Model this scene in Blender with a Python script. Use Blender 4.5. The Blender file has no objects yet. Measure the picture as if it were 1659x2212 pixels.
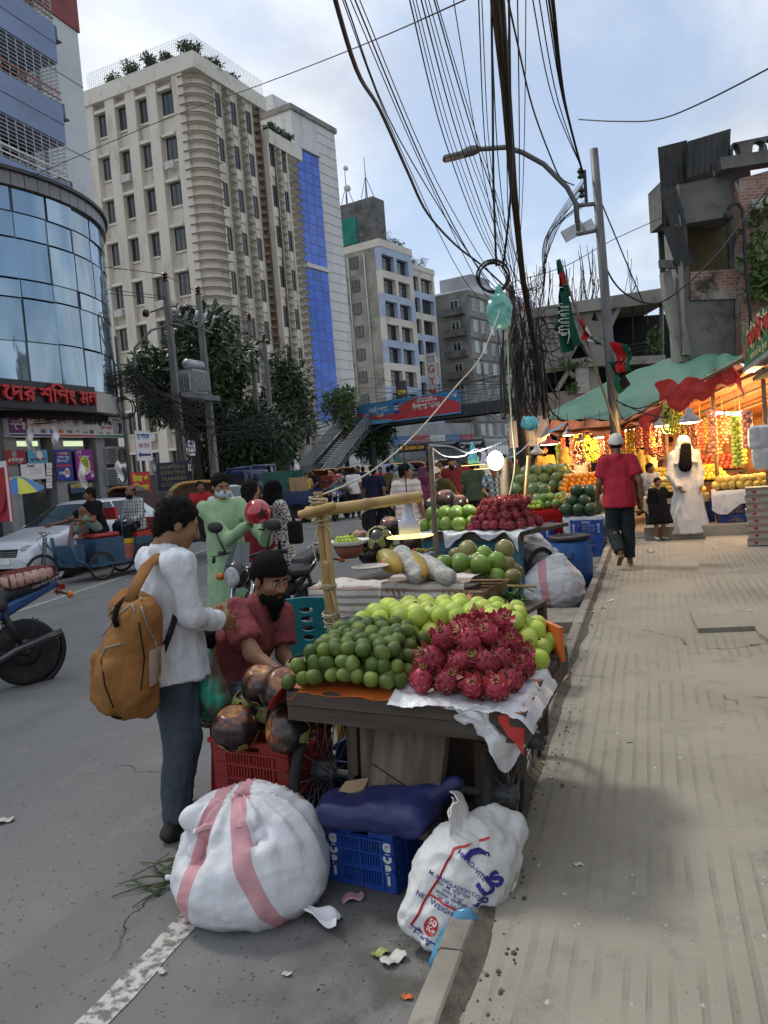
import bpy,math,random
from math import sin,cos,pi
ruf=random.uniform
rga=random.gauss
rg=range
en=enumerate
import numpy as np
from mathutils import Vector,Matrix,Euler,noise as mnoise
random.seed(7)
rng=np.random.default_rng(7)
rad=math.radians
scene=bpy.context.scene
COL=scene.collection
# -- camera
YAW,PITCH,ROLL=rad(18.6),rad(3.5),rad(4.6)
CAM=np.array([0.75,0.25,1.75])
_fh=np.array([-sin(YAW),cos(YAW),0.0])
_ri=np.array([cos(YAW),sin(YAW),0.0])
_fw=_fh*cos(PITCH)-np.array([0,0,1.0])*sin(PITCH)
_up=np.cross(_ri,_fw)
_R=_ri*cos(ROLL)-_up*sin(ROLL)
_U=_up*cos(ROLL)+_ri*sin(ROLL)
FPX,CX,CY=1725.0,829.5,1106.0
cd=bpy.data.cameras.new("camera")
cam=bpy.data.objects.new("camera",cd)
COL.objects.link(cam)
cd.sensor_fit='VERTICAL'
cd.sensor_height=24.0
cd.lens=24.0*FPX/2212.0
cd.clip_start=0.05
cd.clip_end=3000.0
cam.matrix_world=Matrix(((_R[0],_U[0],-_fw[0],CAM[0]),(_R[1],_U[1],-_fw[1],CAM[1]),(_R[2],_U[2],-_fw[2],CAM[2]),(0,0,0,1)))
scene.camera=cam
# -- sky, sun, exposure
SUN_EL,SUN_AZ=rad(52),rad(-68)
world=bpy.data.worlds.new("World")
scene.world=world
world.use_nodes=True
wn,wl=world.node_tree.nodes,world.node_tree.links
wn.clear()
w_out=wn.new('ShaderNodeOutputWorld')
w_bg=wn.new('ShaderNodeBackground')
w_bg.inputs['Strength'].default_value=0.1
w_sky=wn.new('ShaderNodeTexSky')
w_sky.sky_type='NISHITA'
w_sky.sun_disc=False
w_sky.sun_elevation=SUN_EL
w_sky.sun_rotation=SUN_AZ
w_sky.air_density=1.0
w_sky.dust_density=1.5
w_tc=wn.new('ShaderNodeTexCoord')
w_sep=wn.new('ShaderNodeSeparateXYZ')
wl.new(w_tc.outputs['Generated'],w_sep.inputs[0])
w_z=wn.new('ShaderNodeMath');w_z.operation='MAXIMUM';w_z.inputs[1].default_value=0.0
wl.new(w_sep.outputs['Z'],w_z.inputs[0])
w_z2=wn.new('ShaderNodeMath');w_z2.operation='ADD';w_z2.inputs[1].default_value=0.22
wl.new(w_z.outputs[0],w_z2.inputs[0])
w_div=wn.new('ShaderNodeVectorMath');w_div.operation='DIVIDE'
w_cmb=wn.new('ShaderNodeCombineXYZ')
for i in rg(3):
 wl.new(w_z2.outputs[0],w_cmb.inputs[i])
wl.new(w_tc.outputs['Generated'],w_div.inputs[0])
wl.new(w_cmb.outputs[0],w_div.inputs[1])
def w_noise(scale,detail,off):
 mp=wn.new('ShaderNodeMapping')
 mp.inputs['Location'].default_value=off
 mp.inputs['Scale'].default_value=(1.0,0.6,1.0)
 wl.new(w_div.outputs[0],mp.inputs[0])
 n=wn.new('ShaderNodeTexNoise')
 n.inputs['Scale'].default_value=scale
 n.inputs['Detail'].default_value=detail
 n.inputs['Roughness'].default_value=0.55
 n.inputs['Distortion'].default_value=0.5
 wl.new(mp.outputs[0],n.inputs['Vector'])
 return n.outputs['Fac']
def w_ramp(src,a,b):
 r=wn.new('ShaderNodeMapRange')
 r.interpolation_type='SMOOTHSTEP'
 r.inputs['From Min'].default_value=a
 r.inputs['From Max'].default_value=b
 wl.new(src,r.inputs['Value'])
 return r.outputs['Result']
def w_mix(f,a,b,blend='MIX'):
 m=wn.new('ShaderNodeMix');m.data_type='RGBA';m.blend_type=blend
 for k,v in((0,f),(6,a),(7,b)):
  if hasattr(v,'links'):
   wl.new(v,m.inputs[k])
  else:
   m.inputs[k].default_value=v
 return m.outputs[2]
c_veil=w_mix(0.45,w_sky.outputs['Color'],(4.2,5.1,6.5,1))
c_cloud=w_mix(w_ramp(w_noise(2.6,6,(3.1,0.4,0)),0.38,0.72),(6.9,7.2,7.6,1),(4.4,4.65,5.1,1))
c_all=w_mix(w_ramp(w_noise(1.25,7,(0.35,1.15,0)),0.34,0.60),c_veil,c_cloud)
wl.new(c_all,w_bg.inputs['Color'])
wl.new(w_bg.outputs[0],w_out.inputs[0])
sd=bpy.data.lights.new("sun",'SUN')
sd.energy=1.5
sd.angle=rad(11)
sd.color=(1.0,0.95,0.87)
sun=bpy.data.objects.new("sun",sd)
COL.objects.link(sun)
_sv=Vector((sin(SUN_AZ)*cos(SUN_EL),cos(SUN_AZ)*cos(SUN_EL),sin(SUN_EL)))
sun.rotation_euler=_sv.to_track_quat('Z','Y').to_euler()
sun.location=(0,0,60)
vs=scene.view_settings
vs.view_transform='Standard'
vs.look='None'
vs.exposure=0.62
vs.gamma=1.0
vs.use_curve_mapping=False
scene.cycles.max_bounces=6
scene.cycles.transparent_max_bounces=12
scene.cycles.caustics_reflective=False
scene.cycles.caustics_refractive=False
# -- helpers: placing
def ray(x,y):
 return _fw+_R*(x-CX)/FPX-_U*(y-CY)/FPX
def at(x,y,dep):
 return Vector(CAM+ray(x,y)*dep)
def bK(x,y,z=0.0):
 d=ray(x,y)
 return Vector(CAM+d*((z-CAM[2])/d[2]))
def onx(x,y,X):
 d=ray(x,y)
 return Vector(CAM+d*((X-CAM[0])/d[0]))
def dep_of(p):
 return float((np.array(p)-CAM)@_fw)
 # -- helpers: materials
au={}
def aN(nt,fac,a,b,blend='MIX'):
 m=nt.nodes.new('ShaderNodeMix');m.data_type='RGBA';m.blend_type=blend
 m.clamp_factor=True
 for k,v in((0,fac),(6,a),(7,b)):
  if hasattr(v,'links'):
   nt.links.new(v,m.inputs[k])
  elif isinstance(v,(int,float)):
   m.inputs[k].default_value=v
  else:
   m.inputs[k].default_value=tuple(v)[:3]+(1,)
 return m.outputs[2]
def aq(nt,vec,scale,detail=4,ab=0.6,dist=0.0):
 n=nt.nodes.new('ShaderNodeTexNoise')
 n.inputs['Scale'].default_value=scale
 n.inputs['Detail'].default_value=detail
 n.inputs['Roughness'].default_value=ab
 n.inputs['Distortion'].default_value=dist
 nt.links.new(vec,n.inputs['Vector'])
 return n.outputs['Fac']
def aB(nt,src,a,b,smooth=True):
 r=nt.nodes.new('ShaderNodeMapRange')
 if smooth:
  r.interpolation_type='SMOOTHSTEP'
 r.inputs['From Min'].default_value=a
 r.inputs['From Max'].default_value=b
 nt.links.new(src,r.inputs['Value'])
 return r.outputs['Result']
def am(nt,op,a,b=0.0):
 m=nt.nodes.new('ShaderNodeMath');m.operation=op
 for k,v in((0,a),(1,b)):
  if hasattr(v,'links'):
   nt.links.new(v,m.inputs[k])
  else:
   m.inputs[k].default_value=v
 return m.outputs[0]
def _mapping(nt,vec,scale=(1,1,1),rot=(0,0,0),loc=(0,0,0)):
 mp=nt.nodes.new('ShaderNodeMapping')
 mp.inputs['Scale'].default_value=scale
 mp.inputs['Rotation'].default_value=rot
 mp.inputs['Location'].default_value=loc
 nt.links.new(vec,mp.inputs[0])
 return mp.outputs[0]
def _sep(nt,vec):
 s=nt.nodes.new('ShaderNodeSeparateXYZ')
 nt.links.new(vec,s.inputs[0])
 return s.outputs
def aF(name,ab=0.6,aC=0.0,spec=0.4,world=False):
 """(material, node tree, vector to texture by, principled)"""
 m=bpy.data.materials.new(name)
 m.use_nodes=True
 nt=m.node_tree
 nt.nodes.clear()
 out=nt.nodes.new('ShaderNodeOutputMaterial')
 p=nt.nodes.new('ShaderNodeBsdfPrincipled')
 nt.links.new(p.outputs[0],out.inputs[0])
 p.inputs['Roughness'].default_value=ab
 p.inputs['Metallic'].default_value=aC
 p.inputs['Specular IOR Level'].default_value=spec
 tc=nt.nodes.new('ShaderNodeTexCoord')
 if world:
  g=nt.nodes.new('ShaderNodeNewGeometry')
  vec=g.outputs['Position']
 else:
  oi=nt.nodes.new('ShaderNodeObjectInfo')
  mul=nt.nodes.new('ShaderNodeMath');mul.operation='MULTIPLY';mul.inputs[1].default_value=37.0
  nt.links.new(oi.outputs['Random'],mul.inputs[0])
  ad=nt.nodes.new('ShaderNodeVectorMath');ad.operation='ADD'
  nt.links.new(tc.outputs['Object'],ad.inputs[0])
  nt.links.new(mul.outputs[0],ad.inputs[1])
  vec=ad.outputs[0]
 au[name]=m
 return m,nt,vec,p
def _bump(nt,p,height,strength,dist=0.01):
 b=nt.nodes.new('ShaderNodeBump')
 b.inputs['Strength'].default_value=strength
 b.inputs['Distance'].default_value=dist
 nt.links.new(height,b.inputs['Height'])
 nt.links.new(b.outputs[0],p.inputs['Normal'])
def M(name,c,c2=None,ab=0.6,scale=6.0,aC=0.0,spec=0.4,aA=0.0,aj=60.0,aL=0.005,var=0.18,aE=(1,1,1),world=False,aw=None,ap=2.5,rvar=0.0,emit=None,alpha=None,trans=0.0,sub=0.0,coat=0.0,lo=0.35,hi=0.68):
 """plain surface with uneven colour, optional dirt, relief, per-copy variation"""
 if name in au:
  return au[name]
 m,nt,vec,p=aF(name,ab,aC,spec,world)
 v=_mapping(nt,vec,aE)
 if c2 is None:
  c2=tuple(max(0.0,x*(1-var*1.6))for x in c)
 col=aN(nt,aB(nt,aq(nt,v,scale,6),lo,hi),c,c2)
 if aw:
  col=aN(nt,aB(nt,aq(nt,v,ap,8,0.7),0.5,0.75),col,aw)
 if rvar:
  oi=nt.nodes.new('ShaderNodeObjectInfo')
  hs=nt.nodes.new('ShaderNodeHueSaturation')
  nt.links.new(am(nt,'ADD',am(nt,'MULTIPLY',oi.outputs['Random'],2*rvar),1-rvar),hs.inputs['Value'])
  nt.links.new(col,hs.inputs['Color'])
  col=hs.outputs[0]
 nt.links.new(col,p.inputs['Base Color'])
 if aA:
  _bump(nt,p,aq(nt,v,aj,5,0.65),aA,aL)
 if emit:
  p.inputs['Emission Color'].default_value=tuple(emit[:3])+(1,)
  p.inputs['Emission Strength'].default_value=emit[3]
 if alpha is not None:
  p.inputs['Alpha'].default_value=alpha
 if trans:
  p.inputs['Transmission Weight'].default_value=trans
 if sub:
  p.inputs['Subsurface Weight'].default_value=sub
  p.inputs['Subsurface Radius'].default_value=(0.02,0.01,0.005)
  p.inputs['Subsurface Scale'].default_value=0.5
 if coat:
  p.inputs['Coat Weight'].default_value=coat
  p.inputs['Coat Roughness'].default_value=0.08
 return m
def aW(name,stops,ab=0.5,spec=0.4,nscale=12.0,namp=0.3,aA=0.0,aj=80,aL=0.003,rvar=0.12,dark=None,sub=0.0,coat=0.0):
 """colour by the mesh's own 'tint' value 0..1 (skin to tip, stem to base), roughened by noise"""
 if name in au:
  return au[name]
 m,nt,vec,p=aF(name,ab,0,spec)
 a=nt.nodes.new('ShaderNodeAttribute');a.attribute_name='tint'
 n=aq(nt,vec,nscale,5)
 t=am(nt,'ADD',a.outputs['Fac'],am(nt,'MULTIPLY',am(nt,'SUBTRACT',n,0.5),namp*2))
 r=nt.nodes.new('ShaderNodeValToRGB')
 el=r.color_ramp.elements
 while len(el)<len(stops):
  el.new(0.5)
 for e,(pos,c)in zip(el,stops):
  e.position=pos
  e.color=tuple(c)+(1,)
 nt.links.new(t,r.inputs[0])
 col=r.outputs[0]
 if dark:
  col=aN(nt,aB(nt,aq(nt,vec,dark[1],6,0.7),dark[2],dark[3]),col,dark[0])
 oi=nt.nodes.new('ShaderNodeObjectInfo')
 hs=nt.nodes.new('ShaderNodeHueSaturation')
 nt.links.new(am(nt,'ADD',am(nt,'MULTIPLY',oi.outputs['Random'],2*rvar),1-rvar),hs.inputs['Value'])
 nt.links.new(col,hs.inputs['Color'])
 nt.links.new(hs.outputs[0],p.inputs['Base Color'])
 if aA:
  _bump(nt,p,aq(nt,vec,aj,4),aA,aL)
 if sub:
  p.inputs['Subsurface Weight'].default_value=sub
  p.inputs['Subsurface Radius'].default_value=(0.02,0.012,0.006)
  p.inputs['Subsurface Scale'].default_value=0.5
 if coat:
  p.inputs['Coat Weight'].default_value=coat
  p.inputs['Coat Roughness'].default_value=0.12
 return m
 # -- helpers: meshes
def az(rx=0,ry=0,rz=0):
 return np.array(Euler((rad(rx),rad(ry),rad(rz)),'XYZ').to_matrix())
class MB:
 def __init__(s):
  s.v,s.f,s.m,s.t,s.sm=[],[],[],[],[]
 def add(s,v,f,m=0,tint=None,smooth=True):
  o=len(s.v)
  s.v.extend([tuple(map(float,p))for p in v])
  s.f.extend([tuple(int(i)+o for i in q)for q in f])
  s.m.extend([m]*len(f));s.sm.extend([smooth]*len(f))
  s.t.extend([0.0]*len(v)if tint is None else([float(tint)]*len(v)if np.isscalar(tint)else[float(x)for x in tint]))
  return s
 def box(s,c,size,rot=None,m=0,taper=1.0,tint=None):
  h=np.array(size)/2.0
  p=np.array([(x,y,z)for z in(-1,1)for y in(-1,1)for x in(-1,1)],float)
  p[4:,:2]*=taper
  p*=h
  if rot is not None:
   p=p@np.array(rot).T
  p+=np.array(c)
  return s.add(p,[(0,2,3,1),(4,5,7,6),(0,1,5,4),(2,6,7,3),(0,4,6,2),(1,3,7,5)],m,tint,False)
 def bbox(s,lo,hi,m=0):
  lo,hi=np.array(lo,float),np.array(hi,float)
  return s.box((lo+hi)/2,hi-lo,None,m)
 def bar(s,a,b,w,d=None,up=(0,0,1),m=0):
  a,b=np.array(a,float),np.array(b,float)
  z=b-a;L=np.linalg.norm(z);z/=L
  x=np.cross(np.array(up,float),z)
  if np.linalg.norm(x)<1e-4:
   x=np.cross((0,1.0,0),z)
  x/=np.linalg.norm(x);y=np.cross(z,x)
  return s.box((a+b)/2,(w,d or w,L),np.stack([x,y,z],1),m)
 def tube(s,pts,r,n=8,m=0,cap=True,tint=None,flat=1.0):
  P=np.array([tuple(p)for p in pts],float)
  k=len(P)
  rr=np.full(k,r,float)if np.isscalar(r)else np.array(r,float)
  T=np.zeros_like(P)
  T[1:-1]=P[2:]-P[:-2];T[0]=P[1]-P[0];T[-1]=P[-1]-P[-2]
  T/=np.maximum(np.linalg.norm(T,axis=1),1e-9)[:,None]
  ref=np.array((0,0,1.0))if abs(T[0][2])<0.9 else np.array((1.0,0,0))
  x=np.cross(ref,T[0]);x/=np.linalg.norm(x)
  V=[]
  for i in rg(k):
   x=x-T[i]*(x@T[i]);x/=max(np.linalg.norm(x),1e-9)
   y=np.cross(T[i],x)
   for j in rg(n):
    a=2*pi*j/n
    V.append(P[i]+(x*cos(a)+y*sin(a)*flat)*rr[i])
  F=[(i*n+j,i*n+(j+1)%n,(i+1)*n+(j+1)%n,(i+1)*n+j)for i in rg(k-1)for j in rg(n)]
  if cap:
   F+=[tuple(rg(n-1,-1,-1)),tuple((k-1)*n+j for j in rg(n))]
  tt=None if tint is None else np.repeat(np.array(tint,float),n)if not np.isscalar(tint)else tint
  return s.add(V,F,m,tt)
 def cyl(s,a,b,r0,r1=None,n=12,m=0):
  return s.tube([a,b],[r0,r0 if r1 is None else r1],n,m)
 def lathe(s,prof,c=(0,0,0),n=20,m=0,rot=None,tint=None,wob=None):
  V,T=[],[]
  for i,(r,z)in en(prof):
   for j in rg(n):
    a=2*pi*j/n
    w=1.0 if wob is None else wob(a,i/(len(prof)-1))
    V.append((r*w*cos(a),r*w*sin(a),z))
    if tint is not None:
     T.append(tint[i])
  V=np.array(V)
  if rot is not None:
   V=V@np.array(rot).T
  V=V+np.array(tuple(c))
  k=len(prof)
  F=[(i*n+j,i*n+(j+1)%n,(i+1)*n+(j+1)%n,(i+1)*n+j)for i in rg(k-1)for j in rg(n)]
  if prof[0][0]>1e-6:
   F.append(tuple(rg(n-1,-1,-1)))
  if prof[-1][0]>1e-6:
   F.append(tuple((k-1)*n+j for j in rg(n)))
  return s.add(V,F,m,T if tint is not None else None)
 def torus(s,c,R_,r,rot=None,n=24,k=8,m=0,arc=1.0):
  V=[]
  cnt=n if arc>=1 else n+1
  for i in rg(cnt):
   a=2*pi*arc*i/n
   for j in rg(k):
    b=2*pi*j/k
    V.append(((R_+r*cos(b))*cos(a),(R_+r*cos(b))*sin(a),r*sin(b)))
  V=np.array(V)
  if rot is not None:
   V=V@np.array(rot).T
  V=V+np.array(tuple(c))
  F=[(i*k+j,((i+1)%cnt)*k+j,((i+1)%cnt)*k+(j+1)%k,i*k+(j+1)%k)for i in rg(n if arc<1 else cnt)for j in rg(k)]
  return s.add(V,F,m)
 def ball(s,c,r,n=12,k=8,m=0,rot=None,tint=None):
  r=(r,r,r)if np.isscalar(r)else r
  th=[pi*i/k for i in rg(k+1)]
  V=[(r[0]*sin(t)*cos(2*pi*j/n),r[1]*sin(t)*sin(2*pi*j/n),-r[2]*cos(t))for t in th[1:-1]for j in rg(n)]
  V=[(0,0,-r[2])]+V+[(0,0,r[2])]
  V=np.array(V)
  if rot is not None:
   V=V@np.array(rot).T
  V=V+np.array(tuple(c))
  F=[]
  for j in rg(n):
   F.append((0,1+(j+1)%n,1+j))
   F.append((len(V)-1,1+(k-2)*n+j,1+(k-2)*n+(j+1)%n))
  for i in rg(k-2):
   for j in rg(n):
    F.append((1+i*n+j,1+i*n+(j+1)%n,1+(i+1)*n+(j+1)%n,1+(i+1)*n+j))
  return s.add(V,F,m,tint)
 def grid(s,fn,nu,nv,m=0,av=0.0,smooth=True):
  P=np.array([[fn(i/nu,j/nv)for j in rg(nv+1)]for i in rg(nu+1)],float)
  V=P.reshape(-1,3)
  w=nv+1
  F=[(i*w+j,(i+1)*w+j,(i+1)*w+j+1,i*w+j+1)for i in rg(nu)for j in rg(nv)]
  if av:
   N=np.cross(np.gradient(P,axis=0),np.gradient(P,axis=1))
   N/=np.maximum(np.linalg.norm(N,axis=2,keepdims=True),1e-9)
   V2=(P-N*av).reshape(-1,3)
   o=len(V)
   F2=[tuple(q+o for q in reversed(f))for f in F]
   rim=[i*w for i in rg(nu+1)]+[nu*w+j for j in rg(1,nv+1)]+[i*w+nv for i in rg(nu-1,-1,-1)]+[j for j in rg(nv-1,0,-1)]
   n=len(rim)
   s.add(np.vstack([V,V2]),F+F2,m,None,smooth)
   return s.add(np.vstack([V[rim],V2[rim]]),[((i+1)%n,i,i+n,(i+1)%n+n)for i in rg(n)],m,None,False)
  return s.add(V,F,m,None,smooth)
 def prism(s,poly,a,b,axes=((1,0,0),(0,0,1),(0,1,0)),o=(0,0,0),m=0):
  """polygon (u, w) in axes[0], axes[1], swept from a to b along axes[2]"""
  X,Z,Y=(np.array(q,float)for q in axes)
  o=np.array(o,float)
  n=len(poly)
  V=[o+X*u+Z*w+Y*t for t in(a,b)for u,w in poly]
  F=[tuple(rg(n)),tuple(rg(2*n-1,n-1,-1))]+[(i,i+n,(i+1)%n+n,(i+1)%n)for i in rg(n)]
  return s.add(V,F,m,None,False)
 def mesh(s,name,mats):
  me=bpy.data.meshes.new(name)
  me.from_pydata(s.v,[],s.f)
  for q in(mats if isinstance(mats,(list,tuple))else[mats]):
   me.materials.append(q)
  me.polygons.foreach_set('material_index',s.m)
  me.polygons.foreach_set('use_smooth',s.sm)
  if any(s.t):
   at_=me.attributes.new('tint','FLOAT','POINT')
   at_.data.foreach_set('value',s.t)
  me.update()
  return me
 def build(s,name,mats,parent=None):
  return bJ(name,s.mesh(name,mats),parent)
def bJ(name,me,parent=None,loc=None,rot=None):
 o=bpy.data.objects.new(name,me)
 COL.objects.link(o)
 if parent is not None:
  o.parent=parent
 if loc is not None:
  o.location=loc
 if rot is not None:
  o.rotation_euler=rot
 return o
def tag(o,ag=None,cat=None,group=None,kind=None):
 for k,v in(('label',ag),('category',cat),('group',group),('kind',kind)):
  if v:
   o[k]=v
 return o
def bI(name,ag,cat,loc=(0,0,0),rz=0.0,group=None):
 o=bpy.data.objects.new(name,None)
 COL.objects.link(o)
 o.empty_display_size=0.1
 o.location=loc
 o.rotation_euler=(0,0,rad(rz))
 return tag(o,ag,cat,group)
def struct(mb,name,mats):
 return tag(mb.build(name,mats),kind='structure')
KIDS={}
def copy_tree(o,parent=None,kids=None):
 c=o.copy()
 COL.objects.link(c)
 if parent is not None:
  c.parent=parent
 for ch in[x for x in COL.objects if x.parent==o]if kids is None else kids.get(o,[]):
  copy_tree(ch,c,kids)
 return c
def kid_map(o):
 km={}
 st=[o]
 allc={}
 for x in COL.objects:
  if x.parent is not None:
   allc.setdefault(x.parent,[]).append(x)
 while st:
  q=st.pop()
  km[q]=allc.get(q,[])
  st+=km[q]
 return km
def aO(name,v,f,mats,tint=None,mi=None):
 me=bpy.data.meshes.new(name)
 me.from_pydata([tuple(p)for p in v],[],[tuple(q)for q in f])
 for q in(mats if isinstance(mats,(list,tuple))else[mats]):
  me.materials.append(q)
 me.polygons.foreach_set('use_smooth',[True]*len(me.polygons))
 if mi is not None:
  me.polygons.foreach_set('material_index',mi)
 if tint is not None:
  a=me.attributes.new('tint','FLOAT','POINT')
  a.data.foreach_set('value',np.array(tint,float))
 me.update()
 return me
 # -- helpers: noise and implicit bodies
def _h3(i,j,k,seed):
 n=(i*374761393+j*668265263+k*2147483647+seed*1274126177)&0xffffffff
 n=((n^(n>>13))*1274126177)&0xffffffff
 return((n^(n>>16))&0xffff)/65535.0
def aZ(P,scale=1.0,seed=0,oct=3):
 P=np.asarray(P,float)*scale
 tot=np.zeros(P.shape[0]);amp=1.0;nrm=0.0
 for o in rg(oct):
  q=P*2**o+100.0
  i=np.floor(q).astype(np.int64);f=q-i
  f=f*f*(3-2*f)
  r=0
  for dx in(0,1):
   for dy in(0,1):
    for dz in(0,1):
     w=(f[:,0]if dx else 1-f[:,0])*(f[:,1]if dy else 1-f[:,1])*(f[:,2]if dz else 1-f[:,2])
     r=r+w*_h3(i[:,0]+dx,i[:,1]+dy,i[:,2]+dz,seed+o*17)
  tot+=amp*(r-0.5);nrm+=amp*0.5;amp*=0.5
 return tot/nrm
_EO=np.array([(0,0,0),(1,0,0),(0,1,0),(1,1,0),(0,0,1),(1,0,1),(0,1,1),(1,1,1)])
_EE=[(0,1),(2,3),(4,5),(6,7),(0,2),(1,3),(4,6),(5,7),(0,4),(1,5),(2,6),(3,7)]
class Fld:
 """a signed-distance body on a grid, meshed as one continuous surface"""
 def __init__(s,lo,hi,h):
  s.lo=np.array(lo,float)-2*h
  s.h=h
  s.n=np.ceil((np.array(hi,float)+2*h-s.lo)/h).astype(int)+1
  s.f=np.full(tuple(s.n),1.0)
 def sub(s,lo,hi):
  a=np.clip(np.floor((np.array(lo)-s.lo)/s.h).astype(int),0,s.n-1)
  b=np.clip(np.ceil((np.array(hi)-s.lo)/s.h).astype(int)+1,1,s.n)
  sl=tuple(slice(a[i],max(b[i],a[i]+1))for i in rg(3))
  ax=[s.lo[i]+s.h*np.arange(sl[i].start,sl[i].stop)for i in rg(3)]
  return sl,np.stack(np.meshgrid(*ax,indexing='ij'),-1)
 def _put(s,sl,d,k,op):
  o=s.f[sl]
  if op=='sub':
   d=-d
   hh=np.maximum(k-np.abs(o-d),0)/max(k,1e-6)
   s.f[sl]=np.maximum(o,d)+hh*hh*k*0.25
  else:
   hh=np.maximum(k-np.abs(o-d),0)/max(k,1e-6)
   s.f[sl]=np.minimum(o,d)-hh*hh*k*0.25
 def cap(s,a,b,ra,rb=None,k=0.02,op='add',flat=False,sq=None):
  """tapered limb from a to b; flat ends it square at b; sq = (axis, factor) squashes along an axis"""
  a,b=np.array(tuple(a),float),np.array(tuple(b),float)
  rb=ra if rb is None else rb
  m=max(ra,rb)*(1.0 if sq is None else max(1.0,1.0))+k+2*s.h
  sl,P=s.sub(np.minimum(a,b)-m,np.maximum(a,b)+m)
  d=b-a
  L2=max(d@d,1e-9)
  t=np.clip(((P-a)@d)/L2,0,1)
  Q=P-a-t[...,None]*d
  if sq is not None:
   ax=np.array(sq[0],float);ax/=np.linalg.norm(ax)
   al=Q@ax
   Q=Q+ax*(al*(1.0/sq[1]-1.0))[...,None]
  dist=np.linalg.norm(Q,axis=-1)-(ra+(rb-ra)*t)
  if flat:
   u=d/math.sqrt(L2)
   dist=np.maximum(dist,(P-b)@u)
  s._put(sl,dist,k,op)
  return s
 def ell(s,c,r,rot=None,k=0.02,op='add'):
  c=np.array(tuple(c),float)
  r=np.array((r,r,r)if np.isscalar(r)else r,float)
  m=r.max()+k+2*s.h
  sl,P=s.sub(c-m,c+m)
  Q=P-c
  if rot is not None:
   Q=Q@np.array(rot)
  q=Q/r
  l=np.linalg.norm(q,axis=-1)
  g=np.linalg.norm(q/r,axis=-1)
  d=np.where(l>1e-6,l*(l-1)/np.maximum(g,1e-6),-r.min())
  s._put(sl,d,k,op)
  return s
 def box(s,c,hs,r=0.01,rot=None,k=0.01,op='add'):
  c=np.array(tuple(c),float);hs=np.array(hs,float)
  m=np.linalg.norm(hs)+r+k+2*s.h
  sl,P=s.sub(c-m,c+m)
  Q=P-c
  if rot is not None:
   Q=Q@np.array(rot)
  q=np.abs(Q)-(hs-r)
  d=np.linalg.norm(np.maximum(q,0),axis=-1)+np.minimum(q.max(-1),0)-r
  s._put(sl,d,k,op)
  return s
 def cut(s,p,n):
  """keep the side the normal points away from"""
  n=np.array(n,float);n/=np.linalg.norm(n)
  sl,P=s.sub(s.lo,s.lo+s.h*s.n)
  s.f=np.maximum(s.f,(P-np.array(p,float))@n)
  return s
 def noise(s,amp,scale,seed=0,aE=(1,1,1),oct=3):
  act=np.abs(s.f)<amp+3*s.h
  idx=np.argwhere(act)
  P=s.lo+idx*s.h
  s.f[act]+=amp*aZ(P*np.array(aE),scale,seed,oct)
  return s
 def mesh(s):
  f=s.f
  f[0],f[-1]=1,1
  f[:,0],f[:,-1]=1,1
  f[:,:,0],f[:,:,-1]=1,1
  ins=f<0
  n=s.n-1
  cnt=np.zeros(tuple(n),np.int8)
  for o in _EO:
   cnt+=ins[o[0]:o[0]+n[0],o[1]:o[1]+n[1],o[2]:o[2]+n[2]]
  act=(cnt>0)&(cnt<8)
  idx=np.argwhere(act)
  if len(idx)==0:
   return np.zeros((0,3)),np.zeros((0,4),int)
  vals=np.stack([f[idx[:,0]+o[0],idx[:,1]+o[1],idx[:,2]+o[2]]for o in _EO],1)
  acc=np.zeros((len(idx),3));c=np.zeros(len(idx))
  for a,b in _EE:
   va,vb=vals[:,a],vals[:,b]
   x=(va<0)!=(vb<0)
   t=np.where(x,va/np.where(x,va-vb,1),0)
   acc+=np.where(x[:,None],_EO[a]+(_EO[b]-_EO[a])*t[:,None],0)
   c+=x
  V=s.lo+(idx+acc/c[:,None])*s.h
  ids=np.full(tuple(n),-1,np.int64)
  ids[act]=np.arange(len(idx))
  Q=[]
  for ax in rg(3):
   u,w=(ax+1)%3,(ax+2)%3
   a=[slice(1,-1)]*3;b=[slice(1,-1)]*3
   a[ax]=slice(0,-1);b[ax]=slice(1,None)
   A,B=ins[tuple(a)],ins[tuple(b)]
   e=np.argwhere(A!=B)
   if len(e)==0:
    continue
   base=e.copy()
   off=[1,1,1];off[ax]=0
   base+=off
   flip=A[tuple(e.T)]
   def cid(du,dw):
    q=base.copy();q[:,u]+=du;q[:,w]+=dw
    return ids[tuple(q.T)]
   q=np.stack([cid(-1,-1),cid(0,-1),cid(0,0),cid(-1,0)],1)
   q[~flip]=q[~flip][:,::-1]
   Q.append(q)
  Q=np.vstack(Q)
  return V,Q[(Q>=0).all(1)]
def bo(V,F):
 N=np.zeros_like(V)
 d=np.cross(V[F[:,2]]-V[F[:,0]],V[F[:,3]]-V[F[:,1]])
 for i in rg(4):
  np.add.at(N,F[:,i],d)
 return N/np.maximum(np.linalg.norm(N,axis=1),1e-12)[:,None]
def ar(fld,name,mats,parent=None,wr=0.0,wscale=8.0,wst=(1,1,0.35),seed=0,tint=None,mi=None,ridged=True):
 """mesh the body, press folds into it and link it"""
 V,F=fld.mesh()
 if wr and len(V):
  N=bo(V,F)
  n=aZ(V*np.array(wst),wscale,seed,3)
  if ridged:
   n=0.5-np.abs(n)*1.6
  V=V+N*(n*wr)[:,None]
 me=aO(name,V,F.tolist(),mats,None if tint is None else tint(V),None if mi is None else mi(V,F))
 return bJ(name,me,parent)
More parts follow.
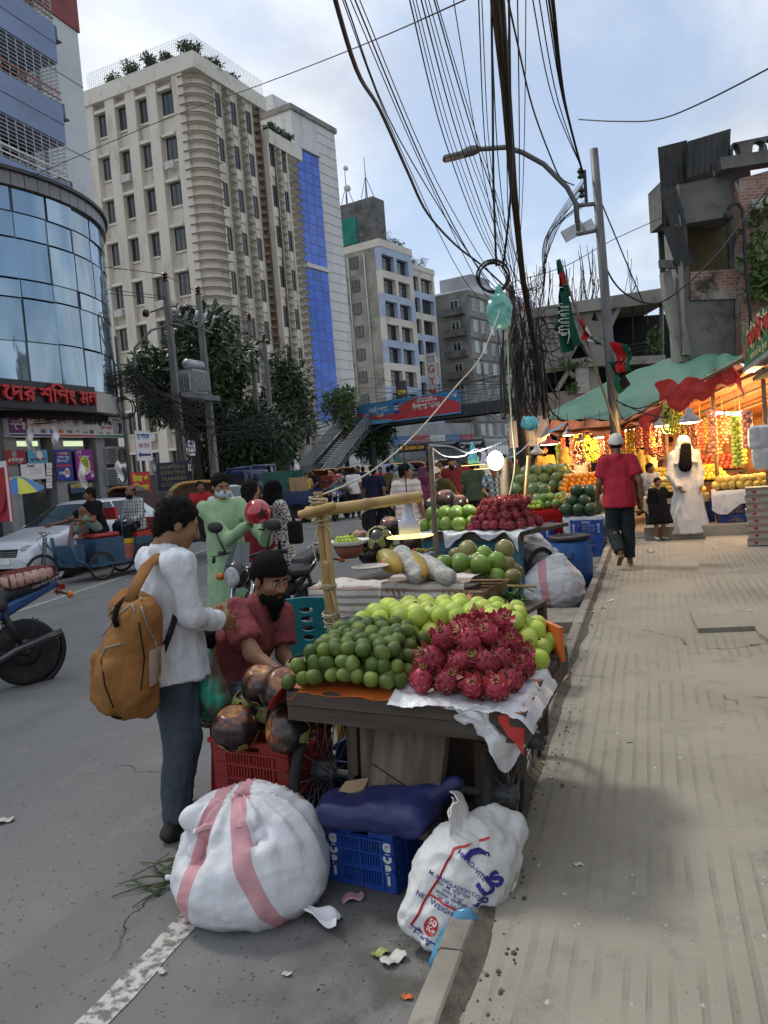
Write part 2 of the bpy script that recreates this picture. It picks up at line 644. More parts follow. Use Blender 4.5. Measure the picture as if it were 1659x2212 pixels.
 # -- helpers: lettering
def text_mesh(body,size=1.0,depth=0.0,aM=0.0,align='CENTER',shear=0.0,sp=1.0):
 c=bpy.data.curves.new('lettering','FONT')
 c.body=body
 c.size=size
 c.extrude=depth
 c.offset=aM
 c.align_x=align
 c.align_y='CENTER'
 c.shear=shear
 c.space_character=sp
 c.resolution_u=3
 o=bpy.data.objects.new('lettering',c)
 COL.objects.link(o)
 bpy.context.view_layer.update()
 me=bpy.data.meshes.new_from_object(o.evaluated_get(bpy.context.evaluated_depsgraph_get()))
 bpy.data.objects.remove(o)
 return me
def ak(name,body,parent,loc,x_axis,up,size,mat,width=None,aM=0.0,depth=0.002,shear=0.0,align='CENTER',sp=1.0):
 """flat print or raised letters, standing on the plane spanned by x_axis and up (in the parent's frame)"""
 me=text_mesh(body,size,depth,aM,align,shear,sp)
 me.materials.clear()
 me.materials.append(mat)
 x=Vector(x_axis).normalized();y=Vector(up).normalized();z=x.cross(y)
 o=bJ(name,me,parent)
 xs=[v.co.x for v in me.vertices]or[0,1]
 k=1.0 if width is None else width/max(max(xs)-min(xs),1e-6)
 mt=Matrix((x,y,z)).transposed().to_4x4()@Matrix.Diagonal((k,1,1,1))
 o.matrix_local=Matrix.Translation(loc)@mt
 return o
def ah(name,c,c2=None,scale=5,aA=.9,aj=12,ab=.85,aw=None):
 return M(name,c,c2,ab,scale,aA=aA,aj=aj,aL=.02,var=.12,aw=aw,spec=.08,aE=(1.2,1.2,.5))
 # ========== the ground
def cracks(nt,v,scale,w):
 dn=nt.nodes.new('ShaderNodeTexNoise');dn.inputs['Scale'].default_value=2.2;dn.inputs['Detail'].default_value=6
 nt.links.new(v,dn.inputs['Vector'])
 ad=nt.nodes.new('ShaderNodeVectorMath');ad.operation='MULTIPLY_ADD';ad.inputs[1].default_value=(.7,.7,0)
 nt.links.new(dn.outputs['Color'],ad.inputs[0]);nt.links.new(v,ad.inputs[2])
 vo=nt.nodes.new('ShaderNodeTexVoronoi');vo.feature='DISTANCE_TO_EDGE';vo.inputs['Scale'].default_value=scale
 nt.links.new(ad.outputs[0],vo.inputs['Vector'])
 return am(nt,'MULTIPLY',aB(nt,vo.outputs['Distance'],w,w*.3),aB(nt,aq(nt,v,.8,3),.52,.60))
def asphalt():
 m,nt,v,p=aF('asphalt',0.82,0,0.35,True)
 big=aB(nt,aq(nt,v,0.35,5),0.35,0.7)
 c=aN(nt,big,(0.165,0.165,0.162),(0.215,0.212,0.202))
 c=aN(nt,aB(nt,aq(nt,v,2.3,6,0.7),0.55,0.72),c,(0.235,0.225,0.205))
 vo=nt.nodes.new('ShaderNodeTexVoronoi');vo.inputs['Scale'].default_value=42
 nt.links.new(v,vo.inputs['Vector'])
 pit=aB(nt,vo.outputs['Distance'],0.30,0.10)
 sel=aB(nt,aq(nt,v,17,2),0.50,0.60)
 pit=am(nt,'MULTIPLY',pit,sel)
 c=aN(nt,pit,c,(0.035,0.036,0.04))
 vo2=nt.nodes.new('ShaderNodeTexVoronoi');vo2.inputs['Scale'].default_value=120
 nt.links.new(v,vo2.inputs['Vector'])
 c=aN(nt,am(nt,'MULTIPLY',aB(nt,vo2.outputs['Distance'],0.28,0.05),aB(nt,aq(nt,v,50,1),0.58,0.66)),c,(0.26,0.25,0.23))
 oil=aB(nt,aq(nt,_mapping(nt,v,(1,0.35,1)),0.9,4),0.62,0.75)
 c=aN(nt,am(nt,'MULTIPLY',oil,0.55),c,(0.075,0.074,0.072))
 xs=_sep(nt,v)['X']
 gut=am(nt,'MULTIPLY',am(nt,'MULTIPLY',aB(nt,xs,-1.0,-.05),aB(nt,aq(nt,v,3.5,6,.7),.36,.62)),.8)
 c=aN(nt,am(nt,'MULTIPLY',aB(nt,aq(nt,_mapping(nt,v,(1,.08,1)),1.6,4),.5,.66),.35),c,(0.10,0.10,0.10))
 c=aN(nt,gut,c,(0.065,0.058,0.048))
 ck=cracks(nt,v,.55,.005)
 c=aN(nt,ck,c,(0.03,0.03,0.03))
 nt.links.new(c,p.inputs['Base Color'])
 h=am(nt,'SUBTRACT',aq(nt,v,90,4,0.7),am(nt,'MULTIPLY',pit,1.2))
 _bump(nt,p,h,0.5,0.006)
 return m
def concrete_walk():
 m,nt,v,p=aF('walk_concrete',0.85,0,0.3,True)
 c=aN(nt,aB(nt,aq(nt,v,0.8,6),0.3,0.7),(0.315,0.288,0.235),(0.242,0.218,0.175))
 c=aN(nt,aB(nt,aq(nt,v,4.5,7,0.7),0.5,0.8),c,(0.185,0.171,0.144))
 w=nt.nodes.new('ShaderNodeTexWave');w.bands_direction='X'
 w.inputs['Scale'].default_value=4.3;w.inputs['Distortion'].default_value=3.4
 w.inputs['Detail'].default_value=3;w.inputs['Detail Scale'].default_value=1.1
 nt.links.new(_mapping(nt,v,(1,0.10,1)),w.inputs['Vector'])
 wear=aB(nt,aq(nt,v,1.3,4),0.40,0.62)
 gv=am(nt,'MULTIPLY',aB(nt,w.outputs['Fac'],0.35,0.06),wear)
 c=aN(nt,am(nt,'MULTIPLY',gv,0.42),c,(0.16,0.146,0.12))
 vo=nt.nodes.new('ShaderNodeTexVoronoi');vo.inputs['Scale'].default_value=24
 nt.links.new(_mapping(nt,v,(1,0.6,1)),vo.inputs['Vector'])
 sp=am(nt,'MULTIPLY',aB(nt,vo.outputs['Distance'],0.22,0.12),aB(nt,aq(nt,v,9,3),0.60,0.66))
 c=aN(nt,sp,c,(0.50,0.48,0.43))
 vo2=nt.nodes.new('ShaderNodeTexVoronoi');vo2.inputs['Scale'].default_value=70
 nt.links.new(v,vo2.inputs['Vector'])
 c=aN(nt,am(nt,'MULTIPLY',aB(nt,vo2.outputs['Distance'],0.25,0.1),aB(nt,aq(nt,v,31,1),0.6,0.65)),c,(0.08,0.075,0.065))
 ck=cracks(nt,v,.62,.004)
 c=aN(nt,ck,c,(0.07,0.063,0.052))
 c=aN(nt,am(nt,'MULTIPLY',aB(nt,aq(nt,v,.55,7,.72),.56,.70),.5),c,(0.15,0.135,0.11))
 nt.links.new(c,p.inputs['Base Color'])
 _bump(nt,p,am(nt,'ADD',am(nt,'MULTIPLY',am(nt,'ADD',gv,am(nt,'MULTIPLY',ck,2)),-.8),am(nt,'MULTIPLY',aq(nt,v,60,5,0.7),0.7)),0.55,0.008)
 return m
ASPH,WALK=asphalt(),concrete_walk()
KERB=M('kerb_concrete',(0.30,0.275,0.23),(0.20,0.18,0.15),0.9,3,aA=0.5,aj=45,aL=0.006,aw=(0.10,0.09,0.075),ap=5,rvar=0.12)
DIRT=M('gutter_dirt',(0.13,0.115,0.09),(0.07,0.06,0.05),0.95,14,aA=0.9,aj=90,aL=0.01,world=True)
WHITE_LINE=M('road_paint',(0.52,0.51,0.47),(0.16,0.155,0.145),0.8,26,aA=0.3,aj=80,world=True,lo=0.42,hi=0.60)
mb=MB();mb.grid(lambda u,v:((u-.5)*2600,(v-.5)*2600+600,-0.012),4,4,smooth=False)
struct(mb,'ground',M('far_ground',(0.11,0.105,0.1),ab=0.95,world=True,scale=0.2))
mb=MB();mb.grid(lambda u,v:(-60+62*u,-20+190*v,0.0),8,16,smooth=False)
struct(mb,'road',ASPH)
def stripe(a,b,w):
 a,b=np.array(a,float),np.array(b,float)
 d=(b-a)/np.linalg.norm(b-a);n=np.array([-d[1],d[0]])*w/2
 k=max(2,int(np.linalg.norm(b-a)/0.12))
 V=[]
 for i in rg(k+1):
  q=a+(b-a)*i/k
  for sg in(-1,1):
   j=n*(1+ruf(-.13,.10))*sg
   V.append((q[0]+j[0],q[1]+j[1],0.004))
 mb=MB();mb.add(V,[(2*i,2*i+1,2*i+3,2*i+2)for i in rg(k)],0,None,False)
 struct(mb,'road_marking',WHITE_LINE)
stripe((-1.07,1.2),(-1.09,3.15),0.115)
stripe((-6.9,2.0),(-11.6,29.0),0.12)
stripe((-11.6,31.0),(-15.5,50.0),0.12)
mb=MB()
mb.bbox((0.092,-8,0.0),(9.0,14.35,0.132))
struct(mb,'pavement',WALK)
mb=MB()
edge=[bK(1491,1327,.13),bK(1497,1345,.13),bK(1508,1368,.13),bK(1560,1366,.13),bK(1631,1363,.13),bK(1640,1378,.13),bK(1662,1392,.13)]
poly=[(p.x,p.y)for p in edge]+[(9.0,edge[-1].y-0.6),(9.0,14.35),(edge[0].x+0.55,14.35),(edge[0].x+0.2,10.5)]
mb.prism(poly,0.128,0.172,axes=((1,0,0),(0,1,0),(0,0,1)))
struct(mb,'pavement',WALK)
k=0
y=1.2
kerb_root=tag(MB().bbox((0.0,-6,-0.05),(0.088,14.35,0.03)).build('kerb',KERB),kind='structure')
while y<14.3:
 L=ruf(0.62,0.82)
 mb=MB()
 j=[ruf(-.006,.006)for _ in rg(6)]
 prof=[(j[0],-.02),(j[0],.142+j[1]),(0.010,.154+j[1]),(.078,.156+j[2]),(0.088,.148+j[2]),(0.088,-.02)]
 mb.prism(prof,0.006,L-0.006)
 o=mb.build('kerb_stone',KERB,kerb_root)
 o.location=(0,y,0)
 o.rotation_euler=(0,0,ruf(-.006,.006))
 y+=L
def drift(name,x0,x1,z,n,seed):
 r=random.Random(seed)
 mb=MB()
 for i in rg(n):
  x,y=r.uniform(x0,x1),1.6+12*r.random()**1.6
  s=r.uniform(.0015,.006)*(1.0 if r.random()<.93 else 2.0)
  mb.ball((x,y,z+s*.2),(s,s*r.uniform(.7,1.8),s*.6),5,4)
 tag(mb.build(name,DIRT),'crumbs of dry dirt and grit lying along the kerb','dirt',kind='stuff')
mb=MB()
def dstrip(u,v):
 y=1.4+12.8*v
 w=0.05+0.05*mnoise.noise(Vector((y*1.7,3,0)))
 return(0.09+u*w,y,0.137+0.016*(1-u)**2+0.004*mnoise.noise(Vector((u*3,y*9,0)))-0.004*u)
mb.grid(dstrip,4,260)
tag(mb.build('kerb_dirt',DIRT),kind='stuff')
drift('grit',0.10,0.26,0.134,420,3)
drift('gravel',-0.45,-0.01,0.0,260,4)
mb=MB();mb.prism([(-17.1,-10),(-16.9,22),(-18.2,30),(-21,44),(-27,70),(-60,70),(-60,-10)],0,0.16,axes=((1,0,0),(0,1,0),(0,0,1)))
struct(mb,'pavement',M('far_walk',(0.23,0.22,0.2),ab=0.9,world=True,scale=1.2,aA=0.3,aj=30))
mb=MB();mb.prism([(0.0,14.36),(-6,34),(-9.5,60),(12,60),(12,14.36)],0,0.15,axes=((1,0,0),(0,1,0),(0,0,1)))
struct(mb,'pavement',M('stall_floor',(0.17,0.15,0.125),ab=0.9,world=True,scale=2,aA=0.3,aj=30))
# ========== buildings
CREAM=M('cream_render',(0.69,0.645,0.55),(0.61,0.565,0.475),0.85,0.35,aw=(0.36,0.31,0.25),ap=0.8,aA=0.15,aj=12,aE=(1,1,.22))
a6=M('pale_render',(0.73,0.69,0.61),(0.66,0.62,0.54),0.85,0.5,aw=(0.42,0.37,0.3),ap=0.9)
BROWN=M('brown_fin',(0.15,0.105,0.085),(0.22,0.16,0.125),0.8,1.5)
WIN_FR=M('window_frame_brown',(0.10,0.085,0.07),ab=0.5)
WIN_AL=M('window_frame_alu',(0.35,0.35,0.34),ab=0.4,aC=0.6)
def glass_mat(name,c,ab=0.06,spec=0.9,aC=0.0,var=0.25,scale=1.5):
 return M(name,c,ab=ab,spec=spec,aC=aC,var=var,scale=scale,rvar=0.75)
PANE=glass_mat('window_glass',(0.035,0.04,0.042))
PANE2=glass_mat('window_glass_grey',(0.07,0.07,0.068),0.15)
CONC=M('raw_concrete',(0.30,0.285,0.255),(0.20,0.19,0.17),0.92,0.7,aw=(0.085,0.08,0.075),ap=1.1,aA=0.3,aj=14)
aU=M('stained_concrete',(0.17,0.165,0.155),(0.09,0.088,0.085),0.92,0.8,aw=(0.035,0.035,0.036),ap=0.9,aA=0.3,aj=14)
def aV(w,h,d=0.06,fr=0.06,mull=1,trans=0,fm=WIN_FR):
 mb=MB()
 mb.bbox((-w/2,-d,0),(-w/2+fr,0,h));mb.bbox((w/2-fr,-d,0),(w/2,0,h))
 mb.bbox((-w/2+fr,-d,0),(w/2-fr,0,fr));mb.bbox((-w/2+fr,-d,h-fr),(w/2-fr,0,h))
 for i in rg(mull):
  x=-w/2+w*(i+1)/(mull+1)
  mb.bbox((x-fr/2,-d*.9,fr),(x+fr/2,-.002,h-fr))
 for i in rg(trans):
  z=h*(0.7 if trans==1 else(i+1)/(trans+1))
  mb.bbox((-w/2+fr,-d*.8,z-fr/2),(w/2-fr,-.004,z+fr/2))
 f=mb.mesh('window',fm)
 mp=MB();mp.bbox((-w/2+fr*.5,-d*.5,fr*.5),(w/2-fr*.5,-d*.2,h-fr*.5))
 return f,mp.mesh('pane',PANE)
def aG(ms,parent,loc,rz=0.0,pane=None):
 o=bJ('window',ms[0],parent,loc,(0,0,rad(rz)))
 p=bJ('pane',ms[1],o)
 return o
def fence_mesh(L,H,cell=0.2,r=0.012,post=1.6):
 mb=MB()
 for i in rg(int(L/cell)+1):
  mb.box((i*cell,0,H/2),(r,r,H))
 for j in rg(int(H/cell)+1):
  mb.box((L/2,0,j*cell),(L,r*.8,r))
 return mb
def aP(mb,c,r,n,size,seed,m=0,aQ=9,droop=0.0,long=1.9,shell=0.0):
 g=np.random.default_rng(seed)
 c=np.array(tuple(c));r=np.array(r,float)
 cc=g.normal(size=(aQ,3));cc/=np.linalg.norm(cc,axis=1)[:,None]
 cc=cc*(g.random((aQ,1))**0.4)*0.78
 cs=g.uniform(0.22,0.5,aQ)
 V,F=[],[]
 for i in rg(n):
  q=g.integers(aQ)
  d=g.normal(size=3);d/=np.linalg.norm(d)
  p=c+(cc[q]+d*cs[q]*g.random()**0.45)*r
  ax=d*0.6+g.normal(size=3)*0.6;ax[2]-=droop
  ax/=np.linalg.norm(ax)
  sd=np.cross(ax,g.normal(size=3));sd/=np.linalg.norm(sd)
  nn=np.cross(ax,sd)
  s=size*g.uniform(0.6,1.3)
  b=len(V)
  V+=[p,p+ax*s*long*.45+sd*s*.36+nn*s*.12,p+ax*s*long,p+ax*s*long*.45-sd*s*.36+nn*s*.12]
  F.append((b,b+1,b+2,b+3))
 mb.add(V,F,m,None,False)
LEAF=M('leaf_dark',(0.050,0.085,0.034),(0.026,0.05,0.022),0.45,0.9,spec=0.5)
LEAF2=M('leaf_mid',(0.055,0.105,0.03),(0.03,0.065,0.02),0.5,1.1,spec=0.4)
LEAF3=M('leaf_bright',(0.10,0.17,0.04),(0.05,0.10,0.025),0.5,1.2,spec=0.4)
BARK=M('bark',(0.085,0.07,0.055),ab=0.9,scale=5,aA=0.6,aj=20,aE=(1,1,.2))
def bE(ag,loc,r,n,seed,mat=None,parent=None):
 t=bI('roof_plant',ag,'plant',loc,0,'plants on the roofs')
 mb=MB();aP(mb,(0,0,r[2]*.8),r,int(n*1.8),0.15,seed,aQ=12)
 mb.build('foliage',mat or LEAF2,t)
 mb=MB()
 for i in rg(4):
  a=ruf(0,6.3)
  mb.tube([(0,0,-.05),(.3*r[0]*cos(a),.3*r[1]*sin(a),r[2]*.7),(.7*r[0]*cos(a),.7*r[1]*sin(a),r[2]*1.5)],[.03,.02,.008],5)
 mb.build('stem',BARK,t)
 # ---- cream office building with the stacked curved fins
def cream_building():
 P0=at(415,110,58.7)
 b=bI('office_building','cream ten storey office building with brown edged fins wrapping its rounded corner','building',(P0.x,P0.y,0),82.1)
 H1,H2,S1,S2,W=31.85,29.35,9.2,14.4,11.2
 FH=3.38
 mb=MB()
 mb.bbox((0.75,0.55,0),(S1,W,H1));mb.bbox((S1+.002,0.55,0),(S2-.6,W,H2));mb.bbox((0.5,1.6,0),(0.748,W,H1))
 for zz in(0,):
  pts=[(2.1,1.9),(.3,1.9)]+[(1.35-1.08*sin(a),1.18-1.06*cos(a))for a in np.linspace(pi/2,0,9)]+[(2.1,.12)]
  mb.prism([(p[0],p[1])for p in pts],0,H1-.01,axes=((1,0,0),(0,1,0),(0,0,1)))
 mb.build('wall',CREAM,b)
 mb=MB()
 mb.bbox((-.12,-.12,H1),(S1+.1,W,33.02));mb.build('roof_fascia',a6,b)
 mb=MB();mb.bbox((S1+.102,-.1,H2),(S2+.15,W,30.5));mb.build('roof_fascia',a6,b)
 ys=[1.62,4.22,6.35,8.45,10.7]
 for i,yy in en(ys):
  mb=MB()
  w=0.95 if i else 1.1
  mb.bbox((0.0,yy-w/2+(.1 if i==0 else 0),0),(0.498,yy+w/2,H1-.002))
  mb.build('pilaster',CREAM,b)
 wm=aV(1.0,1.7,0.08,0.07,1)
 hood=MB();hood.prism([(-.62,1.72),(.62,1.72),(.62,1.95),(-.62,1.95)],-.42,0.0);hood=hood.mesh('window_hood',a6)
 sill=MB();sill.bbox((-.6,-.1,-.16),(.6,0,-.01));sill=sill.mesh('window_sill',a6)
 ac=MB();ac.bbox((-.4,-.62,-.75),(.4,-.3,-.2));ac=ac.mesh('air_conditioner',M('ac_white',(0.6,0.6,0.57),ab=.6))
 for r in rg(9):
  z=29.37-r*FH
  for c,yy in en((3.05,5.28,7.4,9.55)):
   w=aG(wm,b,(0.48,yy,z),-90)
   bJ('window_hood',hood,w);bJ('window_sill',sill,w)
   if(r*7+c*3)%6==1:
    bJ('air_conditioner',ac,w)
 wcol=(2.65,4.65,6.65,9.65,11.55)
 wm2=aV(0.7,1.75,0.08,0.06,1)
 for i,s in en(wcol):
  mb=MB()
  top=H1 if s<S1 else H2
  for q in(-.48,.48):
   mb.bbox((s+q-.07,-.02,0),(s+q+.07,.548,top-.003))
  mb.bbox((s-.41,.18,0),(s+.41,.547,top-.005))
  mb.build('pilaster',a6,b)
  for r in rg(9):
   z=29.3-r*FH
   if s>S1 and r==0:
    z=27.6
   if s>S1 and r>0:
    z=27.6-r*FH
   if z>1:
    aG(wm2,b,(s,.17,z),0)
    bJ('spandrel',SP,b,(s,.10,z-.85))
 fin=MB();fin.bbox((-.52,0,-.03),(.52,.50,.03));fin.bbox((-.52,-.03,-.035),(.52,-.002,.035),1);fin=fin.mesh('fin',[a6,BROWN])
 pitch=FH/5
 for s,top in((3.65,H1),(5.65,H1),(7.7,H1),(10.6,H2)):
  mb=MB()
  for q in(-.535,.535):
   mb.bbox((s+q-.012,-.055,0),(s+q+.012,.548,top-.004))
  mb.build('fin_frame',BROWN,b)
  for i in rg(int((top-3)/pitch)):
   bJ('fin',fin,b,(s,.002,top-.45-i*pitch))
 def arc_fin(x0,x1,r0):
  mb=MB()
  out=[(2.1,-.27)]+[(1.35-1.45*sin(a)*1.0,1.18-1.45*cos(a))for a in np.linspace(0,pi/2,9)]+[(-.1,1.55)]
  inn=[(1.9,.8),(.9,1.0),(.74,1.55)]
  poly=out+inn[::-1]
  mb.prism(poly,-.03,.03,axes=((1,0,0),(0,1,0),(0,0,1)),m=0)
  P=[(p[0],p[1],0)for p in out]
  mb.tube([(p[0]*1.0,p[1]-.0,-.01)for p in P],.036,5,1)
  return mb.mesh('curved_fin',[a6,BROWN])
 af=arc_fin(0,0,0)
 for i in rg(int((H1-3)/pitch)):
  bJ('curved_fin',af,b,(0,0,H1-.3-i*pitch))
 mb=MB()
 poly=[(12.3,-.35)]+[(13.1+1.1*sin(a),.75-1.1*cos(a))for a in np.linspace(0,pi*.6,8)]+[(12.3,1.2)]
 mb.prism(poly,-.03,.03,axes=((1,0,0),(0,1,0),(0,0,1)))
 mb.tube([(p[0],p[1],-.01)for p in poly[:-1]],.036,5,1)
 ef=mb.mesh('curved_fin',[a6,BROWN])
 for i in rg(int((H2-3)/pitch)):
  bJ('curved_fin',ef,b,(0,0,H2-.3-i*pitch))
 MESHF=M('fence_grey',(0.06,0.065,0.07),ab=.6)
 o=fence_mesh(10.4,1.35).build('roof_fence',MESHF,b);o.location=(0,0.05,33.02);o.rotation_euler=(0,0,rad(90))
 o=fence_mesh(9.0,1.35).build('roof_fence',MESHF,b);o.location=(0.05,0,33.02)
 bw=lambda x,y,z:Vector((P0.x,P0.y,0))+Vector((0.137*x-.991*y,.991*x+.136*y,z))
 for i,(x,y,r,n)in en([(.7,8.3,(.8,1.0,.6),260),(.7,6.4,(.8,1.1,.75),300),(.7,4.6,(.7,.9,.9),330),(.8,2.8,(.8,1.1,.6),260),(.9,.9,(.9,.9,.8),340),(3.0,.7,(1.2,.7,.75),330),(5.4,.6,(.9,.6,.45),170)]):
  bE('leafy green planting behind the roof mesh fence of the cream building',bw(x,y,33.0),r,n,40+i)
 for i,(x,y)in en([(10.2,.5),(11.6,.6),(13,.5)]):
  bE('drooping green shrub on the lower roof of the cream building',bw(x,y,30.45),(.9,.6,.55),220,60+i,LEAF)
SP=MB().bbox((-.4,0,0),(.4,.04,.8)).mesh('spandrel',a6)
cream_building()
# ---- white tiled tower with the blue glass strip
def white_tower():
 P0=at(722,283,80)
 b=bI('office_building','tall white tiled tower with a vertical strip of bright blue glass panels','building',(P0.x,P0.y,0),90-(31-18.6))
 TILE=M('white_tile',(0.66,0.66,0.63),(0.58,0.58,0.55),0.6,0.5,aw=(0.36,0.34,0.31),ap=0.8,aE=(1,1,.25))
 BLUE=M('blue_glass',(0.02,0.085,0.42),(0.03,0.13,0.55),0.12,0.15,spec=0.7,rvar=0.12,aC=0.25)
 mb=MB();mb.bbox((-7.2,.02,0),(0,9,35.0));mb.build('wall',TILE,b)
 mb=MB();mb.bbox((-7.4,-.15,35.0),(.25,9,35.5));mb.build('roof_slab',CONC,b)
 mb=MB();mb.bbox((-7.1,2,35.5),(-3,8,37.0));mb.build('parapet',TILE,b)
 strip=MB();strip.bbox((-1.6,-.012,-.012),(1.6,.018,.012));strip=strip.mesh('tile_joint',M('joint_grey',(0.33,0.32,0.3),ab=.8))
 for i in rg(36):
  bJ('tile_joint',strip,b,(-1.65,0.0,34.2-i*.95))
 pm=MB();pm.bbox((-.62,-.05,0.02),(.62,.015,.93));pm=pm.mesh('glass_panel',BLUE)
 for c in rg(3):
  for r in rg(26):
   z=30.7-r*.96-(0.5 if r>=11 else 0)
   if z>3:
    bJ('glass_panel',pm,b,(-3.95-c*1.28,0,z))
 mb=MB();mb.bbox((-7.0,-.25,20.65),(-3.2,.015,21.05));mb.build('ledge',TILE,b)
 mb=MB();mb.bbox((-7.0,-.25,31.7),(-3.2,.015,31.95));mb.build('ledge',TILE,b)
white_tower()
# ---- beige and pale blue office block with roof garden
def beige_block():
 P0=at(819,515,110)
 b=bI('office_building','beige and pale blue banded office block with dark paired windows and a roof garden','building',(P0.x,P0.y,0),90-(33-18.6))
 BL=M('pale_blue_wall',(0.42,0.50,0.63),(0.37,0.44,0.56),0.85,0.25,aw=(0.3,0.33,0.38),ap=0.4)
 BG=M('beige_wall',(0.66,0.62,0.54),(0.58,0.54,0.46),0.85,0.25,aw=(0.38,0.33,0.27),ap=0.4)
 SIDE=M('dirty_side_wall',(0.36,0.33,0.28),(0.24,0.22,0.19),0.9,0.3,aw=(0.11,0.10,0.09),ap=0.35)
 FH=3.2
 wm=aV(3.0,2.15,0.12,0.1,2,1,M('window_frame_dark',(0.05,0.045,0.04),ab=.5))
 ws=aV(1.3,1.6,0.1,0.1,1,0)
 for r in rg(10):
  z1=31.6-r*FH;z0=max(z1-FH,0)
  mat=BL if r%2==0 else BG
  mb=MB()
  mb.bbox((0,.9,z0),(8.6,12,z1-.002));mb.bbox((0,0.012,z1-1.0),(8.6,.9,z1-.002))
  for x0,x1 in((0,.3),(3.5,4.2),(7.4,8.6)):
   mb.bbox((x0,0,z0),(x1,.898,z1-1.002))
  mb.build('storey',mat,b)
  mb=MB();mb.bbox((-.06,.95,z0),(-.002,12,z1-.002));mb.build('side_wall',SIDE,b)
  z2=z1-1.1
  if r<9:
   mb=MB();z3=max(z2-FH,0)
   mb.bbox((8.8,2.2,z3),(17.6,12,z2-.002));mb.bbox((8.8,1.42,z2-1.0),(17.6,2.198,z2-.002))
   for x0,x1 in((8.8,9.3),(12.6,13.3),(16.9,17.6)):
    mb.bbox((x0,1.4,z3),(x1,2.198,z2-1.002))
   mb.build('storey',BG if r%2==0 else BL,b)
  for x in(1.9,5.8):
   aG(wm,b,(x,.72,z0+.03),0)
  if r<9:
   for x in(11.0,15.1):
    aG(wm,b,(x,2.02,max(z2-FH,0)+.03),0)
  aG(ws,b,(-.08,4.4,z0+.9),-90)
  aG(ws,b,(-.08,8.2,z0+.9),-90)
  if r in(1,4,6):
   mb=MB();mb.bbox((-.5,6.0,z0+.3),(-.07,6.9,z0+.95));mb.build('air_conditioner',au['ac_white'],b)
 PIPE=M('drain_pipe',(0.42,0.42,0.40),ab=.5)
 for yy in(2.6,5.4,6.3,9.8):
  mb=MB();mb.cyl((-.2,yy,0),(-.2,yy,31.0),.11,n=8);mb.build('drain_pipe',PIPE,b)
 mb=MB();mb.bbox((-.1,-.05,31.6),(8.7,12,32.6));mb.build('parapet',BG,b)
 mb=MB();mb.bbox((8.75,1.3,30.5),(17.8,12,31.3));mb.build('parapet',BG,b)
 mb=MB();mb.bbox((.2,.6,32.61),(3,6.9,38.5));mb.build('stair_tower',aU,b)
 mb=MB();mb.bbox((.02,3.6,32.8),(.18,6.8,36.4));mb.build('green_net',M('green_net',(0.02,0.22,0.17),ab=.8,scale=.8),b)
 bw=lambda x,y,z:Vector((P0.x,P0.y,0))+Vector((cos(rad(75.6))*x-sin(rad(75.6))*y,sin(rad(75.6))*x+cos(rad(75.6))*y,z))
 for i,(x,y,r)in en([(1,3,(1.6,2.0,1.5)),(3.2,2,(2,1.5,1.3)),(5.8,1.5,(1.8,1.2,1.0)),(7.6,1.6,(1.2,1,.8)),(11,2.5,(2.0,1,.8)),(14.5,2.5,(2.2,1,.9))]):
  bE('bushy green planting on the roof edge of the beige and blue block',bw(x,y,32.4 if x<9 else 31.2),r,260,80+i)
 for k,(yy,hh)in en(((5.6,5.5),(2.0,5.8))):
  q=bw(1.2-.3*k,yy,38.5)
  t=bI('radio_mast',('thin lattice radio mast with two dish antennas on the dark stair tower roof','thin bare radio mast beside the one carrying dishes')[k],'mast',q,0,'roof masts')
  mb=MB();mb.cyl((0,0,0),(0,0,hh),.09,.04,6)
  for a in(0,2.1,4.2):
   mb.cyl((1.1*cos(a),1.1*sin(a),0),(0,0,hh*.55),.05,n=5)
  mb.build('pole',aU,t)
  if k==0:
   for zz,rr in((hh*.45,.55),(hh*.95,.4)):
    mb=MB();mb.lathe([(0,.1),(rr*.7,.06),(rr,-.12),(rr*.96,-.13),(rr*.65,.02),(0,.05)],(.35,-.35,zz),12,rot=az(80,0,40));mb.build('dish',M('dish_white',(0.6,0.6,0.6)),t)
 for k,(s,z0,z1)in en(((1.3,7.6,13.0),(10.4,9.5,17.5))):
  q=bw(s,-0.3,0)
  t=bI('signboard',('narrow dark gym sign with yellow letters hanging on the beige block','tall white gym sign with red letters stacked down the beige block')[k],'sign',(q.x,q.y,0),75.6)
  bm=M('sign_dark',(0.05,0.045,0.045),ab=.5)if k==0 else M('sign_pale',(0.55,0.55,0.52),ab=.5)
  mb=MB();mb.bbox((0,-1.4,z0),(.2,.25,z1));mb.build('board',bm,t)
  lm=M('sign_yellow',(0.75,0.6,0.04),ab=.5)if k==0 else M('sign_red',(0.55,0.03,0.03),ab=.5)
  if k==0:
   ak('lettering','GYM',t,(-.01,-.58,z1-1.6),(0,-1,0),(0,0,1),0.85,lm,1.35,aM=.02)
  else:
   for i,ch in en('GYM'):
    ak('lettering',ch,t,(-.01,-.58,z1-2.4-i*1.75),(0,-1,0),(0,0,1),1.6,lm,aM=.03)
   ak('lettering','POWER',t,(-.01,-.58,z1-.6),(0,-1,0),(0,0,1),.5,M('sign_ink',(0.02,0.02,0.025)),1.3)
   ak('lettering','HOUSE',t,(-.01,-.58,z1-1.1),(0,-1,0),(0,0,1),.5,au['sign_ink'],1.3)
beige_block()
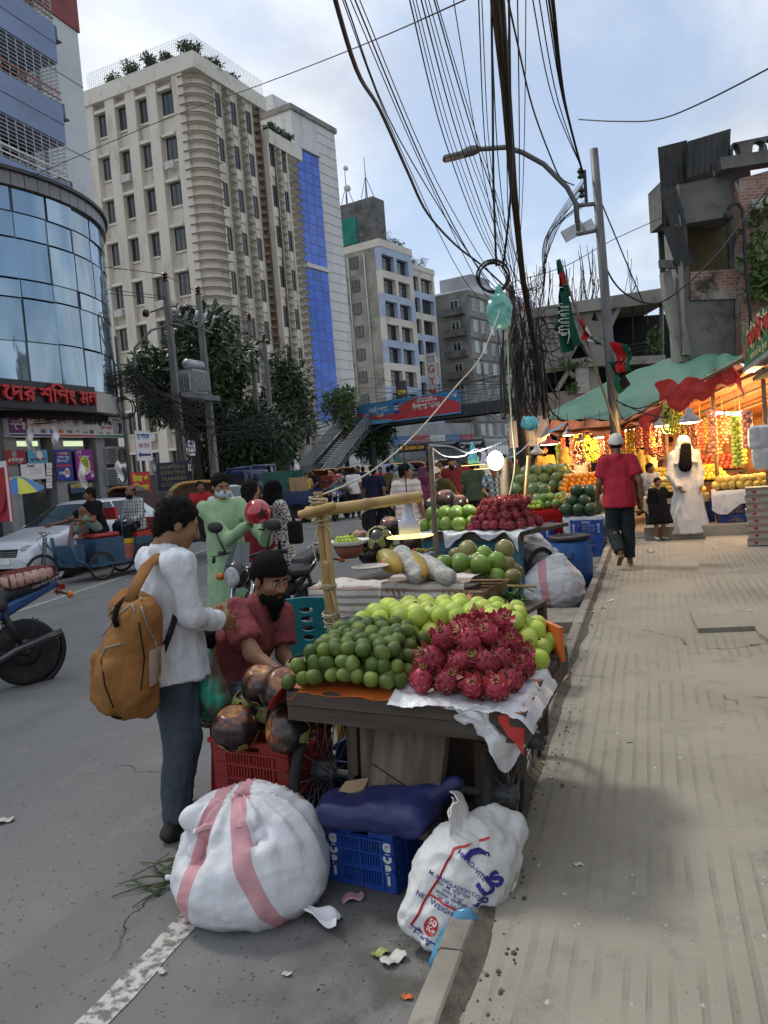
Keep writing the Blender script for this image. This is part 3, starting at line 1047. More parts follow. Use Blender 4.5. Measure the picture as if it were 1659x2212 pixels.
# ---- stained grey block and the red banded one behind it
def grey_blocks():
 P0=at(1010,625,125)
 b=bI('apartment_building','grimy blackened concrete apartment block with pale lit windows and balconies','building',(P0.x,P0.y,0),90-(33-18.6))
 G=M('grimy_wall',(0.27,0.26,0.24),(0.17,0.165,0.155),0.9,0.35,aw=(0.05,0.05,0.05),ap=0.3)
 mb=MB();mb.bbox((0,0,0),(20,8,27.7));mb.build('wall',G,b)
 wm=aV(1.5,1.9,0.1,0.12,1,0,M('window_frame_white',(0.5,0.52,0.5),ab=.5))
 bright=MB().bbox((-.7,-.06,.1),(.7,-.03,1.8)).mesh('pane',M('pale_pane',(0.42,0.5,0.47),ab=.2,rvar=.3))
 for r in rg(8):
  z=24.6-r*3.3
  for i,x in en((1.8,4.6,8.0,11,14.5,17.5)):
   w=bJ('window',wm[0],b,(x,0,z));bJ('pane',bright if(r*5+i*3)%4 else wm[1],w)
  mb=MB();mb.bbox((-1.1,.6,z-.6),(-.002,4.4,z-.45));mb.bbox((-1.1,.6,z-.45),(-1.0,4.4,z+.5));mb.build('balcony',aU,b)
  w=bJ('window',wm[0],b,(-.01,2.5,z),(0,0,rad(-90)));bJ('pane',wm[1],w)
  mb=MB();mb.bbox((-.02,-.12,z+2.2),(20,-.002,z+2.35));mb.build('ledge',aU,b)
 P1=at(1040,598,150)
 c=bI('apartment_building','grey and white tower with orange red bands rising behind the grimy block','building',(P1.x,P1.y,0),90-(33-18.6))
 W=M('white_wall',(0.55,0.57,0.62),ab=.8,scale=.2);RD=M('red_band',(0.50,0.14,0.10),ab=.8,scale=.3)
 mb=MB();mb.bbox((-.01,0,0),(26,14,33.6));mb.build('wall',W,c)
 for i in rg(10):
  mb=MB();mb.bbox((-.2,-.2,30.9-i*3.4),(26.2,-.002,31.9-i*3.4));mb.bbox((-.2,0,30.9-i*3.4),(-.012,14,31.9-i*3.4));mb.build('band',RD,c)
  for x in(3,9,15,21):
   w=bJ('window',wm[0],c,(x,0,28.3-i*3.4));bJ('pane',wm[1],w)
  for y in(3.5,9):
   w=bJ('window',wm[0],c,(-.01,y,28.3-i*3.4),(0,0,rad(-90)));bJ('pane',wm[1],w)
 mb=MB();mb.bbox((2,3,33.6),(10,10,36.5));mb.build('stair_tower',M('grey_wall',(0.33,0.34,0.36),ab=.8,scale=.3),c)
 P2=at(900,1000,96)
 d=bI('shop_building','low grey shop building with green shutters at the far end of the street','building',(P2.x,P2.y,0),90-(33-18.6))
 mb=MB();mb.bbox((-6,0,0),(16,6,6.2));mb.build('wall',M('shop_wall',(0.30,0.31,0.31),ab=.85,scale=.5,aw=(.12,.12,.12)),d)
 for i in rg(5):
  mb=MB();mb.bbox((-5+i*4.2,-.08,.2),(-1.4+i*4.2,-.002,3.2));mb.build('shutter',M('shutter_green',(0.04,0.12,0.10),ab=.5),d)
  mb=MB();mb.bbox((-5.2+i*4.2,-.3,3.5),(-1.2+i*4.2,-.002,4.7));mb.build('shop_sign',[M('shop_sign_blue',(.06,.14,.28)),M('shop_sign_red',(.3,.05,.05)),M('shop_sign_white',(.5,.5,.48))][i%3],d)
grey_blocks()
# ---- flats over the glass mall, near left
def flats():
 b=bI('apartment_building','white flats with pale blue balconies behind white window grilles above the mall','building',(-20.5,29.8,0),90)
 WH=M('flat_white',(0.62,0.65,0.66),(0.57,0.60,0.61),0.8,0.3,aw=(0.46,0.48,0.48),ap=0.35)
 BLU=M('flat_blue',(0.26,0.33,0.50),(0.22,0.28,0.43),0.8,0.4,aw=(0.2,0.24,0.33),ap=0.6)
 GR=M('grille_white',(0.62,0.62,0.58),ab=.5,scale=3)
 RAIL=M('rail_rust',(0.34,0.15,0.11),ab=.6)
 mb=MB();mb.bbox((-26,.8,0),(0,12,20.9));mb.build('wall',WH,b)
 mb=MB();mb.bbox((-26,.55,20.9),(.1,12,27));mb.build('top_storey',M('brick_red_paint',(0.27,0.075,0.075),ab=.8,scale=.8),b)
 mb=MB();mb.bbox((-2.6,0.6,8.0),(0.0,.798,20.88));mb.build('wall_panel',WH,b)
 for z in(12.6,15.6,18.6):
  mb=MB();mb.bbox((-2.61,.585,z),(0.003,.604,z+.03));mb.build('wall_joint',M('joint_dark',(0.2,0.2,0.2)),b)
 FH=3.02
 wm=aV(1.9,1.6,.08,.08,1,0,M('window_frame_white',(0.5,0.52,0.5)))
 for r in rg(5):
  zb=8.5+r*FH+.35
  mb=MB();mb.bbox((-26,-.75,zb),(-3.2,.798,zb+1.45));mb.build('balcony',BLU,b)
  mb=MB();mb.bbox((-26,-.77,zb+.72),(-3.18,-.752,zb+.745));mb.build('joint_line',au['joint_dark'],b)
  if r<4:
   z0,z1=zb+1.45,zb+FH
   mb=MB()
   for i in rg(22):
    x=-3.25-i*.42
    mb.box((x,-.7,(z0+z1)/2),(.022,.022,z1-z0))
   for j in rg(11):
    mb.box((-7.6,-.7,z0+.08+j*.145),(8.8,.02,.02))
    mb.box((-3.25,.05,z0+.08+j*.145),(.02,1.5,.02))
   mb.build('window_grille',GR,b)
   mb=MB();mb.bbox((-14,-.74,z0+.42),(-3.2,-.71,z0+.5));mb.bbox((-14,-.74,z0+.18),(-3.2,-.71,z0+.24));mb.build('balcony_rail',RAIL if r>1 else GR,b)
   for x in(-4.1,-6.6,-9.2):
    aG(wm,b,(x,.79,z0+.1),0)
   mb=MB();mb.bbox((-2.9,-.1,z0+.0),(-2.0,.58,z0+.06));mb.bbox((-2.8,.0,z0+.06),(-2.1,.5,z0+.62));mb.build('air_conditioner',M('ac_dark',(0.10,0.11,0.115),ab=.5)if r!=0 else au['ac_white'],b)
flats()
from mathutils.geometry import tessellate_polygon
class PL:
 """a vertical plane in the world: local x along it, z up; reads picture points onto it"""
 def __init__(s,p,rz):
  s.p=np.array((p[0],p[1],0.0));s.rz=rz
  s.d=np.array([cos(rad(rz)),sin(rad(rz)),0]);s.n=np.array([s.d[1],-s.d[0],0])
 def __call__(s,x,y):
  r=ray(x,y)
  q=CAM+r*(((s.p-CAM)@s.n)/(r@s.n))
  return((q-s.p)@s.d,q[2])
 def w(s,x,z,y=0.0):
  q=s.p+s.d*x-s.n*y
  return Vector((q[0],q[1],z))
def bn(mb,outer,holes,y0,y1,m=0,mh=None,axes=((1,0,0),(0,0,1),(0,1,0)),o=(0,0,0)):
 """a plate with real openings: outline and holes in (x, z), thickness y0..y1"""
 X,Z,Y=(np.array(q,float)for q in axes)
 o=np.array(o,float)
 loops=[list(outer)]+[list(h)for h in holes]
 tri=tessellate_polygon([[Vector((u,w,0))for u,w in l]for l in loops])
 flat=[p for l in loops for p in l]
 n=len(flat)
 V=[o+X*u+Z*w+Y*t for t in(y0,y1)for u,w in flat]
 F=[tuple(t)for t in tri]+[tuple(q+n for q in reversed(t))for t in tri]
 mb.add(V,F,m,None,False)
 k=0
 for li,l in en(loops):
  L=len(l)
  mb.add([V[k+i]for i in rg(L)]+[V[k+n+i]for i in rg(L)],[(i,(i+1)%L,(i+1)%L+L,i+L)for i in rg(L)],m if(mh is None or li==0)else mh,None,False)
  k+=L
def rect(x0,z0,x1,z1):
 return[(x0,z0),(x1,z0),(x1,z1),(x0,z1)]
def aS(cx,cz,rx,rz,n=14):
 return[(cx+rx*cos(2*pi*i/n),cz+rz*sin(2*pi*i/n))for i in rg(n)]
DARK=M('interior_shade',(0.012,0.012,0.013),ab=0.9)  # near-black colour stands in for the shade behind openings and glass
def ai(name,c,ab=0.5):
 return M(name,c,ab=ab,var=0.06,scale=3)
 # ---- curved blue glass mall
def mall():
 cx,cy,r=-22.85,21.65,6.35
 b=bI('shopping_mall','shopping mall with a curved blue reflective glass front and black sign band','building',(cx,cy,0))
 GL=[M('mall_glass'+str(i),c,ab=0.05,aC=0.75,var=0.15,scale=0.6,spec=0.8,aw=(0.25,0.33,0.42),ap=0.7,aE=(1,1,.2))for i,c in en([(0.30,0.41,0.50),(0.35,0.46,0.54),(0.25,0.36,0.45)])]
 for g in GL:
  for n in g.node_tree.nodes:
   if n.type=='MAP_RANGE' and abs(n.inputs['From Min'].default_value-.5)<1e-4:
    n.inputs['From Min'].default_value=0.55;n.inputs['To Max'].default_value=0.5
 MUL=M('mullion_dark',(0.075,0.10,0.125),ab=.4)
 da=10.5
 rows=[(4.9,6.2),(6.25,7.5),(7.55,8.05),(8.1,9.25),(9.3,10.02),(10.07,10.75)]
 V=[]
 pm={}
 for k,(z0,z1)in en(rows):
  mb=MB()
  aa=np.linspace(rad(-da/2+.25),rad(da/2-.25),4)
  mb.grid(lambda u,v:(r*cos(rad(-da/2+.25+(da-.5)*u)),r*sin(rad(-da/2+.25+(da-.5)*u)),z0+(z1-z0)*v),3,1,av=-0.05)
  pm[k]=[mb.mesh('glass_panel',g)for g in GL]
 fine=MB()
 for i in rg(-8,6):
  a=i*da
  for k in rg(len(rows)):
   o=bJ('glass_panel',pm[k][random.choice((0,0,1,2))],b,(0,0,0),(ruf(-.004,.004),ruf(-.004,.004),rad(a)))
 mb=MB()
 for i in rg(-9,6):
  a=rad(i*da+da/2)
  mb.box((cos(a)*(r-.01),sin(a)*(r-.01),7.8),(.08,.06,6.0),az(0,0,math.degrees(a)))
 mb.build('mullion',MUL,b)
 prof=lambda rr,z0,z1:[(rr*cos(rad(x)),rr*sin(rad(x)))for x in np.linspace(-85,62,34)]
 def band(name,rr,z0,z1,mat,inner=3.0):
  mb=MB();poly=prof(rr,0,0)+[(0,0)]
  mb.prism(poly,z0,z1,axes=((1,0,0),(0,1,0),(0,0,1)));mb.build(name,mat,b)
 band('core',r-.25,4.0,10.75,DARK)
 CT=M('cornice_tile',(0.20,0.195,0.20),(0.15,0.148,0.15),ab=.35,scale=1.5)
 for i in rg(-21,16):
  mb=MB()
  a0,a1=rad(i*4+.12),rad(i*4+3.88)
  mb.prism([((r+.18)*cos(a0),(r+.18)*sin(a0)),((r+.18)*cos(a1),(r+.18)*sin(a1)),((r-.6)*cos(a1),(r-.6)*sin(a1)),((r-.6)*cos(a0),(r-.6)*sin(a0))],10.78,11.18,axes=((1,0,0),(0,1,0),(0,0,1)))
  mb.build('cornice_tile',CT,b)
 band('roof_edge',r+.28,11.19,11.3,M('roof_edge_dark',(0.05,0.05,0.055)))
 band('soffit',r+.1,4.2,4.86,M('mall_panel',(0.42,0.40,0.37),ab=.5,scale=.8))
 p=PL((-16.3,21.5),90)
 x0,x1=p(-120,860)[0],p(211,900)[0]
 t=bI('signboard','long black mall sign with raised red Bengali letters under the curved glass','sign',(-16.3,21.5,0),90)
 mb=MB();mb.bbox((x0,0,4.16),(x1,.35,4.98));mb.build('board',M('sign_black',(0.018,0.018,0.022),ab=.35),t)
 RL=M('letter_red',(0.50,0.03,0.028),ab=.35);RS=M('letter_side',(0.10,0.07,0.08),ab=.3)
 for txt,xa,xb in(('েদর',p(2,870)[0],p(73,870)[0]),('শিপং',p(83,872)[0],p(160,880)[0]),('মল',p(170,885)[0],p(207,888)[0])):
  ak('lettering',txt,t,((xa+xb)/2,-.075,4.57),(1,0,0),(0,0,1),.62,RL,xb-xa,aM=.012,depth=.05)
 g=PL((-17.62,21.5),90)
 mb=MB();mb.bbox((-11.4,.35,0),(3.9,4,4.15));o=mb.build('wall',M('mall_ground_wall',(0.045,0.05,0.052),ab=.5),b)  # wall colour painted dark to stand for the shaded shop interior
 o.location=(-17.62-cx,0,0);o.rotation_euler=(0,0,rad(90))
 for x in(200,108,4):
  u=g(x+12,1000)[0]
  mb=MB();mb.bbox((u-.25,-.05,0),(u+.25,.348,4.1));o=mb.build('pillar',M('pillar_grey',(0.27,0.275,0.28),ab=.5,scale=1),b)
  o.location=(-17.62-cx,0,0);o.rotation_euler=(0,0,rad(90))
 for xa,xb in((20,100),(116,196)):
  u0,u1=g(xa,1000)[0],g(xb,1000)[0]
  mb=MB();mb.bbox((u0,.2,.6),(u1,.24,3.4));o=mb.build('shop_window',M('shop_glass',(0.05,0.06,0.055),ab=.08,spec=.7),b)
  o.location=(-17.62-cx,0,0);o.rotation_euler=(0,0,rad(90))
  z0=g((xa+xb)/2,963)[1];z1=g((xa+xb)/2,952)[1]
  mb=MB();mb.bbox((u0+.1,.12,z0),(u1-.3,.19,z1));o=mb.build('ceiling_light',M('shop_light',(0.5,0.55,0.35),emit=(0.75,0.9,0.55,.55)),b)
  o.location=(-17.62-cx,0,0);o.rotation_euler=(0,0,rad(90))
 s=PL((-17.35,21.5),90)
 x0,x1=s(18,918)[0],s(268,925)[0]
 t=bI('signboard','white bank fascia sign with purple end panel and card logos over the shopfront','sign',(-17.35,21.5,0),90)
 z0,z1=3.43,4.17
 mb=MB();mb.bbox((x0,0,z0),(x1,.2,z1));mb.build('board',ai('bank_white',(0.60,0.60,0.60)),t)
 W=x1-x0
 def patch(n,a,bb,c,d,mat,y=-.004):
  mb=MB();mb.bbox((x0+a*W,y,z0+bb*(z1-z0)),(x0+c*W,-.0005,z0+d*(z1-z0)));return mb.build(n,mat,t)
 PUR,NAV,RD,GN,INK=ai('print_purple',(0.13,0.02,0.14)),ai('print_navy',(0.03,0.03,0.16)),ai('print_red',(0.46,0.04,0.05)),ai('print_green',(0.01,0.16,0.07)),ai('print_ink',(0.02,0.02,0.025))
 WHT,GRY,ORG,BLU,YEL=ai('print_white',(0.75,0.75,0.75)),ai('print_grey',(0.3,0.31,0.31),.25),ai('print_orange',(0.7,0.25,0.03)),ai('print_blue',(0.02,0.12,0.45)),ai('print_yellow',(0.72,0.62,0.05))
 patch('print',0,.15,.14,1.0,PUR)
 patch('print',0.002,.03,.37,.11,NAV);patch('print',.372,.03,.71,.11,RD);patch('print',.712,.03,.998,.11,GN)
 patch('print',.142,.37,.88,.375,INK)
 def tx(body,fx,fz,size,mat,w=None,al='CENTER',aM=0.0):
  ak('lettering',body,t,(x0+fx*W,-.008,z0+fz*(z1-z0)),(1,0,0),(0,0,1),size,mat,w,aM=aM,depth=.001,align=al)
 tx('েরকট'.replace('েরক','রেক'),.07,.42,.26,WHT,.62,aM=.008);tx('ROCKET',.06,.63,.085,WHT,.34)
 mb=MB();mb.prism([(x0+.08*W,z0+.68*.74),(x0+.11*W,z0+.9*.74),(x0+.1*W,z0+.66*.74),(x0+.092*W,z0+.70*.74)],-.006,-.001);mb.build('print',WHT,t)
 tx('ডাচ-বাংলা ব্যাংক',.32,.74,.22,INK,1.85,aM=.012)
 tx('ফাস্ট ট্র্যাক',.2,.5,.12,RD,.5)
 tx('Dutch-Bangla Bank',.735,.70,.22,INK,1.58,aM=.013);tx('FAST TRACK',.82,.47,.12,RD,.62,aM=.004)
 def disc(fx,fz,rr,mat,y=-.006):
  mb=MB();mb.prism(aS(x0+fx*W,z0+fz*.74,rr,rr,16),y,-.001);mb.build('print',mat,t)
 disc(.537,.72,.17,GRY);
 for q,(dx,m_)in en(((-.03,NAV),(0.0,RD),(.03,GN))):
  mb=MB();mb.tube([(x0+.535*W+dx*.8+.03*sin(a*2.6),-.009,z0+.74*.60+a*.16)for a in np.linspace(0,1,7)],.017,4,flat=.4);mb.build('print',m_,t)
  mb=MB();mb.tube([(x0+.945*W+dx*2+.09*sin(a*2.8),-.009,z0+.16+a*.36)for a in np.linspace(0,1,8)],.035,4,flat=.3);mb.build('print',m_,t)
 patch('print',.885,.17,.985,.93,GRY)
 tx('NexusPay',.937,.86,.1,RD,.45)
 for fx,m1,m2 in((.255,RD,BLU),(.33,BLU,BLU),(.402,RD,ORG)):
  disc(fx-.009,.25,.065,m1);disc(fx+.011,.25,.065,m2,-.008)
 tx('VISA',.475,.24,.15,NAV,.27,aM=.004);tx('VISA',.545,.27,.1,NAV,.16);patch('print',.652,.17,.69,.33,RD);patch('print',.672,.17,.69,.33,NAV,-.007)
 tx('NPSB',.612,.22,.1,INK,.25);disc(.175,.27,.06,GRY);tx('Q-cash',.76,.22,.1,INK,.22);tx('Alipay',.83,.22,.1,INK,.2)
 po=PL((-17.5,21.5),90)
 def poster(ag,xa,ya,xb,yb,mat,items):
  u0,v1=po(xa,ya);u1,v0=po(xb,yb)
  tt=bI('poster',ag,'poster',po.w(u0,v0),90)
  mb=MB();mb.bbox((0,-.0,0),(u1-u0,.02,v1-v0));mb.build('sheet',mat,tt)
  for it in items:
   if it[0]=='t':
    ak('lettering',it[1],tt,(it[2]*(u1-u0),-.006,it[3]*(v1-v0)),(1,0,0),(0,0,1),it[4],it[5],it[6]*(u1-u0),aM=.004,depth=.001)
   else:
    mb=MB()
    if it[0]=='r':
     mb.bbox((it[1]*(u1-u0),-.003-it[6]*.002,it[2]*(v1-v0)),(it[3]*(u1-u0),-.0005,it[4]*(v1-v0)))
    else:
     mb.prism(aS(it[1]*(u1-u0),it[2]*(v1-v0),it[3],it[4],14),-.003-it[6]*.002,-.0005)
    mb.build('print',it[5],tt)
 MAG=ai('print_magenta',(0.28,0.02,0.25));CY=ai('print_cyan',(0.10,0.38,0.58));RB=ai('print_royal',(0.02,0.045,0.27));DR=ai('print_darkred',(0.28,0.025,0.03))
 poster('blue poster with red strips and round white emblem beside the magenta one',117,971,160,1037,RB,[('r',.15,.82,.85,.9,RD,0),('r',.05,.44,.9,.52,RD,0),('t','সকল কার্ড',.5,.86,.12,WHT,.5),('t','আপনার জন্য',.5,.74,.12,WHT,.7),('t','িনরাপদ',.35,.62,.12,WHT,.5),('r',.62,.6,.77,.72,CY,0),('e',.62,.25,.14,.16,WHT,0),('t','িফর',.62,.25,.2,RD,.3),('t','একদম',.28,.24,.14,WHT,.3)])
 poster('magenta poster with a yellow green round badge on the shopfront',161,971,205,1035,MAG,[('e',.5,.48,.27,.33,WHT,0),('e',.5,.52,.24,.28,YEL,1),('t','ফ্ির'.replace('্',''),.5,.52,.36,GN,.36),('t','রেকট',.2,.88,.16,WHT,.3),('t','েসবা নাও',.5,.74,.13,WHT,.6),('t','অ্যাপ'.replace('্',''),.7,.24,.12,WHT,.4),('r',.82,.08,.95,.18,WHT,0)])
 poster('dark red poster with white lettering at the shop window',8,973,58,1003,DR,[('t','একাউন্ট খুলুন'.replace('্',''),.5,.3,.16,WHT,.7),('e',.45,.75,.1,.1,GRY,0)])
 poster('pale cyan poster with a red ring beside the dark red one',59,972,104,1000,CY,[('e',.58,.6,.17,.17,RD,0),('e',.58,.62,.14,.14,WHT,1),('t','মোবাইল'.replace('ো','ো'),.35,.25,.14,NAV,.45),('t','সেবা',.8,.25,.14,RD,.25)])
 poster('large white notice sheet taped low on the shop window',44,1001,99,1034,WHT,[('t','িবজ্ঞপ্তি'.replace('্',''),.4,.8,.1,INK,.3)]+[('r',.35,.62-i*.1,.85,.635-i*.1,INK,0)for i in rg(4)])
 for i in rg(4):
  poster(('topmost','second','third','lowest')[i]+' small white notice in the column of four on the shop window',100,1000+i*14,113,1012+i*14,WHT,[('r',.2,.4,.8,.46,INK,0)])
 poster('low blue banner with yellow Bengali lettering under the magenta poster',150,1045,204,1062,NAV,[('t','কম্পিউটার িশখুন'.replace('্',''),.48,.68,.2,YEL,.9),('r',.05,.15,.6,.3,GN,0)])
 for k,(x,y)in en(((263,965),(264,1010))):
  u,v=s(x,y)
  tt=bI('air_conditioner',('upper air conditioner unit on the mall side wall below the bank sign','lower air conditioner unit on the mall side wall near the pole')[k],'air conditioner',s.w(u,v-.3,.1),90,'mall air conditioners')
  mb=MB();mb.bbox((-.75,0,-.3),(.45,.4,.32));mb.build('casing',M('ac_grey',(0.36,0.36,0.35),ab=.6),tt)
  mb=MB();mb.torus((.1,-.02,0),.24,.015,az(90));[mb.torus((.1,-.02,0),q,.008,az(90))for q in(.08,.14,.19)];mb.build('fan_guard',M('ac_black',(0.03,0.03,0.03)),tt)
  mb=MB();[mb.bbox((-.72,-.012,-.27+i*.06),(-.22,-.001,-.24+i*.06))for i in rg(9)];mb.build('louvre',au['ac_black'],tt)
mall()
# ---- unfinished concrete building with triangular openings
def lattice():
 p=PL(at(1150,800,31),18.6)
 b=bI('unfinished_building','unfinished concrete building with triangular openings and bare rebar on its roof','building',p.w(0,0),18.6)
 def zz(x,y):
  return p(1026+.3815*x,540+.3815*y)
 holes=[[zz(*q)for q in h]for h in([(362,388),(422,394),(402,438)],[(433,467),(536,455),(486,352)],[(652,403),(694,407),(670,350)],[(468,513),(512,520),(500,556)],[(536,622),(648,606),(590,520)],[(772,430),(800,372),(832,322),(1052,288),(1053,600),(880,606),(870,560),(776,520)],[(385,735),(392,700),(575,672),(580,790),(390,815)],[(690,660),(1040,640),(1045,740),(700,770)])]
 oz=[zz(300,342),zz(1060,222),zz(1062,960),zz(250,960)]
 mb=MB();bn(mb,oz,holes,-.18,.18);mb.build('wall',CONC,b)
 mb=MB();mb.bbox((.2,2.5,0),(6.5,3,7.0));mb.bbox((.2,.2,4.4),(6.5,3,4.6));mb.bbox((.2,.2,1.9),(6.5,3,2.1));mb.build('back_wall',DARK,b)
 a0,a1=zz(285,345),zz(1075,222)
 mb=MB();mb.prism([(a0[0],a0[1]-.35),(a1[0],a1[1]-.55),(a1[0],a1[1]),(a0[0],a0[1])],-.4,6,);mb.build('roof_slab',CONC,b)
 a0,a1=zz(280,640),zz(1060,600)
 mb=MB();mb.prism([(a0[0],a0[1]-.3),(a1[0],a1[1]-.3),(a1[0],a1[1]),(a0[0],a0[1])],-.35,.178+.02);mb.build('floor_slab',CONC,b)
 for q0,q1 in(((455,800),(520,690)),((520,690),(560,720)),((395,390),(480,560)),((430,470),(330,640)),((540,450),(480,560)),((650,600),(520,380)),((740,470),(820,300))):
  (u0,v0),(u1,v1)=zz(*q0),zz(*q1)
  mb=MB();mb.bar((u0,-.2,v0),(u1,-.2,v1),.16,.14,up=(0,1,0));mb.build('diagonal_beam',CONC,b)
 RB=M('rebar_rust',(0.055,0.045,0.04),ab=.8)
 for cxx,n in((330,6),(350,7),(390,8),(430,6),(470,7),(600,5),(655,6),(668,8),(715,9),(735,5),(560,5),(925,4),(965,3)):
  mb=MB()
  for i in rg(n):
   u,v=zz(cxx+ruf(-16,16),330-(cxx-300)*.15)
   hh=ruf(.5,1.9)*(1.25 if cxx in(668,715)else 1)
   mb.tube([(u,ruf(.3,3),v-.2),(u+ruf(-.03,.03),1,v+hh*.6),(u+ruf(-.1,.1),1,v+hh)],.012,4)
  mb.build('rebar',RB,b)
 for i in rg(3):
  (u0,v0),(u1,v1)=zz(870,540+i*22),zz(1050,512+i*22)
  mb=MB();mb.cyl((u0,0,v0),(u1,0,v1),.025,n=5);mb.build('rail',RB,b)
 (u0,v0),(u1,v1)=zz(895,300),zz(905,610)
 mb=MB();mb.cyl((u0,.1,v0),(u1,.1,v1),.03,n=5);mb.build('rail',RB,b)
 (u,v)=zz(600,770)
 mb=MB();mb.bbox((u-.25,-.3,v-.3),(u+.25,-.22,v+.9));mb.build('door',M('pale_door',(0.45,0.42,0.4)),b)
 for k,(x,y,r,n,lab)in en(((500,655,(1.1,.3,.14),160,'green creeper trailing along the ledge of the triangular concrete front'),(1000,520,(.35,.3,.6),150,'bright weed growing beside the large dark opening'),(530,775,(.35,.2,.3),70,'broad leaved plant growing out of the dark lower opening'))):
  u,v=zz(x,y)
  t=bI('weed',lab,'plant',p.w(u,v,-.35))
  mb=MB();aP(mb,(0,0,0),r,n,.11,900+k,aQ=8);mb.build('foliage',LEAF3,t)
lattice()
# ---- old brick building with corrugated roof sheets at the right
def brick_mat():
 m,nt,v,p=aF('old_brick',.9,0,.2)
 br=nt.nodes.new('ShaderNodeTexBrick')
 br.inputs['Scale'].default_value=1.0
 br.inputs['Brick Width'].default_value=0.24;br.inputs['Row Height'].default_value=0.08;br.inputs['Mortar Size'].default_value=0.012
 br.inputs['Color1'].default_value=(0.27,0.11,0.075,1);br.inputs['Color2'].default_value=(0.36,0.20,0.14,1);br.inputs['Mortar'].default_value=(0.34,0.30,0.26,1)
 s=_sep(nt,v)
 cb=nt.nodes.new('ShaderNodeCombineXYZ');nt.links.new(s['X'],cb.inputs[0]);nt.links.new(s['Z'],cb.inputs[1]);nt.links.new(s['Y'],cb.inputs[2])
 nt.links.new(cb.outputs[0],br.inputs['Vector'])
 c=aN(nt,aB(nt,aq(nt,v,1.3,6,.7),.48,.6),br.outputs['Color'],(0.33,0.31,0.27))
 c=aN(nt,aB(nt,aq(nt,v,.8,6,.7),.52,.66),c,(0.05,0.048,0.045))
 nt.links.new(c,p.inputs['Base Color'])
 _bump(nt,p,br.outputs['Fac'],-.6,.02)
 return m
BRICK=brick_mat()
TIN=M('corrugated_tin',(0.045,0.05,0.052),(0.075,0.078,0.078),.6,1.5,aC=.3,aw=(0.09,0.06,0.045),ap=2)
def a5(mb,a,b,c,wave=.16,amp=.022):
 """sheet from corner a: ridges run along a->c, waves step along a->b"""
 a,b,c=(np.array(tuple(q),float)for q in(a,b,c))
 n=np.cross(b-a,c-a);n/=np.linalg.norm(n)
 k=max(6,int(np.linalg.norm(b-a)/wave*6))
 mb.grid(lambda u,v:a+(b-a)*u+(c-a)*v+n*amp*sin(u*np.linalg.norm(b-a)/wave*2*pi),k,1,av=.006)
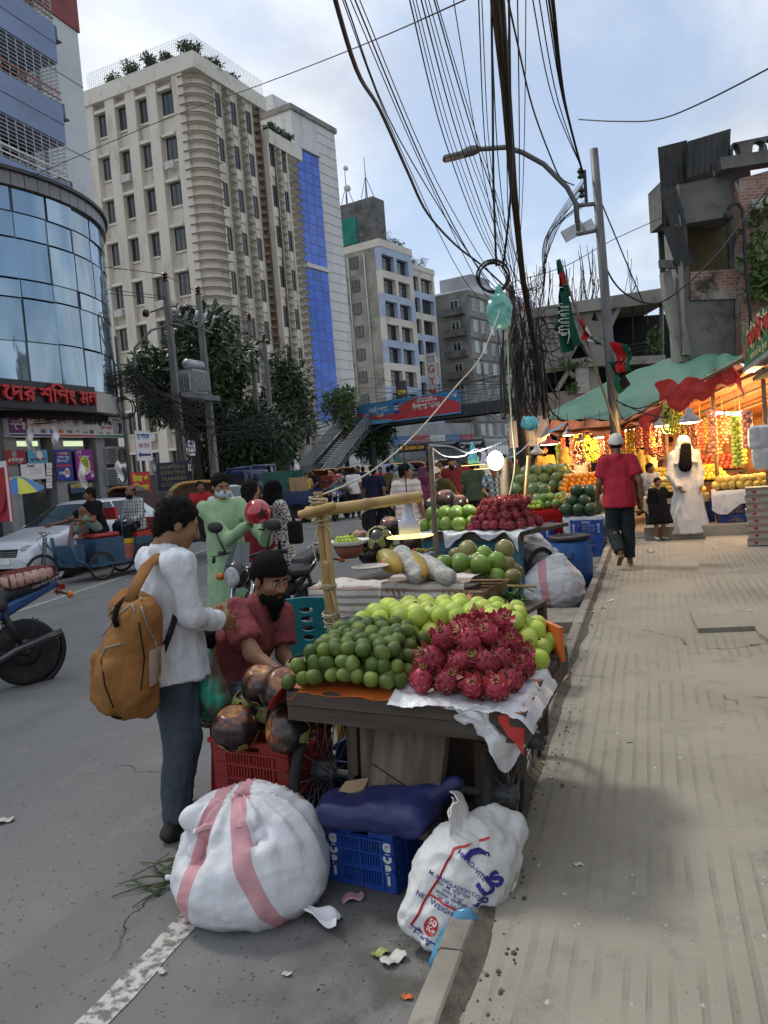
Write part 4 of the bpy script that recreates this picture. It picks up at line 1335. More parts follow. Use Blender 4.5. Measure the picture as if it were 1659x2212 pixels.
def brick_building():
 p=PL(at(1470,640,21),18.6)
 b=bI('old_building','decaying old brick building with open upper room under corrugated tin sheets','building',p.w(0,0),18.6)
 def zz(x,y):
  return p(1107+x*.3327,270+y*.3327)
 q=lambda x,y:zz(x,y)
 front=[q(1062,395),q(1300,340),q(1432,340),q(1450,1540),q(1145,1540)]
 op=[q(1130,640),q(1420,590),q(1450,935),q(1150,955)]
 mb=MB();bn(mb,front,[op],0,.3);mb.build('wall',aU,b)
 x0=q(1062,395)[0];zt=q(1062,395)[1]
 mb=MB();mb.bbox((x0-.02,.302,0),(x0+.25,1.0,zt-.05));mb.build('side_wall',CONC,b)
 mb=MB()
 mb.prism([q(1018,440),q(1058,400),q(1100,1300),q(1138,1500),q(1090,1500)],-.25,-.01);mb.build('buttress',CONC,b)
 mb=MB();mb.prism([q(970,960),q(1020,940),q(1075,1180),q(1135,1540),q(1090,1540),q(990,1150)],-.1,.2);mb.build('buttress',CONC,b)
 u0,z0=q(1235,690);u1,z1=q(1455,1000)
 mb=MB();mb.bbox((u0,2.2,z1-.2),(u1+3,2.5,z0+1.2));mb.build('back_wall',M('yellow_plaster',(0.19,0.15,0.065),(0.12,0.10,0.06),.9,1.2,aw=(0.12,.11,.09),ap=1.4),b)
 mb=MB();mb.bbox((q(1140,700)[0],2.1,q(1150,890)[1]),(u0-.02,2.2,q(1150,690)[1]+.6));mb.build('tin_screen',TIN,b)
 lo=[q(1150,957),q(1450,937),q(1452,1130),q(1150,1140)]
 mb=MB();mb.prism(lo,-.06,-.003);mb.build('brick_panel',BRICK,b)
 fac=[q(1434,380),q(1900,250),q(1900,1540),q(1452,1540)]
 arch=[q(1500,580),q(1640,520),q(1900,500),q(1900,1000),q(1540,1000)]
 mb=MB();bn(mb,fac,[arch],-.35,.3);mb.build('facade_wall',BRICK,b)
 mb=MB();mb.prism([(u,v)for u,v in arch],.1,.28);mb.build('plaster_panel',M('cream_plaster',(0.42,0.37,0.26),(0.33,0.29,0.2),.9,1.5,aw=(.12,.1,.08)),b)
 for a in((1495,540,1900,470),(1500,575,1900,500)):
  (ua,va),(ub,vb)=q(a[0],a[1]),q(a[2],a[3])
  mb=MB();mb.bar((ua,-.42,va),(ub,-.42,vb),.12,.16,up=(0,1,0));mb.build('moulding',M('moulding_plaster',(0.45,0.42,0.35),ab=.9,aw=(.1,.09,.08)),b)
 (ua,va),(ub,vb)=q(1295,300),q(1900,205)
 mb=MB();mb.bar((ua,-.3,va),(ub,-.3,vb),.3,.5,up=(0,1,0));mb.build('cornice',aU,b)
 out=[q(1405,265),q(1900,195),q(1900,40),q(1405,140)]
 hs=[aS(*q(1425+0,200),.12,.22,12)]+[aS(*q(1578+i*70,190-i*11),.2,.27,14)for i in rg(4)]
 mb=MB();bn(mb,out,hs,-.25,.05);mb.build('balustrade',aU,b)
 a_,b_=q(1075,470),q(1425,120)
 mb=MB();mb.bbox((a_[0],.32,a_[1]-.3),(b_[0]+.6,2.2,b_[1]-.45));mb.build('attic_wall',aU,b)
 def w3(x,y,d):
  u,v=q(x,y);return(u,d,v)
 mb=MB();a5(mb,w3(925,165,-.2),w3(1112,118,-.2),w3(985,470,.2));a5(mb,w3(1112,132,-.25),w3(1392,48,-.25),w3(1120,355,-.1));a5(mb,w3(985,470,.2),w3(1130,420,.2),w3(1000,700,.3));mb.build('tin_sheet',TIN,b)
 for a,bb,c in(((912,455),(960,440),(1000,700)),((928,700),(985,688),(1030,930))):
  mb=MB();a5(mb,w3(*a,-.5),w3(bb[0]+75,bb[1]-8,-.35),w3(*c,-.3));mb.build('tin_awning',TIN,b)
 mb=MB();mb.bar(w3(910,940,-.6),w3(1050,915,-.1),.12,.2);mb.build('ledge',aU,b)
 u,v=q(1600,900)
 t=bI('creeper','green creeper hanging on the old brick facade above the green signboard','plant',p.w(u,v,-.7))
 mb=MB();aP(mb,(0.2,0,0),(1.1,.4,1.5),520,.16,77,aQ=14,droop=.4);mb.build('foliage',LEAF3,t)
 for lab,pts,rr in(('hooked iron lamp pipe standing in front of the open upper room',[(1452,1500),(1440,1250),(1415,1000),(1398,700),(1390,620),(1370,585),(1340,582),(1312,595),(1302,640)],.045),('dark curved lamp bracket on the balustrade at the top of the brick building',[(1590,65),(1595,0),(1620,-50),(1665,-70),(1700,-60)],.07)):
  (u,v)=q(*pts[0])
  t=bI('lamp_pipe',lab,'lamp',p.w(u,v,-.9))
  t.rotation_euler=(0,0,rad(18.6))
  mb=MB();mb.tube([(q(*k)[0]-u,0,q(*k)[1]-v)for k in pts],rr,7);mb.build('pipe',M('iron_dark',(0.03,0.03,0.032),ab=.6),t)
  mb=MB();a=q(*pts[-1]);mb.lathe([(.05,.05),(.1,0),(.12,-.14),(.06,-.2)],(a[0]-u,0,a[1]-v),10);mb.build('lamp_head',au['iron_dark'],t)
brick_building()
# ---- footbridge over the road, with stair and banner
def footbridge():
 L0,L1=np.array((-24.5,69.6)),np.array((-8.0,61.2))
 d=L1-L0;LL=float(np.linalg.norm(d))+8;rz=math.degrees(math.atan2(d[1],d[0]))
 b=bI('footbridge','dark steel footbridge crossing the road with slatted side railings and a stair','bridge',(L0[0],L0[1],0),rz)
 ST=M('bridge_steel',(0.045,0.048,0.05),ab=.6,scale=1);RLM=M('bridge_rail',(0.30,0.32,0.32),ab=.5,aC=.3)
 mb=MB();mb.bbox((-2,0,5.3),(LL,2.6,5.75));mb.bbox((-2,-.1,5.0),(LL,.12,5.9));mb.bbox((-2,2.5,5.0),(LL,2.7,5.9));mb.build('deck',ST,b)
 for side in(0.02,2.6):
  for j in rg(5):
   mb=MB();mb.bbox((-2,side-.03,6.05+j*.24),(LL,side+.03,6.17+j*.24));mb.build('rail',RLM,b)
  post=MB().bbox((-.04,-.05,5.9),(.04,.05,7.25)).mesh('rail_post',RLM)
  for i in rg(int(LL/1.6)):
   bJ('rail_post',post,b,(-1.9+i*1.6,side,0))
 for x in(1.2,17.6):
  for y in(.5,2.1):
   mb=MB();mb.bbox((x-.25,y-.25,0),(x+.25,y+.25,5.0));mb.build('column',ST,b)
  mb=MB();mb.bbox((x-.9,.2,4.6),(x+.9,2.4,5.0));mb.build('crossbeam',ST,b)
  for i in rg(10):
   mb=MB();mb.bbox((x-.75,-.06,.5+i*.45),(x-.27,0,.7+i*.45));mb.build('louvre',RLM,b)
 top=b.matrix_world
 c,s=cos(rad(rz)),sin(rad(rz))
 def loc(x,y):
  q=np.array((x,y))-L0
  return(q[0]*c+q[1]*s,-q[0]*s+q[1]*c)
 tp=loc(-24.0,69.2);bt=at(655,1030,61);bt=loc(bt.x,bt.y)
 dv=np.array(bt)-np.array(tp);dl=np.linalg.norm(dv);dv/=dl;nv=np.array((-dv[1],dv[0]))
 N=30
 for i in rg(N):
  z=5.5*(1-(i+.5)/N);q=np.array(tp)+dv*dl*(i+.5)/N
  mb=MB();mb.box((q[0],q[1],z),(2.5,dl/N*.9,.1),np.array([[nv[0],dv[0],0],[nv[1],dv[1],0],[0,0,1]]));mb.build('stair_tread',M('stair_brown',(0.10,0.075,0.06),ab=.8),b)
 for sg in(-1.3,1.3):
  a=np.array(tp)+nv*sg;e=np.array(bt)+nv*sg
  mb=MB();mb.bar((a[0],a[1],5.35),(e[0],e[1],0.0),.12,.3);mb.build('stringer',ST,b)
  for j in rg(5):
   h=.35+j*.24
   mb=MB();mb.bar((a[0],a[1],5.5+h),(e[0],e[1],.1+h),.07,.13);mb.build('stair_rail',RLM,b)
  for i in rg(8):
   q=a+(e-a)*i/7
   mb=MB();mb.box((q[0],q[1],5.5*(1-i/7)+.7),(.07,.07,1.4));mb.build('rail_post',RLM,b)
 p=PL(L0,rz)
 x0,x1=p(776,900)[0],p(999,865)[0]
 t=bI('banner','long red and blue printed banner with white Bengali lettering on the footbridge','banner',(L0[0],L0[1],0),rz)
 mb=MB();mb.bbox((x0,-.32,5.25),(x1,-.2,7.15));mb.build('sheet',ai('banner_blue',(0.03,0.22,0.46)),t)
 RDm=ai('banner_red',(0.48,0.045,0.05));LB=ai('banner_sky',(0.12,0.38,0.62));W=x1-x0
 def wave(n,f0,f1,top,bot,mat,y):
  P=[(x0+W*(f0+(f1-f0)*i/24))for i in rg(25)]
  poly=[(x,5.25+1.9*top((x-x0)/W))for x in P]+[(x,5.25+1.9*bot((x-x0)/W))for x in P[::-1]]
  mb=MB();mb.prism(poly,-.322-y,-.3205);mb.build(n,mat,t)
 wave('print',0.0,1.0,lambda f:.30+.0*f-.12*cos(f*6),lambda f:.02,LB,.002)
 wave('print',0.0,.42,lambda f:.62-1.5*f*(1-f)+.25*f,lambda f:.40-1.2*f*(1-f)+.05*f,RDm,.004)
 wave('print',0.36,1.0,lambda f:max(.08,.95-4.4*(f-.66)**2*(1+.5*(f<.66))),lambda f:.06,RDm,.005)
 WHT=au['print_white']
 for body,f,z,sz,w in(('ঢালাই েস্পশাল'.replace('্',''),.235,6.45,.62,.19),('িসেমন্ট'.replace('্',''),.25,5.95,.36,.07),('র‍্যািপড হােডিনং-এ'.replace('্','').replace('\u200d',''),.70,6.72,.5,.2),('িবশ্বেসরা স্থাপনা'.replace('্',''),.70,6.2,.62,.25),('mgi',.955,6.85,.42,.045),('DHALAI',.417,6.55,.22,.045),('SPECIAL',.417,6.3,.22,.045)):
  ak('lettering',body,t,(x0+f*W,-.332,z),(1,0,0),(0,0,1),sz,WHT,w*W,aM=.012,depth=.001)
 for n,c_,z0,z1 in(('print',ai('banner_navy',(0.03,0.05,0.2)),5.9,6.9),('print',ai('banner_crimson',(0.55,0.03,0.05)),5.4,5.88)):
  mb=MB();mb.bbox((x0+.39*W,-.329,z0),(x0+.445*W,-.3215,z1));mb.build(n,c_,t)
footbridge()
# ---- trees
def tree(ag,base,trunk_h,crown_c,crown_r,n,leaf,mat,seed,group='street trees',aQ=26):
 t=bI('tree',ag,'tree',base,0,group)
 r=random.Random(seed)
 mb=MB()
 c=np.array(crown_c,float)
 mb.tube([(0,0,-.1),(.08,.05,trunk_h*.5),(c[0]*.3,c[1]*.3,trunk_h)],[.28,.2,.16],8)
 mb.build('trunk',BARK,t)
 for i in rg(7):
  a=r.uniform(0,6.28)
  e=c+np.array((cos(a)*crown_r[0]*.7,sin(a)*crown_r[1]*.7,r.uniform(-.3,.7)*crown_r[2]))
  s0=np.array((c[0]*.3,c[1]*.3,trunk_h*r.uniform(.7,1)))
  mb=MB();mb.tube([s0,s0*.5+e*.5+np.array((0,0,.4)),e],[.11,.06,.02],6);mb.build('limb',BARK,t)
 mb=MB();aP(mb,c,crown_r,n,leaf,seed,aQ=aQ,droop=.25,long=2.3)
 mb.build('crown',mat,t)
def ground_under(x,y,dep):
 q=at(x,y,dep);return Vector((q.x,q.y,0.15)),q.z-.15
for lab,x,y,dep,r,n,lf,mat,sd_ in(('large dark leaved tree behind the transformer poles',405,815,39,(3.7,3.0,3.7),15000,.19,LEAF,11),('dark tree at the foot of the cream building, nearer the stair',603,885,44,(1.9,1.8,3.3),6000,.19,LEAF,12),('low dark green tree under the large one, behind the hanging wires',490,965,41,(3.4,2.0,2.5),7500,.19,LEAF,13),('light green young tree in front of the white tower',738,880,72,(1.9,1.6,2.2),1500,.26,LEAF3,14),('feathery green tree under the footbridge banner',795,945,74,(2.4,2.0,1.9),1900,.26,LEAF2,15)):
 bs,hz=ground_under(x,y,dep)
 tree(lab,bs,max(1.2,hz-r[2]*.5),(0,0,hz),r,n,lf,mat,sd_)
 # ========== poles and wires
POLE_C=M('pole_concrete',(0.23,0.225,0.21),(0.16,0.155,0.145),0.9,2,aA=.3,aj=25,aE=(1,1,.2))
aT=M('pole_steel',(0.14,0.15,0.155),(0.09,0.095,0.10),0.55,2,aC=.3,aw=(0.12,.085,.06),ap=3)
STEEL2=M('galvanised',(0.42,0.44,0.46),(0.33,0.35,0.37),0.45,3,aC=.5)
WIRE=M('cable_black',(0.010,0.010,0.011),ab=0.55)
IRON=au['iron_dark']
CER=M('insulator',(0.07,0.03,0.025),ab=.3)
def stacked(mb,c,r,n,dz,m=0,flip=1):
 for i in rg(n):
  mb.lathe([(r*.4,0),(r,dz*.25),(r*.9,dz*.45),(r*.4,dz)],(c[0],c[1],c[2]+i*dz*flip),10,m)
def aK(ag,X,Y,top,w=.17):
 t=bI('utility_pole',ag,'utility pole',(X,Y,0.1),4,'concrete power poles across the road')
 mb=MB();mb.box((0,0,top/2),(w*2,w*1.7,top),None,taper=.62);mb.build('pole',POLE_C,t)
 mb=MB();stacked(mb,(0,0,top),.14,3,.13);mb.build('insulator',CER,t)
 for sx in(-1,1):
  mb=MB();mb.cyl((sx*.15,0,top-1.0),(sx*.75,-.1,top-1.15),.03,n=6);mb.build('bracket',IRON,t)
  mb=MB();mb.lathe([(.03,0),(.17,.04),(.06,.1),(.17,.15),(.03,.22)],(sx*.85,-.12,top-1.2),10,rot=az(0,sx*70));mb.build('insulator',CER,t)
 return t
pa=aK('concrete pole on the near side of the transformer, with dark insulators',-17.5,29.0,9.7)
pb=aK('concrete pole on the far side of the transformer',-17.5,31.5,9.6)
aK('slimmer concrete pole in front of the dark tree beside the cream building',-17.9,36.9,9.3,.14)
aK('farthest concrete pole, with a looped cable, next to the slimmer one',-18.0,38.6,8.5,.14)
t=bI('transformer','grey finned power transformer on a platform between two concrete poles','transformer',(-17.5,30.25,4.95))
mb=MB();mb.bbox((-.45,-.55,.35),(.45,.55,1.35));mb.build('tank',M('transformer_grey',(0.34,0.36,0.37),ab=.45),t)
for i in rg(9):
 mb=MB();mb.bbox((.452,-.5+i*.12,.45),(.62,-.47+i*.12,1.25));mb.build('fin',au['transformer_grey'],t)
for i in rg(6):
 mb=MB();mb.bbox((-.35+i*.13,-.7,.45),(-.32+i*.13,-.552,1.25));mb.build('fin',au['transformer_grey'],t)
mb=MB();mb.cyl((.1,-.4,1.62),(.1,.75,1.62),.2,n=14);mb.build('conservator',STEEL2,t)
mb=MB();[mb.cyl((-.1,-.35+i*.3,1.35),(-.1,-.35+i*.3,1.75),.05,.03,n=8)for i in rg(3)];mb.build('bushing',CER,t)
mb=MB();mb.bbox((.3,-1.5,.12),(.42,1.6,.34));mb.bbox((-.42,-1.5,.12),(-.3,1.6,.34));mb.bbox((-.4,-.5,.34),(.4,.5,.352));mb.build('platform',aT,t)
mb=MB();mb.bar((.36,-1.35,3.3),(.36,1.5,3.1),.08,.1);mb.build('crossarm',aT,t)
for k in rg(5):
 mb=MB();mb.cyl((.4,-1.5+k*.7,3.2),(.75,-1.6+k*.7,3.75),.06,.05,n=8);mb.build('fuse',STEEL2,t)
t=bI('street_lamp','grey steel lamp post with a curved arm beside the mall corner','street lamp',(-17.0,25.6,.1))
mb=MB();mb.tube([(0,0,0),(0,0,5.9),(.05,.1,6.6),(.35,.8,7.3),(.6,1.5,7.55)],[.07,.06,.05,.045,.04],8);mb.build('pole',aT,t)
mb=MB();mb.ball((.75,2.0,7.58),(.16,.5,.08),10,6);mb.build('lamp_head',aT,t)
t=bI('utility_pole','thin dark steel cable pole at the mall corner carrying the tangle of wires','utility pole',(-17.0,24.7,.1))
mb=MB();mb.cyl((0,0,0),(0,0,6.9),.085,.06,8);mb.build('pole',aT,t)
mb=MB();mb.bar((-.5,-.2,5.9),(.5,.3,5.9),.06);mb.build('crossarm',aT,t)
for k in rg(3):
 mb=MB();mb.torus((.16,-.1,4.3+k*.05),.36,.02,az(80,0,30+k*25),20,5);mb.build('cable_coil',WIRE,t)
def arrow_sign(ag,x,y,X,w,h):
 p=PL((X,0),90);u,v=p(x,y)
 t=bI('signboard',ag,'sign',p.w(u,v),90)
 mb=MB();mb.bbox((-w/2,-.02,-h/2),(w/2,.02,h/2));mb.build('board',au['print_white'],t)
 ak('lettering','হাসপাতাল',t,(0,-.025,h*.3),(1,0,0),(0,0,1),h*.26,au['print_blue'],w*.8,aM=.01,depth=.001)
 ak('lettering','পাকা রাস্তা'.replace('্',''),t,(0,-.025,0),(1,0,0),(0,0,1),h*.22,au['print_red'],w*.7,depth=.001)
 mb=MB();mb.prism([(-w*.42,-h*.3),(-w*.25,-h*.2),(-w*.25,-h*.26),(w*.4,-h*.26),(w*.4,-h*.34),(-w*.25,-h*.34),(-w*.25,-h*.4)],-.026,-.0205);mb.build('print',au['print_navy'],t)
 mb=MB();mb.cyl((0,.06,-3.2),(0,.06,h*.4),.035,n=6);mb.build('post',aT,t)
arrow_sign('larger white direction sign with a dark arrow on the lamp post',310,963,-16.9,.95,1.1)
arrow_sign('smaller white direction sign with a dark arrow by the concrete pole',413,968,-17.2,.55,.62)
t=bI('signboard','red sign with yellow Bengali letters standing behind the rickshaw','sign',at(304,1044,27),70);t.scale=(.55,1,.55)
mb=MB();mb.bbox((-.7,-.02,-.7),(.7,.02,.7));mb.build('board',au['print_red'],t)
ak('lettering','টার ও',t,(0,-.03,.28),(1,0,0),(0,0,1),.5,au['print_yellow'],1.1,aM=.02);ak('lettering','িশখুন',t,(0,-.03,-.3),(1,0,0),(0,0,1),.5,au['print_yellow'],1.1,aM=.02)
t=bI('signboard','dark blue computer course sign with faint yellow letters under the big tree','sign',at(374,1028,30),40);t.scale=(.65,1,.65)
mb=MB();mb.bbox((-.9,-.02,-.8),(.9,.02,.8));mb.build('board',M('sign_navy',(0.012,0.02,0.05),ab=.5),t)
for i,s in en(('কম্পউটার ও'.replace('্',''),'ইংিলশ িশখুন','TRAINING','01712-450677')):
 ak('lettering',s,t,(0,-.03,.5-i*.33),(1,0,0),(0,0,1),.3,M('faded_yellow',(0.3,0.27,0.09)),1.4)
t=bI('boundary_wall','low weathered wall running along the far pavement behind the trees','wall',(-19.5,24,.15),0)
mb=MB();mb.prism([(0,2),(.25,2),(-6,42),(-6.25,42)],0,1.9,axes=((1,0,0),(0,1,0),(0,0,1)));mb.build('wall',aU,t)
q=at(1336,1000,15.2)
LB=Vector((q.x,q.y,.13))
p=PL(LB,18.6)
t=bI('street_lamp','grey steel street lamp pole by the fruit stalls with an arm curving over the road','street lamp',LB,18.6)
tx,tz=p(1283,322)
mb=MB();mb.tube([(0,0,0),(tx*.4,0,tz*.45),(tx,0,tz-.13)],[.105,.095,.075],12);mb.build('pole',aT,t)
arm=[p(*k)for k in((1249,500),(1244,440),(1225,405),(1175,355),(1130,330),(1095,318),(1035,322))]
mb=MB();mb.tube([(a,0,z-.13)for a,z in arm],.05,8);mb.build('arm',aT,t)
for y0,y1 in((440,440),(497,503)):
 a,b=p(1292,y0),p(1244,y1+4)
 mb=MB();mb.cyl((a[0],0,a[1]-.13),(b[0],0,b[1]-.13),.04,n=6);mb.build('bracket',aT,t)
a,b=p(1034,322),p(963,333)
F=Fld((-.75,-.2,-.15),(.1,.2,.15),.02);F.ell((-.15,0,0),(.2,.12,.09));F.box((-.45,0,-.02),(.24,.1,.045),.03,k=.05)
o=ar(F,'lamp_head',aT,t);o.location=(a[0],0,a[1]-.13);o.rotation_euler=(0,rad(-9),0)
mb=MB();mb.bbox((-.66,-.08,-.075),(-.3,.08,-.066));o=mb.build('lens',M('lamp_lens',(0.5,0.42,0.3),ab=.3),t);o.location=(a[0],0,a[1]-.13);o.rotation_euler=(0,rad(-9),0)
a=p(1256,500)
mb=MB();mb.box((a[0]-.15,0,a[1]-.12),(.42,.05,.22),az(0,-25,0));mb.box((a[0]+.12,0,a[1]-.05),(.25,.05,.2),az(0,-25,0));mb.build('junction_box',STEEL2,t)
a=p(1264,395)
mb=MB();mb.bar((a[0],0,a[1]+.1),(a[0],0,a[1]-.5),.05);stacked(mb,(a[0]-.08,0,a[1]-.4),.06,2,.1);stacked(mb,(a[0]-.08,0,a[1]-.05),.06,2,.1);mb.build('cable_clamp',IRON,t)
t=bI('utility_pole','dark cable pole wrapped in hanging wires by the overpass end','utility pole',Vector((at(1130,900,21).x,at(1130,900,21).y,.1)))
hz_=at(1116,628,21).z
mb=MB();mb.tube([(0,0,0),(-.05,0,hz_*.5),(-.12,0,hz_)],[.16,.14,.11],9);mb.build('pole',IRON,t)
WG='overhead wires above the stalls'
def wire(ag,pts,r=.008,group=WG,mat=None,name='overhead_wire'):
 P=[np.array(tuple(q))for q in pts]
 out=[]
 for i in rg(len(P)-1):
  p0,p1,p2,p3=P[max(i-1,0)],P[i],P[i+1],P[min(i+2,len(P)-1)]
  for t in np.linspace(0,1,7)[:-1]:
   out.append(.5*((2*p1)+(p2-p0)*t+(2*p0-5*p1+4*p2-p3)*t*t+(3*p1-p0-3*p2+p3)*t**3))
 out.append(P[-1])
 o0=out[0]
 mb=MB();mb.tube([q-o0 for q in out],r,5)
 o=mb.build(name,mat or WIRE);o.location=o0
 return tag(o,ag,'cable' if name!='rope' else 'rope',group)
def ao(ag,pts,d0,d1,r=.008,group=WG,**kw):
 n=len(pts)
 wire(ag,[at(x,y,d0+(d1-d0)*(i/(n-1))**1.15)for i,(x,y)in en(pts)],r,group,**kw)
HUB=lambda:(ruf(1095,1150),ruf(618,665))
ao('thick black cable sagging lowest of all across the blue sky to the cable pole',[(700,-90),(770,150),(822,240),(880,370),(924,462),(985,530),(1045,577),(1112,640)],6,20,.022)
for i,(a,b,c)in en((((740,0),(860,310),(1030,640)),((745,0),(862,300),(1050,600)),((757,0),(930,400),(1060,650)),((767,0),(950,430),(1075,640)),((775,-5),(945,395),(1085,630)))):
 ao('thin black wire in the left fan of overhead wires',[(a[0]-35,-100),a,b,c,HUB()],6,21,.0075+.003*(i%2))
for i,x in en((885,892,899,910,918,926,938,943)):
 ao('thin black wire in the middle fan of overhead wires',[(x-22,-100),(x,0),(x+75+i*2,300),(x+160,520),HUB()],6,21,.007+.003*(i%3==0))
for i,(x,m_)in en(((980,1035),(1034,1050),(1041,1058),(1118,1122),(1136,1132),(1060,1075),(1082,1100),(1100,1095))):
 ao('near vertical black wire beside the thick cable bundle',[(x-5,-100),(x,0),(m_,330),((m_*1.0+1115)/2,520),HUB()],6,21,.007+.002*(i%2))
CL=(1263,390)
for i,x in en((1151,1165,1180,1186,1192,1196)):
 ao('wire running up from the clamp on the near street lamp pole',[(x-14,-100),(x,0),(x+45-i*4,220),(CL[0]+ruf(-3,3),CL[1]-8)],7,15.1,.009+.006*(i>2))
for i in rg(15):
 e=HUB();k=ruf(0,1)
 ao('thin wire fanning down from the lamp pole clamp to the cable pole',[(CL[0]+ruf(-4,4),CL[1]+ruf(-10,60)),(1215-40*k,480+40*k),(1160+15*k,590+30*k),e],15.1,20.8,.006)
ao('black wire looping down past the lamp arm',[(1085,-60),(1115,80),(1150,230),(1190,340),(1212,385),(1240,400)],8,15.1,.012)
ao('twisted black cable drooping from the lamp bracket to the old building',[(1290,505),(1310,580),(1345,630),(1400,655),(1450,640),(1540,560),(1610,470),(1720,330)],15.2,17,.018)
ao('straight black stay wire from the lamp pole down to the stall roofs',[(1300,440),(1350,560),(1392,662),(1400,700)],15.2,20,.014)
ao('thin wire crossing low behind the lamp pole to the brick building',[(1105,610),(1220,575),(1320,520),(1430,470)],21,20.5,.01)
ao('lone wire curving away to the upper right over the stalls',[(1250,258),(1330,262),(1420,258),(1530,215),(1740,105)],15,9,.012,None)
ao('long thin wire stretched diagonally across the whole street',[(60,385),(345,262),(565,182),(800,90),(1080,-35)],22,7,.009,None)
def bundle():
 t=bI('cable_bundle','thick dark bundle of twisted cables coming down overhead to the cable pole','cable',at(1068,-150,6.5))
 o0=np.array(t.location)
 base=[((1052,-150),6.5),((1073,0),8),((1092,200),10.5),((1108,400),13.5),((1130,600),17),((1150,720),18.5),((1172,830),19.5),((1178,905),20)]
 for i in rg(13):
  a=i*2.4;off=.022+.016*(i%3)
  pts=[]
  for j,((x,y),d)in en(base):
   tw=a+j*.7
   k=off*(1.2-.07*j)
   pts.append(np.array(at(x,y,d))+np.array((cos(tw)*k,sin(tw)*k,sin(tw*1.3)*k))-o0)
  mb=MB();mb.tube(pts,.022 if i<9 else .011,6);mb.build('cable',M('cable_brown',(0.028,0.022,0.02),ab=.7)if i%3==0 else WIRE,t)
bundle()
for k in rg(84):
 x=rga(1132,24);y=ruf(640,760)
 x2=x+rga(10,22);y2=y+ruf(90,260)
 ao('loose wire hanging tangled round the dark cable pole',[(x,y),((x+x2)/2+rga(0,12),y*.5+y2*.5+ruf(0,40)),(x2,min(y2,905))],20.5,19.8,.009 if k%3 else .024,'loose wires round the cable pole')
for k in rg(9):
 c=at(1150+rga(25,25),ruf(690,800),19.6)
 mb=MB();mb.torus((0,0,0),ruf(.16,.4),.012,az(80+ruf(-25,25),0,ruf(-40,40)),22,5)
 o=mb.build('cable_coil',WIRE);o.location=c;tag(o,'coil of spare cable left hanging on the tangled pole','cable','cable coils on the tangled pole')
FG='tangled wires in front of the mall and trees'
for k in rg(34):
 y=ruf(770,905)
 e=(ruf(262,285),ruf(788,845))
 ao('thin wire strung low in front of the curved glass mall',[(-40,y+ruf(-20,20)),(110,y+ruf(0,22)),(200,(y+e[1])/2+10),e],24,28.5,.011+.008*(k%5==0),FG)
for k in rg(40):
 s_=(ruf(265,290),ruf(785,850));m_=(ruf(330,365),ruf(835,900));e=(ruf(400,480),ruf(850,960))
 z=(ruf(560,640),ruf(885,960))
 ao('sagging wire of the tangle in front of the large tree',[s_,m_,e,z]if k%2 else[s_,m_,(e[0],e[1]+8)],28.5,38 if k%2 else 31,.012+.01*(k%6==0),FG)
for k in rg(26):
 a=random.choice(((402,890),(465,900),(560,900),(592,905)))
 x=a[0]+rga(0,9);y=a[1]+ruf(-20,60)
 ao('loose wire end dangling from a concrete pole',[(x,y),(x+rga(0,14),y+45),(x+rga(0,10),y+ruf(50,110))],32.2,32.6,.014,FG)
for k in rg(16):
 y=ruf(870,960)
 ao('thin wire crossing the street beneath the footbridge towards the beige block',[(610,y),(760,y-ruf(10,60)),(900,y-ruf(30,90)),(1110,ruf(770,860))],40,48,.012,FG)
for k,(y0,y1)in en(((545,592),(592,640),(612,645))):
 ao('upper power line running across the mall glass to the concrete pole insulators',[(-60,y0-12),(120,(y0+y1)/2-6),(352,y1)],24,32,.014,'power lines to the concrete poles')
 ao('power line carrying on from the concrete pole past the cream building',[(352,y1),(430,y1+40),(552,690+k*10),(740,850+k*8)],32,60,.014,'power lines to the concrete poles')
for k in rg(7):
 x,y=[(118,925),(62,930),(176,1005),(256,1000),(330,985),(590,1010),(640,995)][k]
 c=at(x,y,23.5 if k<4 else 33)
 t=bI('hanging_scrap',('torn white paper scrap hanging from the wires before the bank sign','white paper strip caught on the wires near the purple panel','crumpled white bag hanging in front of the posters','pale scrap hanging by the air conditioners','white paper strip hanging below the arrow sign','grey torn sheet hanging from the slim pole','white rag hanging beside the stair')[k],'scrap',c)
 mb=MB();mb.grid(lambda u,v:((u-.5)*.22,.05*sin(v*7+k),-v*(.5+.1*(k%3))+.08*sin(u*5)),5,8,av=.004);mb.build('sheet',au['print_white'],t)
